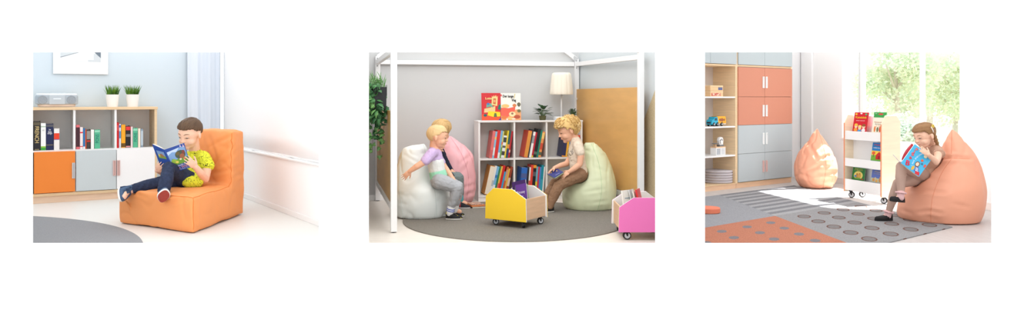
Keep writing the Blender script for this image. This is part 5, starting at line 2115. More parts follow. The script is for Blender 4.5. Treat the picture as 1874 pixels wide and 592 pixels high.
mb.chain([(J(812, 328, -.02), .074), (J(827, 326, -.05), .064), (J(839.5, 325.5, -.06), .053), (J(841, 343, -.04), .048), (J(842, 354, -.035), .042)])
mb.chain([(J(812, 328, .10), .074), (J(826, 325, .1), .064), (J(838, 324, .1), .053), (J(836, 343, .1), .047), (J(834, 354, .1), .042)])
mb.ell(J(812, 327, .05), .085)
trB = fuse('trousers', mb, mat('grey_green_twill', (120, 132, 132), .9, bump=.1, bscale=160), kB, .006, 3, (.003, 18, 7))
mb = MB(); mb.chain([(J(842, 355, -.034), .036), (J(842.5, 367, -.03), .034)]); fuse('sock', mb, mat('teal_knit', (84, 168, 176), .9), kB, .005, 3)
mb = MB(); mb.chain([(J(834, 355, .1), .036), (J(834, 367, .1), .034)]); fuse('sock', mb, mat('teal_knit', (84, 168, 176)), kB, .005, 3)
M_SHN = mat('black_navy_shoe', (34, 36, 44), .75)
s3 = shoe(kB, onfloor(J(835.5, 377, -.06)), onfloor(J(860.5, 376, -.09)), UP, .066, M_SHN, mat('white_red_sole', (214, 206, 206), .6), straps=1, tall=.46, m_extra=mat('red_strap', (206, 60, 70), .7))
s4 = shoe(kB, onfloor(J(828, 374, .09)), onfloor(J(851, 373, .07)), UP, .066, M_SHN, mat('white_red_sole', (214, 206, 206)), straps=1, tall=.46, m_extra=mat('red_strap', (206, 60, 70)))
hair(kB, HM, [(206, 170, 116), (184, 146, 96), (222, 190, 136)], lambda x, y: .17 if y > .2 else (.17 - .25 * (.2 - y) / .2 if y > 0 else (-.08 if y > -.16 else -.24)),
     lambda x, y, z: .02 + .035 * max(0, min(1, (z - .1) / .3)), lambda p: V((0, 1, -.25)) if p.z > .34 and p.y > -.2 else V((0, .0, -1)), n=280, length=.32, rad=.011, seed=6)
bagB = drop_bag(View(829, 8.32), [(249.5, 821, 825), (257, 811, 838), (267, 802, 851), (282, 794, 864.5), (300, 789.5, 868.5), (330, 788, 871), (350, 789.5, 869.5), (364, 794, 866.5), (374, 803, 859), (378, 812, 850)], depth=.92)
M_BAGP = mat('pink_leatherette', (246, 184, 190), .5, spec=.4)
bpk = make_bag('pink bean bag between the navy-sweatered boy and the bookcase', bagB, M_BAGP, mat('pink_seam', (220, 146, 160), .6), kids_of(kB),
         [seam_px([(824, 251), (846, 285), (858, 330), (852, 376)]), seam_px([(850, 268), (866, 300), (868, 350)])], (.009, 6, 7.7), folds=[[(842, 301), (862, 282)], [(846, 296), (846, 270)], [(846, 345), (870, 338)], [(830, 262), (845, 292)], [(852, 358), (868, 352)]], fd=.008)

# ================= curly boy with the book
vC = View(1045, 7.72)
J = lambda px, py, d=0.0: vC(px, py, d)
kC = thing('person', 'curly blond boy in a cream t-shirt and brown trousers looking at a book', 'person', J(1058, 330, 0))
HM = head_frame(J(1031.5, 218, -.02), J(1046.5, 258.5, -.0), -vC.u * .95 - vC.v * .28 - UP * .4)
mb = MB(); head_shape(mb, HM)
mb.chain([(HM @ V((0, -.12, -.2)), .042), (J(1052, 253, .0), .043), (J(1055, 263, .0), .058)])
mb.chain([(J(1060, 318, .01), .08), (J(1057, 301, .01), .076), (J(1055, 282, .0), .076), (J(1055, 268, .0), .063)])
mb.cap(J(1057, 265, -.075), .041, J(1052, 266, .09), .041)
mb.chain([(J(1058, 267, -.1), .04), (J(1063, 286, -.13), .033), (J(1061, 301, -.14), .03), (J(1052, 308, -.15), .028), (J(1042, 314.5, -.15), .02)])
hand(mb, J(1042, 314.5, -.15), J(1034, 320, -.15), vC.v * .5 - UP * .6 - vC.u * .2, -1, .118, .35, .3)
mb.chain([(J(1050, 268, .1), .038), (J(1043, 290, .1), .031), (J(1037, 300, .06), .029), (J(1026, 303, .02), .026), (J(1014.5, 308, -.02), .02)])
hand(mb, J(1015, 308, -.02), J(1009, 311.5, -.04), -UP * .9 - vC.v * .2, 1, .115, .4, .35)
mb.chain([(J(1060, 320, -.05), .07), (J(1040, 329, -.09), .06), (J(1023, 339, -.12), .047), (J(1014, 357, -.13), .044), (J(1006, 375, -.14), .03), (J(1005, 383, -.15), .027), (J(998, 385, -.16), .02)])
mb.chain([(J(1058, 320, .07), .068), (J(1036, 327, .05), .058), (J(1016, 335, .03), .046), (J(1004, 354, .02), .042), (J(995, 371, .01), .03), (J(994, 379, .0), .027), (J(986, 381, .0), .02)])
body = obj('body', remesh(mb.bm, .0042, 4), M_SKIN_B, kC, world=True, smooth=True)
tr = bvh_of([body]); face_parts(kC, tr, HM, brow=(196, 152, 100), skin=M_SKIN_B)
M_CREAM = mat('cream_cotton', (226, 210, 190), .85, bump=.1, bscale=120)
mb = MB()
mb.chain([(J(1060, 314, .01), .087), (J(1057, 301, .01), .084), (J(1055, 282, .0), .085), (J(1055, 270, .0), .076)])
mb.cap(J(1057, 266, -.075), .054, J(1052, 267, .09), .054)
mb.chain([(J(1052.5, 257.5, .0), .055), (J(1055, 266, .0), .07)])
mb.chain([(J(1058, 267, -.1), .05), (J(1062, 279, -.125), .048)]); mb.chain([(J(1050, 268, .1), .048), (J(1045, 284, .1), .043)])
tsC = fuse('t_shirt', mb, M_CREAM, kC, .006, 4, (.0035, 20, 8))
tt = bvh_of([tsC])
for (px, py, rx, ry, c) in ((1042, 279.5, 4, 5.5, (120, 124, 88)), (1044.5, 281, 2.6, 4, (70, 76, 56)), (1040, 283.5, 2.2, 2.4, (150, 140, 90)), (1047.5, 278, 2, 5, (160, 150, 140))):
    mb = MB(); pts = []
    for k in range(14):
        a = 2 * pi * k / 14
        q = at(px + rx * cos(a) * (1 + .25 * sin(3 * a)), py + ry * sin(a) * (1 + .2 * cos(4 * a)), 6.5) - V((0, 0, H)); q.normalize()
        loc, nr, i, d_ = tt.ray_cast(V((0, 0, H)), q)
        if loc is not None: pts.append(loc + nr * .0012)
    if len(pts) > 5:
        mb._face([mb.bm.verts.new(p) for p in pts]); r_ = bmesh.ops.extrude_face_region(mb.bm, geom=mb.bm.faces[:])
        for e in r_['geom']:
            if isinstance(e, bmesh.types.BMVert): e.co += vC.v * .002
        obj('shirt_print', mb, cm(c, .8), tsC, world=True)
M_BROWN = mat('brown_twill', (150, 116, 90), .9, var=.06, scale=60, bump=.12, bscale=160)
mb = MB()
mb.chain([(J(1060, 320, -.05), .078), (J(1040, 329, -.09), .068), (J(1023, 339.5, -.12), .056), (J(1014.5, 357, -.13), .052), (J(1007, 374, -.14), .043), (J(1005.5, 379, -.145), .042)])
mb.chain([(J(1058, 320, .07), .076), (J(1036, 327, .05), .066), (J(1016, 335.5, .03), .054), (J(1004.5, 354, .02), .05), (J(996, 369, .01), .042), (J(994.5, 375, .005), .041)])
mb.ell(J(1060, 319, .01), .088)
trC = fuse('trousers', mb, M_BROWN, kC, .006, 3, (.0045, 20, 9))
s5 = shoe(kC, onfloor(J(1014, 390, -.13)), onfloor(J(986, 392, -.19)), UP, .066, M_SHK, M_SOLEG, straps=2, tall=.46, m_extra=mat('shoe_strap_black', (40, 40, 42)))
s6 = shoe(kC, onfloor(J(1003, 385, .03)), onfloor(J(976, 387, -.02)), UP, .066, M_SHK, M_SOLEG, straps=2, tall=.46, m_extra=mat('shoe_strap_black', (40, 40, 42)))
hair(kC, HM, [(220, 184, 120), (200, 160, 96), (236, 206, 150)], lambda x, y: .20 if y > .2 else (.20 - .22 * (.2 - y) / .2 if y > 0 else (.0 if y > -.14 else -.28)),
     lambda x, y, z: .05 + .05 * max(0, min(1, (z - .0) / .4)), lambda p: V((p.x * .5, .6 if p.y > 0 else -.3, -1)), n=330, length=.32, rad=.022, curl=.04, seed=9)
# the book on his lap
bo = thing('picture_book', 'navy blue picture book with yellow shapes on the curly boy\'s lap', 'book', J(1016, 322, -.1))
q0, q1, q2, q3 = J(1014.6, 326, -.20), J(1031, 315.5, -.16), J(1020.5, 308.8, -.02), J(1000.7, 318.6, -.06)
nrm = (q1 - q0).cross(q3 - q0).normalized()
if nrm.z < 0: nrm = -nrm
mb = MB(); mb.prism([q0, q1, q2, q3], -nrm * .002); obj('cover', mb, cm((44, 52, 120), .35), bo, world=True)
mb = MB(); k_ = (q0 + q1 + q2 + q3) / 4
mb.prism([p.lerp(k_, .03) - nrm * .002 for p in (q0, q1, q2, q3)], -nrm * .010); obj('pages', mb, mat('greenish_pages', (190, 200, 170), .8), bo, world=True)
mb = MB(); mb.prism([p - nrm * .012 for p in (q0, q1, q2, q3)], -nrm * .002); obj('cover', mb, cm((90, 130, 90), .4), bo, world=True)
PQ = lambda u, v_: (q0 + (q1 - q0) * u) * (1 - v_) + (q3 + (q2 - q3) * u) * v_
art_shapes(bo, PQ, [(oval(.28, .6, .07, .1), (232, 200, 70)), (oval(.5, .72, .08, .07), (232, 200, 70)), (oval(.62, .5, .07, .09), (226, 190, 60)), (oval(.42, .42, .08, .06), (236, 206, 80)), (oval(.75, .7, .06, .07), (226, 190, 60)), (oval(.3, .82, .06, .05), (236, 206, 80)), ([(.3, .2), (.7, .16), (.7, .2), (.3, .24)], (150, 160, 210))])
bagC = drop_bag(View(1078, 7.9), [(261.3, 1071, 1088), (265, 1068, 1093), (272, 1067, 1101), (281, 1066, 1108.6), (295, 1064, 1116.5), (311, 1055, 1122.5), (328, 1042, 1126.5), (342, 1032, 1128.5), (355, 1028.5, 1128.5), (369, 1029, 1127), (380, 1034, 1122.5), (388, 1046, 1114), (391.5, 1060, 1098)], depth=.95)
M_BAGG = mat('light_green_leatherette', (218, 226, 190), .5, spec=.4)
bgr = make_bag('light green bean bag in front of the plywood side board', bagC, M_BAGG, mat('green_seam', (182, 208, 164), .6), kids_of(kC),
         [seam_px([(1082, 263), (1096, 300), (1101, 350), (1092, 390)]), seam_px([(1072, 264), (1068, 290)])], (.0075, 6, 12.1), folds=[[(1070, 288), (1086, 263)], [(1082, 334), (1110, 329)], [(1070, 352), (1108, 346)], [(1088, 306), (1112, 316)], [(1084, 372), (1112, 368)]], fd=.006)
# ================================================================== RIGHT ROOM
R.z0 = 0.0
RA = radians(36.8)
rx = V((cos(RA), sin(RA), 0)); ry = V((-rx.y, rx.x, 0))
K0 = fl(1348, 345.3)                                       # cabinets meet here (front, floor)
tE = along(K0, rx, 1449)
KL = K0 + rx * along(K0, rx, 1290) - rx * .10              # open end, just outside the opening
CD = .36
WBR = K0 + ry * (CD + .012)
CR = WBR + rx * along(WBR, rx, 1467)                       # corner by the window wall
Wn0 = V((CR.x, CR.y, 0))
Wn1 = fl(1814, 386)
wd = (Wn1 - Wn0).normalized()
wn = V((-wd.y, wd.x, 0))
if wn.x < 0: wn = -wn                                      # out of the room
Wn2 = Wn0 + wd * ((4.74 - Wn0.y) / wd.y)
ZRm = 2.25
ZRw = 3.1
LW = WBR + rx * (along(WBR, rx, 1290) - .62)
wall('wall_back_warm', [LW, CR], -.05, ZRm, M_WALL_R)
wall('wall_divider', [V((1.185, 4.72, 0)), LW], -.05, ZRm, M_WALL_R)
M_FLOOR_R = mat('pale_floor_boards', (196, 190, 187), .45, var=.06, scale=4, stretch=(9, 1, 1), spec=.3)
floor('floor_right_room', [(1.19, 4.71), (Wn2.x, 4.71), Wn2, CR, LW], 0, M_FLOOR_R)

# window wall: opening between two uprights above a low parapet
def on_wn(px, py=None, off=0.0):
    o = Wn0 - wn * off
    t = along(o, wd, px)
    p = o + wd * t
    return p if py is None else V((p.x, p.y, zat(p, py)))


wA, wB = on_wn(1541), on_wn(1768)
zsl = .60
mb = MB()
TH_ = .10


def upright(a, b, z0, z1, off0=0.0, off1=None):
    off1 = TH_ if off1 is None else off1
    mb.prism([V((a.x, a.y, z0)) + wn * off0, V((b.x, b.y, z0)) + wn * off0, V((b.x, b.y, z0)) + wn * off1, V((a.x, a.y, z0)) + wn * off1], (0, 0, z1 - z0))


upright(Wn0 - wd * .02, wA, -.05, ZRw)
upright(wA, wB, -.05, zsl)
upright(wB, Wn2, -.05, ZRw)
upright(wA, wB, ZRw - .45, ZRw)
struct('wall_window_side', mb, M_WALL_R)
# shallow pillar next to the cabinets
mb = MB()
a, b = on_wn(1467), on_wn(1487)
upright(Wn0 + wd * .03, Wn0 + wd * .30, 0, ZRm, -.03, .0)
struct('trim_1', mb, M_WALL_R)
mb = MB()
upright(Wn0 + wd * .31, wA, 0, .075, -.012, .0); upright(wA + wd * .001, Wn2, 0, .075, -.012, 0)
struct('baseboard_window', mb, mat('skirting_warm', (236, 226, 222), .5), bevel=.002)
w2 = bpy.data.objects.new('window_2', None); COL.objects.link(w2); tag(w2, kind='structure')
mb = MB(); upright(wA, wB, zsl, zsl + .02, -.03, TH_); obj('window_sill', mb, M_WHITE, w2, world=True, bevel=.003)
mb = MB()
pA, pB, pM = on_wn(1585, off=-.06), on_wn(1768, off=-.06), on_wn(1688, off=-.06)
wz0, wz1 = zsl + .02, ZRw - .45
def bar(px0, px1, o0=.05, o1=.09):
    a, b = on_wn(px0, off=-.07), on_wn(px1, off=-.07)
    mb.prism([V((a.x, a.y, wz0)) - wn * .02, V((b.x, b.y, wz0)) - wn * .02, V((b.x, b.y, wz0)) + wn * .02, V((a.x, a.y, wz0)) + wn * .02], (0, 0, wz1 - wz0))
bar(1541.5, 1545); bar(1573.5, 1582); bar(1685.5, 1691); bar(1759, 1772)
obj('window_frame', mb, mat('window_white', (238, 242, 242), .4), w2, world=True, bevel=.003)
mb = MB(); a, b = on_wn(1570.8, off=-.05), on_wn(1573.8, off=-.05)
mb.prism([V((a.x, a.y, wz0)), V((b.x, b.y, wz0)), V((b.x, b.y, wz0)) + wn * .03, V((a.x, a.y, wz0)) + wn * .03], (0, 0, wz1 - wz0))
obj('window_gasket', mb, cm((150, 186, 178), .4), w2, world=True)
mb = MB(); a, b = on_wn(1545, off=-.07), on_wn(1760, off=-.07)
mb.prism([V((a.x, a.y, wz0)), V((b.x, b.y, wz0)), V((b.x, b.y, wz0)) + wn * .004, V((a.x, a.y, wz0)) + wn * .004], (0, 0, wz1 - wz0))
obj('window_pane', mb, M_GLASS, w2, world=True)

# ------------------------------------------------------------------ outside
def leafmat(c):
    nm = 'far_leaf_%d_%d_%d' % c
    if nm in MATS: return MATS[nm]
    m = mat(nm, c, .7)
    nt = m.node_tree
    t = nt.nodes.new('ShaderNodeBsdfTranslucent'); t.inputs['Color'].default_value = lin(c)
    mx = nt.nodes.new('ShaderNodeMixShader'); mx.inputs[0].default_value = .5
    nt.links.new(nt.nodes['Principled BSDF'].outputs[0], mx.inputs[1]); nt.links.new(t.outputs[0], mx.inputs[2])
    nt.links.new(mx.outputs[0], nt.nodes['Material Output'].inputs['Surface'])
    return m


def tree(label, c, h, rad, cols, seed, zc=None, n=9000, name='tree', leafsize=.085):
    rnd = random.Random(seed)
    th = thing(name, label, 'tree', c, 0, 'trees outside the window')
    mb = MB(); mb.tube([V((0, 0, 0)), V((.05, 0, h * .3)), V((0, .05, h * .7))], [h * .03, h * .022, h * .01], 8)
    for k in range(5):
        a = k * 1.3; mb.tube([V((.03, 0, h * (.3 + .06 * k))), V((cos(a) * rad * .6, sin(a) * rad * .6, h * (.5 + .07 * k)))], [h * .012, h * .004], 6)
    obj('trunk', mb, mat('bark', (206, 200, 186), .9, var=.2, scale=12), th)
    mb = MB()
    blobs = []
    for i in range(26):
        a, b = rnd.uniform(0, 2 * pi), math.asin(rnd.uniform(-.9, 1))
        q = rnd.uniform(.35, .8)
        blobs.append((V((rad * q * cos(b) * cos(a), rad * q * cos(b) * sin(a), h * .6 + h * .34 * q * sin(b))), rad * rnd.uniform(.22, .42)))
    for i in range(n):
        bc, br = rnd.choice(blobs)
        o_ = V((rnd.gauss(0, 1), rnd.gauss(0, 1), rnd.gauss(0, 1))).normalized() * br * rnd.uniform(.6, 1.05)
        p = bc + o_
        d = (V((rnd.uniform(-1, 1), rnd.uniform(-1, 1), rnd.uniform(-1, .6))) + o_.normalized() * .6).normalized()
        w_ = d.cross(V((rnd.uniform(-1, 1), rnd.uniform(-1, 1), rnd.uniform(-1, 1)))).normalized()
        mb.mi = rnd.randrange(len(cols))
        s_ = leafsize * rnd.uniform(.6, 1.3)
        mb.quad([p, p + d * s_ * .5 + w_ * s_ * .32, p + d * s_, p + d * s_ * .5 - w_ * s_ * .32])
    obj('crown', mb, [leafmat(c_) for c_ in cols], th, smooth=False)
    return th


GRN = [(238, 244, 222), (230, 241, 222), (243, 246, 226), (224, 238, 220)]
GRN2 = [(234, 244, 234), (228, 240, 230), (240, 247, 238)]
mb = MB(); mb.b2((4.7, 8.0, -.35), (26, 40, -.3))
struct('ground_outside', mb, mat('pale_lawn', (226, 232, 206), .95))
tree('tall yellow-green tree filling the middle of the window view', V((at(1640, 0, 17).x, 17, -.3)), 3.1, 1.0, GRN, 1)
tree('round yellow-green tree seen past the window mullion', V((at(1745, 0, 19.2).x, 19.2, -.3)), 2.85, 1.1, GRN, 2)
tree('pale green tree seen between the trolley and the mullion, farther back', V((at(1668, 0, 22.5).x, 22.5, -.3)), 2.7, 1.0, GRN2, 3)
tree('faint tall tree farther off behind the other trees', V((at(1700, 0, 26).x, 26, -.3)), 4.0, 1.7, GRN2, 4)
tree('bushy blue-green shrub close outside the low window sill', V((at(1655, 0, 11.5).x, 11.5, -.3)), 1.35, .42, GRN2, 5, n=5000, name='shrub', leafsize=.05)

# ------------------------------------------------------------------ cabinets
M_PINKB = mat('beech_side', (226, 190, 158), .5, var=.05, scale=5, stretch=(1, 1, 10))
Zr = lambda row: zat(K0, row)
zb0, zb1 = Zr(336), Zr(345)
zplinth = Zr(336.5)
zrow = [Zr(r) for r in (334.5, 282.5, 229.8, 177.2, 122.5)]
zmid0, zmid1 = Zr(122.0), Zr(118.6)
ZT = 1.98
M_GDOOR = mat('grey_blue_door', (174, 184, 188), .5)
M_CORAL = mat('coral_door', (196, 130, 106), .5)


def unit_shell(th, w_, open_front):
    T = .021
    for x_ in (0, w_ - T):
        mb = MB(); mb.b2((x_, 0, zplinth), (x_ + T, CD, ZT)); obj('side_panel', mb, M_BIRCH, th)
    mb = MB(); mb.b2((T, CD - .008, zplinth), (w_ - T, CD, ZT)); obj('back_panel', mb, mat('unit_back', (222, 214, 208), .6), th)
    mb = MB(); mb.b2((T, -.001, zplinth), (w_ - T, CD - .008, zrow[0] - .006)); obj('bottom_board', mb, M_BIRCH_H, th)
    mb = MB(); mb.b2((T, -.001, zmid0 + .002), (w_ - T, CD - .008, zmid1)); obj('middle_board', mb, M_BIRCH_H, th)
    mb = MB(); mb.b2((T, 0, ZT - T), (w_ - T, CD - .008, ZT)); obj('top', mb, M_BIRCH_H, th)
    mb = MB(); mb.b2((.002, .008, 0), (w_ - .002, CD, zplinth)); obj('plinth', mb, M_PINKB, th)


def door(th, x0, x1, z0, z1, m, side, hz, label=None, hm=None):
    mb = MB(); mb.b2((x0, -.017, z0), (x1, .0, z1))
    d = obj('door', mb, m, th, bevel=.002)
    if label: d['label'] = label
    if side:
        xh = x1 - .012 - .038 if side > 0 else x0 + .012
        grip(d, xh, xh + .034, hz - .075, hz + .075, -.017, hm or mat('white_steel', (236, 238, 238), .35, metal=.2))
    return d


wr = tE
ca = thing('door_cabinet', 'tall birch cabinet with coral doors over grey doors beside the bare wall', 'cabinet', K0, RA)
unit_shell(ca, wr, False)
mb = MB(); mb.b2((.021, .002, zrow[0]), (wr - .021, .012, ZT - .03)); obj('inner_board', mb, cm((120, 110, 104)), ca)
xm = along(K0, rx, 1397.5)
gp = .0035
for i in range(4):
    m_ = M_GDOOR if i < 2 else M_CORAL
    lb = 'grey door' if i < 2 else 'coral door'
    z0_, z1_ = zrow[i] + gp * .5, zrow[i + 1] - gp * .5
    hz_ = (z0_ + z1_) / 2
    hm_ = pinkm if i == 0 else None
    door(ca, .018, xm - gp / 2, z0_, z1_, m_, 1, hz_, lb, hm_); door(ca, xm + gp / 2, wr - .016, z0_, z1_, m_, -1, hz_, lb, hm_)
door(ca, .018, xm - gp / 2, zmid1 + .004, ZT - .02, M_GDOOR, 0, 0, 'grey door'); door(ca, xm + gp / 2, wr - .016, zmid1 + .004, ZT - .02, M_GDOOR, 0, 0, 'grey door')

wl = (K0 - KL).length + .25
KO = K0 - rx * (wl + .002)
cb = thing('shelf_cabinet', 'tall birch cabinet with open toy shelves and grey upper doors', 'cabinet', KO, RA)
unit_shell(cb, wl, True)
door(cb, .018, wl * .45, zmid1 + .004, ZT - .02, M_GDOOR, 0, 0, 'grey door'); door(cb, wl * .45 + gp, wl - .016, zmid1 + .004, ZT - .02, M_GDOOR, 0, 0, 'grey door')
zsh = [Zr(r) for r in (283.4, 230.8, 177.0)]
for z_ in zsh:
    mb = MB(); mb.b2((.021, .004, z_ - .018), (wl - .021, CD - .008, z_)); obj('shelf', mb, M_WHITE, cb)
MKO = Matrix.Translation(KO) @ Matrix.Rotation(RA, 4, 'Z')
ybk = .10
def onshelf(px, dep):
    o = KO + ry * dep
    return along(o, rx, px), (o + rx * along(o, rx, px)).y


zfl = zrow[0] - .006
# cushions
xc, Yc = onshelf(1313.5, .19)
rc_ = 26.5 * Yc / F
for i in range(5):
    nm = ['lowest', 'second from the bottom', 'in the middle', 'second from the top', 'topmost'][i]
    c = MKO @ V((xc, .19, zfl + .0006 + i * .0322))
    th = thing('floor_cushion', 'flat round grey cushion, %s of the stack on the shelf bottom' % nm, 'cushion', c, RA + i * .7, 'stacked round grey cushions')
    mb = MB(); mb.lathe((0, 0, 0), [(0, 0), (rc_ * .94, 0), (rc_ * .99, .006), (rc_ * (1.0 + .006 * (i % 2)), .016), (rc_ * .99, .026), (rc_ * .94, .0316), (0, .0316)], 40)
    obj('cover', mb, mat('cushion_grey', (196, 190, 194), .85, bump=.1, bscale=120), th, smooth=True)
    mb = MB(); mb.lathe((0, 0, .0155), [(rc_ * .99, 0), (rc_ * 1.012, .0008), (rc_ * .99, .0016)], 40); obj('piping', mb, mat('cushion_piping', (160, 156, 160), .85), th)
# toy scale
xs_, Ys = onshelf(1314.5, .10)
s = Ys / F
ts = thing('toy_scale', 'wooden toy shop scale with white dial and printed keys on the third shelf', 'toy scale', MKO @ V((xs_, .10, zsh[0] + .0005)), RA)
wS = 27 * s
mb = MB(); mb.b2((-wS / 2, -.04, 0), (wS / 2, .05, 13.5 * s)); obj('body', mb, M_WHITE, ts, bevel=.003)
mb = MB(); mb.b2((-wS / 2 - .003, -.042, 13.5 * s), (wS / 2 + .003, .05, 15.5 * s)); obj('top', mb, mat('toy_wood', (228, 190, 150), .5), ts, bevel=.002)
for j, (x0_, nx_, c) in enumerate(((-wS * .43, 4, (150, 158, 168)), (wS * .05, 5, (200, 204, 208)))):
    for a in range(nx_):
        for b in range(4):
            mb = MB(); dx = wS * .4 / nx_
            mb.b2((x0_ + a * dx, -.0412, .01 + b * .019), (x0_ + a * dx + dx * .8, -.04, .01 + b * .019 + .015)); obj('key', mb, cm(c), ts)
mb = MB(); mb.tube([V((-wS * .3, 0, 15.5 * s)), V((-wS * .3, 0, 20 * s))], .014, 12); obj('post', mb, mat('toy_wood', (228, 190, 150)), ts)
mb = MB(); mb.lathe((-wS * .3, 0, 20 * s), [(0, 0), (.042, .002), (.05, .01), (.046, .012), (0, .008)], 28); obj('pan', mb, mat('grey_pan', (128, 130, 134), .4), ts)
mb = MB(); mb.b2((wS * .02, -.02, 15.5 * s), (wS * .46, .03, 18.5 * s)); obj('dial_base', mb, mat('dial_grey', (130, 134, 138), .5), ts, bevel=.003)
mb = MB()
dpts = [(wS * .06, 18.5), (wS * .42, 18.5), (wS * .46, 27), (wS * .40, 31.5), (wS * .24, 33), (wS * .04, 31.5), (-wS * .02, 27)]
mb.prism([V((x_, -.015, z_ * s)) for x_, z_ in dpts], (0, .035, 0)); obj('dial', mb, M_WHITE, ts, bevel=.005)
mb = MB(); mb.prism([V((wS * .08, -.0162, 27.5 * s)), V((wS * .24, -.0162, 29.8 * s)), V((wS * .38, -.0162, 27.5 * s)), V((wS * .34, -.0162, 25.5 * s)), V((wS * .24, -.0162, 27.5 * s)), V((wS * .12, -.0162, 25.5 * s))], (0, .001, 0)); obj('dial_scale', mb, cm((150, 154, 158)), ts)
mb = MB(); mb.prism([V((wS * .12, -.0175, 20 * s)), V((wS * .17, -.0175, 20 * s)), V((wS * .08, -.0175, 28 * s)), V((wS * .05, -.0175, 27 * s))], (0, .001, 0)); obj('needle', mb, cm((40, 40, 42)), ts)
# toy truck
xt, Yt = onshelf(1311, .11)
s = Yt / F
tk = thing('toy_truck', 'toy truck with turquoise cab and yellow animal-window trailer on the second shelf', 'toy truck', MKO @ V((xt, .11, zsh[1] + .0005)), RA)
u = s
M_TURQ = mat('toy_turquoise', (40, 168, 200), .35)
M_YEL = mat('toy_yellow', (240, 170, 40), .35)
mb = MB()
mb.prism([V((x_ * u, -.045, z_ * u)) for x_, z_ in ((-21, 3), (-2, 3), (-2, 9), (-4.5, 15.5), (-5, 17), (-13, 17), (-15, 13), (-20, 11), (-21, 7))], (0, .09, 0)); cab_ = obj('cab', mb, M_TURQ, tk, bevel=.004)
mb = MB(); mb.prism([V((x_ * u, -.046, z_ * u)) for x_, z_ in ((-13.5, 10.5), (-6, 10.5), (-6.5, 15), (-12.5, 15))], (0, .0012, 0)); obj('cab_window', mb, cm((26, 60, 84), .2), cab_)
mb = MB(); mb.b2((-21.6 * u, -.03, 5 * u), (-20.8 * u, .03, 8 * u)); obj('grille', mb, cm((40, 50, 60)), cab_)
mb = MB(); mb.b2((-2 * u, -.04, 3 * u), (20 * u, .04, 5 * u)); obj('chassis', mb, cm((222, 220, 214)), tk)
mb = MB(); mb.prism([V((x_ * u, -.046, z_ * u)) for x_, z_ in ((-3, 5), (20, 5), (19, 14), (17.5, 18), (-7, 18), (-4, 15.5))], (0, .092, 0)); tr_ = obj('trailer', mb, M_YEL, tk, bevel=.004)
for x_, r_ in ((2, 2.6), (7.5, 3.3), (13.5, 2.3)):
    mb = MB(); mb.lathe((x_ * u, -.0465, 11.5 * u), [(0, 0), (r_ * u, 0), (r_ * u, .0012), (0, .0012)], 18, RXm); obj('round_window', mb, cm((150, 80, 40), .3), tr_)
for x_ in (-15, -5, 7):
    for yy in (-.043, .043):
        mb = MB(); mb.lathe((x_ * u, yy, 3.6 * u), [(0, -.009), (2.6 * u, -.009), (3.5 * u, -.006), (3.5 * u, .006), (2.6 * u, .009), (0, .009)], 22, RXm); wh = obj('wheel', mb, M_TYRE, tk)
        mb = MB(); mb.lathe((x_ * u, yy + math.copysign(.0095, yy), 3.6 * u), [(0, -.001), (1.7 * u, -.001), (1.7 * u, .001), (0, .001)], 16, RXm); obj('hub_cap', mb, cm((180, 184, 188)), wh)
# two boxes
xb_, Yb_ = onshelf(1304, .12)
s = Yb_ / F
bw, bd = 36 * s, .13
for i, (z0_, hgt, lab) in enumerate(((0, 9.6, 'wooden puzzle box with a red printed strip, lower of the two on the top shelf'), (9.9, 10.2, 'wooden puzzle box with a blue label, upper of the two on the top shelf'))):
    th = thing('wooden_box', lab, 'box', MKO @ V((xb_, .12, zsh[2] + .0005 + z0_ * s)), RA)
    mb = MB(); mb.b2((-bw / 2, -bd / 2, 0), (bw / 2, bd / 2, hgt * s * .72)); obj('body', mb, mat('box_wood', (226, 190, 146), .55, var=.05, scale=8, stretch=(1, 1, 8)), th, bevel=.002)
    mb = MB(); mb.b2((-bw / 2 - .001, -bd / 2 - .001, hgt * s * .72 + .0006), (bw / 2 + .001, bd / 2 + .001, hgt * s)); obj('lid', mb, mat('box_lid_wood', (232, 200, 158), .55), th, bevel=.002)
    mb = MB()
    if i == 0:
        mb.b2((-bw * .42, -bd / 2 - .002, hgt * s * .12), (bw * .3, -bd / 2, hgt * s * .66)); obj('printed_strip', mb, artmat('red_strip', [(222, 178, 150), (196, 90, 80), (226, 200, 176), (206, 130, 110)], 34, .5, 8.0), th)
    else:
        mb.b2((bw * .12, -bd / 2 - .002, hgt * s * .2), (bw * .44, -bd / 2, hgt * s * .68)); obj('printed_label', mb, cm((70, 90, 150)), th)
        q = MB(); q.b2((bw * .14, -bd / 2 - .0026, hgt * s * .46), (bw * .42, -bd / 2 - .002, hgt * s * .64)); obj('printed_label', q, cm((110, 116, 130)), th)

# ------------------------------------------------------------------ patchwork rug
Mq, Pq, Qq = fl(1418.5, 397.3), fl(1316, 358.5), fl(1570, 371.7)
Uq, Vq = Qq - Mq, Pq - Mq


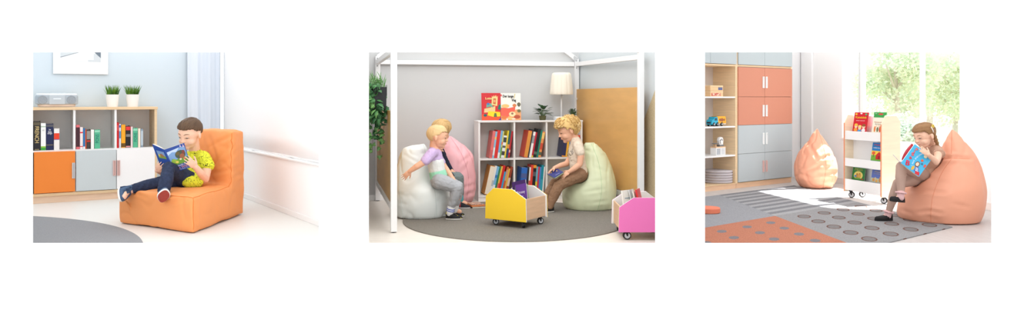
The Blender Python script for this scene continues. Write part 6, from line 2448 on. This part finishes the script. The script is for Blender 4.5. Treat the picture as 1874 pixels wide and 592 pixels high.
def rug_mat():
    m = bpy.data.materials.new('patchwork_carpet')
    m.use_nodes = True
    nt = m.node_tree
    N = nt.nodes.new
    L = nt.links.new
    b = nt.nodes['Principled BSDF']
    b.inputs['Roughness'].default_value = .95
    b.inputs['Specular IOR Level'].default_value = .05
    uv = N('ShaderNodeUVMap'); uv.uv_map = 'weave'
    sep = N('ShaderNodeSeparateXYZ'); L(uv.outputs['UV'], sep.inputs[0])

    def mth(op, a, b_=None, c=None):
        n = N('ShaderNodeMath'); n.operation = op
        for i, v in enumerate((a, b_, c)):
            if v is None: continue
            if isinstance(v, (int, float)): n.inputs[i].default_value = v
            else: L(v, n.inputs[i])
        return n.outputs[0]

    def mix(f, a, c):
        n = N('ShaderNodeMix'); n.data_type = 'RGBA'
        L(f, n.inputs[0])
        for k, v in ((6, a), (7, c)):
            if isinstance(v, tuple): n.inputs[k].default_value = lin(v)
            else: L(v, n.inputs[k])
        return n.outputs[2]

    u, v = sep.outputs[0], sep.outputs[1]
    upos, vpos = mth('GREATER_THAN', u, 0.0), mth('GREATER_THAN', v, 0.0)

    def dots(u0, v0, su, sv, r, stag=.5):
        a = mth('DIVIDE', mth('SUBTRACT', u, u0), su); c = mth('DIVIDE', mth('SUBTRACT', v, v0), sv)
        fu = mth('SUBTRACT', mth('FRACT', a), .5); fv = mth('SUBTRACT', mth('FRACT', c), .5)
        return mth('SQRT', mth('ADD', mth('POWER', mth('MULTIPLY', fu, su), 2), mth('POWER', mth('MULTIPLY', fv, sv), 2)))

    grey = (152, 153, 157)
    # stripes quadrant (u>0, v>0): bands along u
    st = mth('GREATER_THAN', mth('FRACT', mth('MULTIPLY', v, 8.0)), .5)
    stripes = mix(st, (164, 164, 166), (130, 130, 134))
    d1_ = dots(RD[0], RD[1], RD[2], RD[3], 0)
    mk = mth('MULTIPLY', mth('GREATER_THAN', u, .09), mth('LESS_THAN', v, -.06))
    ring = mth('MULTIPLY', mk, mth('MULTIPLY', mth('LESS_THAN', d1_, .058), mth('GREATER_THAN', d1_, .0455)))
    inn = mth('MULTIPLY', mk, mth('LESS_THAN', d1_, .046))
    rings = mix(inn, mix(ring, (150, 149, 150), (112, 84, 76)), (128, 124, 124))
    d2_ = dots(OD[0], OD[1], OD[2], OD[3], 0)
    orange = mix(mth('MULTIPLY', mth('LESS_THAN', v, -.08), mth('LESS_THAN', d2_, .038)), (184, 123, 100), (128, 124, 128))
    col = mix(vpos, mix(upos, orange, rings), mix(upos, grey, stripes))
    nz = N('ShaderNodeTexNoise'); nz.inputs['Scale'].default_value = 170; nz.inputs['Detail'].default_value = 3
    tc = N('ShaderNodeTexCoord'); L(tc.outputs['Object'], nz.inputs['Vector'])
    rmp = N('ShaderNodeValToRGB'); rmp.color_ramp.elements[0].position = .3; rmp.color_ramp.elements[1].position = .7
    rmp.color_ramp.elements[0].color = (.74, .74, .74, 1); rmp.color_ramp.elements[1].color = (1.18, 1.18, 1.18, 1)
    L(nz.outputs['Fac'], rmp.inputs['Fac'])
    mm = N('ShaderNodeMix'); mm.data_type = 'RGBA'; mm.blend_type = 'MULTIPLY'; mm.inputs[0].default_value = 1.0
    L(col, mm.inputs[6]); L(rmp.outputs['Color'], mm.inputs[7])
    L(mm.outputs[2], b.inputs['Base Color'])
    bp = N('ShaderNodeBump'); bp.inputs['Strength'].default_value = .5; bp.inputs['Distance'].default_value = .008
    L(nz.outputs['Fac'], bp.inputs['Height']); L(bp.outputs['Normal'], b.inputs['Normal'])
    return m


def uvof(p):
    d = p - Mq
    det = Uq.x * Vq.y - Uq.y * Vq.x
    return ((d.x * Vq.y - d.y * Vq.x) / det, (Uq.x * d.y - Uq.y * d.x) / det)


RD = (.0875, -.054, .229, .182)
OD = (-.2705, -.0645, .229, .181)
poly = [Mq + Uq + Vq, Mq - Uq + Vq, Mq - Uq - Vq, Mq + Uq - Vq]


def clip(poly, f):
    out = []
    for a, b in zip(poly, poly[1:] + poly[:1]):
        fa, fb = f(a), f(b)
        if fa >= 0: out.append(a)
        if fa * fb < 0: out.append(a.lerp(b, fa / (fa - fb)))
    return out


lwd = (LW - V((1.185, 4.72, 0))).normalized(); lwn = V((lwd.y, -lwd.x, 0))
poly = clip(poly, lambda p: p.y - 4.76)
poly = clip(poly, lambda p: (p - V((1.185, 4.72, 0))).dot(lwn) - .03)
poly = clip(poly, lambda p: -((p - K0).dot(ry)) - .03)
mb = MB()
mb.prism([p + V((0, 0, .0005)) for p in poly], (0, 0, .008))
uvl = mb.bm.loops.layers.uv.new('weave')
for f_ in mb.bm.faces:
    for lp in f_.loops:
        lp[uvl].uv = uvof(V((lp.vert.co.x, lp.vert.co.y, 0)))
tag(obj('patchwork_rug', mb, rug_mat()), 'large rug of striped, dotted, plain grey and orange squares under the reading girl', 'rug')
ZQ = .0088

# round orange floor cushion at the opening's edge
oc = fl(1303, 391.5)
th = thing('floor_cushion', 'flat round orange cushion lying on the plain grey square of the rug', 'cushion', V((fl(1296, 391).x, fl(1296, 391).y, ZQ)))
rO = (1317.5 - 1296) * fl(1296, 391).y / F
mb = MB(); mb.lathe((0, 0, 0), [(0, 0), (rO * .95, 0), (rO, .006), (rO, .044), (rO * .95, .052), (0, .052)], 48); obj('cover', mb, mat('orange_cushion', (226, 128, 98), .6), th, smooth=False)

# ------------------------------------------------------------------ rolling display of picture books
BL_, BR_ = fl(1544.5, 349.5, .075), fl(1613.5, 361.5, .075)
bL, bR = V((BL_.x, BL_.y, 0)), V((BR_.x, BR_.y, 0))
bx = (bR - bL); bwid = bx.length; bx.normalize(); by = V((-bx.y, bx.x, 0))
if by.x < 0: by = -by
rzb = atan2(bx.y, bx.x)
bt = thing('book_trolley', 'white and birch book trolley on castors with three display ledges before the window', 'book trolley', bL, rzb)
bdp = .24
zT = zat(bL, 210)
M_WTR = mat('trolley_white', (244, 242, 240), .4)
def sidep(x0, x1, m):
    mb = MB()
    prof_s = [(0, .07), (bdp, .07), (bdp, zT * .93), (bdp - .05, zT), (.05, zT), (0, zT * .90)]
    mb.prism([V((x0, y, z)) for y, z in prof_s], (x1 - x0, 0, 0))
    return obj('side_panel', mb, m, bt, bevel=.002)
M_SIDE = mat('trolley_birch', (246, 228, 200), .5, var=.05, scale=4, stretch=(1, 1, 10))
sidep(0, .014, M_SIDE); sidep(bwid - .014, bwid, M_SIDE)
for x_ in (0, bwid - .014):
    mb = MB()
    mb.b2((x_ - .0005, -.004, .07), (x_ + .0145, .0, zT * .90)); obj('edge_strip', mb, mat('orange_edge', (232, 150, 110), .5), bt)
mb = MB(); mb.b2((.014, .115, .08), (bwid - .014, .125, zT - .012)); obj('back_panel', mb, M_WTR, bt)
zf_ = lambda r: zat(bL, r)
led = [(zf_(347), zf_(327)), (zf_(303.5), zf_(289)), (zf_(255), zf_(239.5))]
for i, (a_, b_) in enumerate(led):
    mb = MB(); mb.b2((.014, .002, a_), (bwid - .014, .012, b_)); obj('ledge_front', mb, M_WTR, bt, bevel=.0015)
    mb = MB(); mb.b2((.014, .012, a_), (bwid - .014, .115, a_ + .012)); obj('ledge', mb, M_WTR, bt)
for x_, y_, yw in ((.05, .05, .75), (bwid - .04, .05, .62), (.05, bdp - .05, 1.2), (bwid - .05, bdp - .05, .9)):
    castor(bt, (x_, y_), .084, yw, .034)
MBT = wm(bt)


def tbook(px0, px1, y0, y1, ledge, dep, label, col, tilt=-9, shapes=(), words=(), thick=.008):
    """book leaning back on a ledge"""
    o = bL + by * dep
    a_, b_ = along(o, bx, px0), along(o, bx, px1)
    c = o + bx * (a_ + b_) / 2
    z_ = led[ledge][0] + .0145
    ztop_ = zat(c, y0)
    h_ = (ztop_ - z_) / cos(radians(tilt))
    w_ = b_ - a_
    M = MBT @ Matrix.Translation((a_, dep, z_)) @ Matrix.Rotation(radians(tilt), 4, 'X')
    th = bpy.data.objects.new('picture_book', None); COL.objects.link(th); th.matrix_basis = M
    tag(th, label, 'book', 'picture books on the trolley ledges')
    mb = MB(); mb.b2((0, 0, 0), (w_, .0015, h_)); mb.b2((0, thick - .0015, 0), (w_, thick, h_)); mb.b2((0, .0015, 0), (.002, thick - .0015, h_))
    obj('cover', mb, cm(col, .4), th)
    mb = MB(); mb.b2((.002, .0015, .001), (w_ - .002, thick - .0015, h_ - .001)); obj('pages', mb, PAGE, th)
    P = lambda u_, v_: M @ V((w_ * u_, 0, h_ * v_))
    # drawn within the part that shows above the ledge
    v0 = max(0, (led[ledge][1] - z_) / h_)
    art_shapes(th, P, [([(x, v0 + (1 - v0) * y) for x, y in pl_], c_) for pl_, c_ in shapes])
    for s_, u_, v_, a, b, c_ in words:
        T_(th, P, s_, u_, v0 + (1 - v0) * v_, w_ * a, h_ * (1 - v0) * b, c_)
    return th


SK = (240, 206, 176)
tbook(1558, 1583.5, 206, 239, 2, .028, 'red children\'s book titled W przedszkolu on the top ledge', (206, 30, 48),
      shapes=[(oval(.22, .28, .11, .12), SK), (oval(.5, .2, .11, .12), SK), (oval(.78, .26, .11, .12), SK), (oval(.22, .34, .12, .07), (236, 190, 70)), (oval(.5, .27, .12, .06), (240, 220, 120)), (oval(.78, .33, .12, .07), (150, 90, 50)),
              (oval(.22, .08, .13, .09), (240, 160, 60)), (oval(.5, .04, .13, .06), (90, 160, 210)), (oval(.78, .07, .13, .09), (240, 240, 240)), (oval(.15, .9, .07, .05), (240, 200, 60)), (oval(.5, .94, .07, .04), (240, 240, 240)), (oval(.85, .9, .07, .05), (90, 180, 120))],
      words=[('W przedszkolu', .5, .72, .8, .14, (250, 226, 60)), ('wiersze i piosenki', .5, .56, .62, .05, (250, 240, 240))])
tbook(1593, 1613.5, 215.5, 239, 2, .026, 'cream book with small figures in front of the green book', (240, 232, 212),
      shapes=[(oval(.25, .22, .08, .2), (226, 130, 70)), (oval(.5, .2, .09, .17), (110, 120, 90)), (oval(.72, .22, .09, .2), (214, 90, 60)), (oval(.38, .42, .06, .07), SK), (oval(.6, .44, .06, .07), SK)],
      words=[('Moje wierszyki', .5, .68, .66, .09, (190, 120, 80)), ('dla dzieci', .5, .56, .5, .06, (120, 110, 96))])
tbook(1596, 1620 - 1, 205.5, 238, 2, .055, 'tall green book standing behind the cream one', (60, 160, 80), tilt=-5,
      shapes=[(oval(.55, .9, .2, .045), (214, 70, 70)), ([(.04, .955), (.98, .955), (.98, .985), (.04, .985)], (90, 180, 100))], words=[('abc', .2, .93, .16, .04, (240, 244, 240))])
tbook(1591.5, 1614, 262, 289, 1, .028, 'blue book with a red shape on green grass, middle ledge', (40, 130, 200),
      shapes=[([(0, 0), (1, 0), (1, .3), (.6, .36), (0, .28)], (120, 180, 60)), ([(0, .3), (1, .34), (1, .55), (0, .55)], (244, 206, 70)), ([(.38, .08), (.84, .1), (.84, .34), (.62, .52), (.38, .32)], (206, 40, 40)), ([(.56, .1), (.7, .1), (.7, .28), (.56, .28)], (150, 28, 30)), (oval(.18, .42, .13, .09), (226, 90, 50)), ([(.16, .2), (.21, .2), (.21, .36), (.16, .36)], (140, 80, 50)), (oval(.9, .5, .07, .05), (206, 40, 40))],
      words=[('Mała', .42, .88, .5, .09, (220, 50, 60)), ('wielka farma', .42, .72, .6, .07, (250, 250, 250))])
tbook(1556, 1578.5, 307.5, 331, 0, .028, 'green book with a yellow oval of bears on the bottom ledge', (44, 120, 60),
      shapes=[(oval(.5, .38, .36, .34), (226, 206, 110)), (oval(.4, .3, .13, .16), (190, 140, 70)), (oval(.6, .34, .13, .18), (206, 156, 80)), (oval(.4, .46, .08, .08), (176, 124, 60)), (oval(.6, .5, .08, .08), (190, 140, 70)), (oval(.5, .12, .3, .07), (110, 160, 70)), (oval(.28, .3, .08, .08), (80, 130, 190)), (oval(.84, .1, .07, .05), (200, 60, 60))],
      words=[('Bajeczki', .5, .9, .6, .07, (244, 220, 100)), ('na dobranoc', .5, .8, .66, .06, (244, 220, 100))])
tbook(1591, 1613.5, 312, 336, 0, .028, 'blue-violet book with teddy bears along its foot, bottom ledge', (96, 116, 186),
      shapes=[([(0, 0), (1, 0), (1, .34), (0, .36)], (190, 196, 170)), (oval(.2, .2, .1, .13), (214, 150, 80)), (oval(.45, .14, .1, .12), (226, 170, 90)), (oval(.74, .22, .12, .16), (206, 140, 70)), (oval(.74, .42, .08, .07), (214, 150, 80)), (oval(.92, .16, .07, .1), (226, 190, 120)), (oval(.34, .36, .06, .06), (226, 200, 150))],
      words=[('Misie', .5, .86, .5, .1, (206, 190, 130)), ('i przyjaciele', .5, .7, .66, .08, (190, 180, 150))])

# ------------------------------------------------------------------ far bag
M_BAGO = mat('coral_leatherette', (234, 166, 136), .48, spec=.45)
M_BAGOS = mat('coral_seam', (222, 140, 104), .6)
bagF = drop_bag(View(1493, 9.78), [(235.5, 1494, 1497), (245, 1488, 1502.5), (255, 1482, 1508.5), (266, 1472.5, 1516.5), (278, 1463, 1523), (290, 1457, 1529.5), (303, 1453, 1533), (316, 1453, 1532.5), (328, 1455, 1530.5), (339, 1461, 1524.5), (345, 1469, 1517), (348.5, 1480, 1508)], depth=.9)
bfar = make_bag('smaller orange bean bag standing in the sunlit corner beside the tall cabinet', bagF, M_BAGO, M_BAGOS, None, [seam_px([(1496, 237), (1505, 262), (1512, 300), (1506, 346)])], (.012, 6, 15.5), folds=[[(1478, 258), (1500, 300)], [(1498, 292), (1528, 284)], [(1484, 312), (1512, 296)], [(1496, 318), (1531, 316)], [(1462, 318), (1484, 326)], [(1486, 334), (1524, 328)]], fd=.012, fw=3.4)

# ------------------------------------------------------------------ the reading girl on the big bag
vG = View(1690, 6.98)
J = lambda px, py, d=0.0: vG(px, py, d - .07)
kG = thing('person', 'little girl in a brown dress and tights reading on the big orange bean bag', 'person', J(1690, 345, 0))
HM = head_frame(J(1685, 227, .13), J(1697, 269.5, .17), -vG.u * .66 - vG.v * .66 - UP * .42)
mb = MB(); head_shape(mb, HM)
mb.chain([(HM @ V((0, -.12, -.2)), .04), (J(1706, 263, .25), .04), (J(1707, 273, .25), .056)])
mb.chain([(J(1698, 322, .31), .08), (J(1702, 305, .31), .072), (J(1706, 288, .25), .072), (J(1707, 277, .25), .06)])
mb.cap(J(1715, 273, .17), .038, J(1698, 274, .33), .038)
mb.chain([(J(1716, 274, .16), .037), (J(1716.5, 288, .06), .031), (J(1713, 297, -.07), .028), (J(1706, 290, -.13), .026), (J(1699, 283.5, -.18), .019)])
hand(mb, J(1699.5, 284, -.18), J(1693, 279, -.185), vG.v * .8 - vG.u * .3, -1, .11, .45, .3)
mb.chain([(J(1697, 275, .33), .036), (J(1684, 292, .22), .03), (J(1676, 298, .14), .027), (J(1668, 292, .06), .019)])
hand(mb, J(1668.5, 292.5, .06), J(1664, 287, .02), -vG.v * .6 + vG.u * .4, 1, .11, .5, .3)
mb.chain([(J(1692, 324, .28), .068), (J(1670, 312, .09), .056), (J(1650, 305.5, -.12), .044), (J(1648, 326, -.14), .041), (J(1649, 350, -.16), .027), (J(1649, 360, -.17), .026), (J(1640, 365, -.18), .022)])
mb.chain([(J(1692, 327, .36), .066), (J(1666, 330, .16), .055), (J(1644, 336, -.01), .043), (J(1636, 358, -.01), .04), (J(1627, 386, .0), .026), (J(1625, 395, .0), .026), (J(1614, 400, -.01), .022)])
body = obj('body', remesh(mb.bm, .0042, 4), M_SKIN, kG, world=True, smooth=True)
tr = bvh_of([body]); face_parts(kG, tr, HM, brow=(170, 130, 96), skin=M_SKIN)
M_DRESS = mat('tan_cotton', (196, 158, 136), .85, bump=.1, bscale=120)
mb = MB()
mb.chain([(J(1698, 322, .31), .092), (J(1702, 305, .31), .081), (J(1706, 288, .25), .079), (J(1707, 278, .25), .067)])
mb.cap(J(1715, 274, .17), .045, J(1698, 275, .33), .045)
mb.chain([(J(1706.5, 268, .25), .046), (J(1707, 276, .25), .058)])
mb.chain([(J(1716, 275, .16), .045), (J(1718, 281, .12), .045)])
drG = fuse('dress', mb, M_DRESS, kG, .006, 4, (.003, 20, 3))
mb = MB()
for k in range(15):
    a = 2 * pi * k / 15
    d_ = (J(1718, 281, .12) - J(1716, 275, .16)).normalized(); o1 = d_.orthogonal().normalized(); o2 = d_.cross(o1)
    mb.ell(J(1718.3, 282.5, .115) + (o1 * cos(a) + o2 * sin(a)) * .043, (.012, .008, .012))
obj('sleeve_frill', mb, M_DRESS, drG, world=True, smooth=True)
M_TIGHT = mat('taupe_tights', (184, 156, 142), .85, bump=.08, bscale=200)
mb = MB()
mb.chain([(J(1692, 324, .28), .073), (J(1670, 312, .09), .061), (J(1650, 305.5, -.12), .0485), (J(1648, 326, -.14), .045), (J(1649, 350, -.16), .031), (J(1649, 354, -.165), .03)])
mb.chain([(J(1692, 327, .36), .071), (J(1666, 330, .16), .06), (J(1644, 336, -.01), .0475), (J(1636, 358, -.01), .044), (J(1627, 386, .0), .03), (J(1626, 389, .0), .029)])
tgG = fuse('tights', mb, M_TIGHT, kG, .006, 3)
M_SOCK = mat('pale_pink_cotton', (226, 186, 186), .9, bump=.2, bscale=90)
for (p0, p1) in ((J(1649, 352, -.165), J(1648, 362, -.172)), (J(1626.5, 387, .0), J(1624, 397, .0))):
    mb = MB(); mb.chain([(p0, .031), (p1, .032)]); sk = fuse('sock', mb, M_SOCK, kG, .005, 2)
    mb = MB()
    d_ = (p1 - p0).normalized(); o1 = d_.orthogonal().normalized(); o2 = d_.cross(o1)
    for k in range(14):
        a = 2 * pi * k / 14
        mb.ell(p0 + d_ * .006 + (o1 * cos(a) + o2 * sin(a)) * (.035 + .003 * (k % 2)), (.011, .011, .009))
    obj('sock_frill', mb, M_SOCK, sk, world=True, smooth=True)
M_SHP = mat('black_velvet_shoe', (34, 32, 34), .7)
M_SHPS = mat('black_shoe_sole', (30, 30, 32), .6)
s7 = shoe(kG, J(1656, 371.5, -.12), J(1628.5, 368, -.24), UP * .9 + vG.u * .1 + vG.v * .35, .062, M_SHP, M_SHPS, straps=1, tall=.3)
zf = ZQ + .0005
p_, q_ = J(1634, 404, .02), J(1600.5, 408, -.06)
s8 = shoe(kG, V((p_.x, p_.y, zf)), V((q_.x, q_.y, zf)), UP, .062, M_SHP, M_SHPS, straps=1, tall=.3)
hr = hair(kG, HM, [(150, 112, 76), (132, 96, 64), (166, 128, 90)], lambda x, y: .24 if y > .22 else (.24 - .26 * (.22 - y) / .2 if y > .02 else (.02 if y > -.14 else -.16)),
     lambda x, y, z: .012 + .02 * max(0, min(1, (z - .1) / .3)), lambda p: V((0, -1, -.55)), n=280, length=.3, rad=.008, seed=12)
for sx in (-1, 1):                                        # plaits behind the ears
    mb = MB()
    pb = [HM @ V((sx * .28, -.22 - .05 * t, .02 - .62 * t)) for t in [k / 9.0 for k in range(10)]]
    for k, p in enumerate(pb):
        off = HM.to_3x3() @ V((.03 * (1 if k % 2 else -1), 0, 0))
        mb.ell(p + off, .017 - .0006 * k)
        mb.ell(p - off * .6, .015 - .0006 * k)
    pl_ = obj('plait', mb, mat('hair_150_112_76', (150, 112, 76)), kG, world=True, smooth=True)
mb = MB(); e_ = [(.405, -.08, .34), (.425, -.09, .26), (.425, -.1, .18), (.41, -.11, .1)]
sd_ = 1 if (HM.to_3x3() @ V((1, 0, 0))).dot(vG.v) < 0 else -1
mb.tube([HM @ V((sd_ * x, y, z)) for x, y, z in e_], .0045, 8); obj('hair_clip', mb, cm((244, 236, 226), .3), kG, world=True, smooth=True)
mb = MB()
for k in range(5):
    a = 2 * pi * k / 5
    mb.ell(HM @ V((sd_ * .36, -.22 + .05 * cos(a), .33 + .05 * sin(a))), .007)
obj('hair_clip', mb, cm((226, 200, 90), .4), kG, world=True, smooth=True)

# her book
gb_ = thing('picture_book', 'open light blue picture book titled Basia held by the girl', 'book', J(1676, 295, -.15))
TL_, BLk, BRk, TR_ = J(1674, 263.8, -.13), J(1648.8, 298.8, -.235), J(1681.8, 324, -.225), J(1707.3, 288.5, -.13)
nrm = (BRk - BLk).cross(TL_ - BLk).normalized()
M_CYAN = mat('book_cyan', (72, 178, 222), .35)
mb = MB(); mb.prism([BLk, BRk, TR_, TL_], -nrm * .003); obj('front_cover', mb, M_CYAN, gb_, world=True)
OTb = J(1634.5, 283.2, -.02)
ray_ = (BLk - V((0, 0, H))).normalized()
mb = MB(); mb.prism([BLk, OTb, OTb + ray_ * .07, BLk + ray_ * .07], (OTb - BLk).cross(ray_).normalized() * .003)
obj('back_cover', mb, cm((50, 84, 150), .35), gb_, world=True)
inr = -nrm
mb = MB()
rg = []
for i in range(9):
    t = i / 8
    bow = inr * (.004 + .020 * sin(min(1, t * 1.7) * pi / 2) * (1 - .5 * t))
    a_, b_ = BLk.lerp(BRk, .01 + .95 * t), TL_.lerp(TR_, .01 + .95 * t)
    rg.append([a_ + inr * .0035, b_ + inr * .0035, b_ + bow, a_ + bow])
mb.rings(rg); obj('pages', mb, PAGE, gb_, world=True)
mb = MB()
rg = []
for i in range(9):
    t = i / 8
    e0, e1 = J(1650.2, 290.5, -.12 + .0), J(1668.6, 262.6, -.03)
    bw_ = V((0, 0, 0)) - vG.u * .012 * sin(pi * t) + vG.v * .0
    a_, b_ = BLk.lerp(TL_, .12 + .86 * t) - nrm * .02, e0.lerp(e1, t) + bw_
    rg.append([a_, b_, b_ + vG.v * .004, a_ + vG.v * .004])
mb.rings(rg); obj('endpaper', mb, mat('red_endpaper', (176, 40, 56), .6), gb_, world=True, smooth=True)
PG = lambda u_, v_: (BLk + (BRk - BLk) * u_) * (1 - v_) + (TL_ + (TR_ - TL_) * u_) * v_
art_shapes(gb_, PG, [
    (oval(.62, .38, .11, .12), (120, 76, 50)), (oval(.62, .38, .075, .085), (240, 206, 180)),
    ([(.62, .27), (.76, .30), (.86, .14), (.66, .06)], (80, 90, 160)), ([(.64, .24), (.76, .26), (.77, .235), (.65, .215)], (236, 238, 246)), ([(.66, .19), (.79, .21), (.8, .185), (.67, .165)], (236, 238, 246)), ([(.68, .14), (.82, .16), (.83, .135), (.69, .115)], (236, 238, 246)),
    ([(.72, .1), (.9, .16), (.98, .03), (.76, .0)], (206, 50, 60)),
    (oval(.55, .14, .06, .1), (226, 176, 70)),
    (oval(.72, .84, .08, .07), (236, 226, 190)), (oval(.7, .62, .06, .05), (226, 100, 60)), (oval(.78, .5, .045, .035), (60, 110, 140)), (oval(.93, .5, .05, .07), (220, 90, 70)),
])
def onpage(px, py):
    r = at(px, py, 1.0) - V((0, 0, H)); e = V((0, 0, H))
    return e + r * ((BLk - e).dot(nrm) / r.dot(nrm))


def glyph(ch_, px, py, hpx, ang, c_, lift, nm='title', bold=0.0):
    o = onpage(px, py)
    x_ = onpage(px + cos(ang), py - sin(ang)) - o; y_ = onpage(px - sin(ang), py - cos(ang)) - o
    hh_ = y_.length * hpx
    text(ch_, x_.length * hpx * .8, hh_, cm(c_), gb_, frame(o + nrm * lift, x_, y_), name=nm, world=True, keep=True, bold=bold)


for ch_, px, py, hp, ang, c_ in (('B', 1661.3, 298.6, 9.5, -.3, (222, 40, 66)), ('a', 1666.2, 289.3, 6.0, -.25, (226, 70, 84)), ('s', 1670.3, 282.6, 6.2, -.2, (232, 90, 96)), ('i', 1673.6, 277.6, 7.5, -.35, (232, 100, 104)), ('a', 1677.6, 273.3, 6.0, -.15, (236, 120, 116))):
    glyph(ch_, px, py, hp, ang, c_, .0026, bold=.025)
b0_, b1_, b2_ = (1668.3, 304.0), (1673, 288), (1688.5, 281.5)
txt_ = 'i nowy braciszek'
for k, ch_ in enumerate(txt_):
    if ch_ == ' ':
        continue
    t = k / (len(txt_) - 1)
    q_ = [(1 - t) ** 2 * b0_[j] + 2 * t * (1 - t) * b1_[j] + t * t * b2_[j] for j in (0, 1)]
    tg = [2 * (1 - t) * (b1_[j] - b0_[j]) + 2 * t * (b2_[j] - b1_[j]) for j in (0, 1)]
    glyph(ch_, q_[0], q_[1], 2.4 if ch_ not in 'bkiy' else 3.0, atan2(-tg[1], tg[0]), (238, 246, 252), .0046, 'subtitle')

# the big bag
bagG = drop_bag(View(1725, 7.16), [(236.5, 1741, 1744), (243, 1737, 1752), (250, 1732.5, 1759), (260, 1728, 1768.5), (275, 1721.5, 1781), (290, 1715, 1790), (306, 1702, 1797), (325, 1681, 1803), (345, 1658, 1806.5), (365, 1646, 1806), (385, 1641.5, 1802), (402, 1645, 1793.5), (412, 1658, 1784), (417.5, 1685, 1768)], depth=.98, n=80)
for v in bagG.verts:                                      # the folded collar under the tip
    pz = v.co.z
    zc = zat(V((0, 7.0, 0)), 291)
    v.co -= vG.v * (.0)
brd = make_bag('big orange bean bag in front of the window with a girl sitting on it', bagG, M_BAGO, M_BAGOS, kids_of(kG),
         [seam_px([(1742, 238), (1741, 291)]), seam_px([(1721, 292), (1741, 290), (1775, 291)]), seam_px([(1741, 292), (1722, 320), (1706, 365), (1703, 415)])], (.0085, 5, 21.3), folds=[[(1720, 290), (1748, 288.5), (1777, 291)], [(1670, 351), (1698, 348.5), (1730, 355)], [(1712, 353), (1736, 350)], [(1682, 389), (1702, 386), (1720, 391)], [(1735, 304), (1750, 298)], [(1745, 372), (1772, 380)], [(1650, 384), (1668, 392)], [(1690, 322), (1716, 330)]], fd=.009, fw=3.2)
# ------------------------------------------------------------------ light
w = bpy.data.worlds.new('sky')
SC.world = w
w.use_nodes = True
bg = w.node_tree.nodes['Background']
bg.inputs['Color'].default_value = (1.0, 1.0, 1.0, 1)
bg.inputs['Strength'].default_value = 1.9
vs = SC.view_settings
vs.view_transform = 'Standard'
vs.look = 'None'
vs.exposure = 0.0
vs.gamma = 1.0
vs.use_curve_mapping = False

# the sun shining through the big window
sp = bpy.data.lights.new('sunbeam', 'SPOT')
so_ = bpy.data.objects.new('sunbeam', sp)
COL.objects.link(so_)
tgt = V((4.48, 9.05, 1.0)); sd = V((.80, .36, 1.5)).normalized()
so_.location = tgt + sd * 15
so_.rotation_euler = (-sd).to_track_quat('-Z', 'Y').to_euler()
sp.energy = 80000
sp.color = (1.0, .985, .96)
sp.spot_size = radians(7.0)
sp.spot_blend = .0
sp.shadow_soft_size = .07

def fill_light(name, loc, target, size, watts, col=(1, 1, 1)):  # added rectangular fill light, no fixture of the rooms
    l = bpy.data.lights.new(name, 'AREA'); l.shape = 'RECTANGLE'; l.size, l.size_y = size
    l.energy = watts; l.color = col
    o = bpy.data.objects.new(name, l); COL.objects.link(o)
    o.location = loc
    o.rotation_euler = (V(target) - V(loc)).to_track_quat('-Z', 'Y').to_euler()
    return o


fill_light('fill_light_centre', (.05, 5.3, 2.7), (0, 8.0, .2), (1.4, .8), 26)  # unseen fill added to lift the floor and the front faces
fill_light('fill_light_right', (2.6, 5.4, 2.9), (3.4, 8.6, .4), (1.4, .8), 8)  # weak added fill, brightens the back wall and the trolley
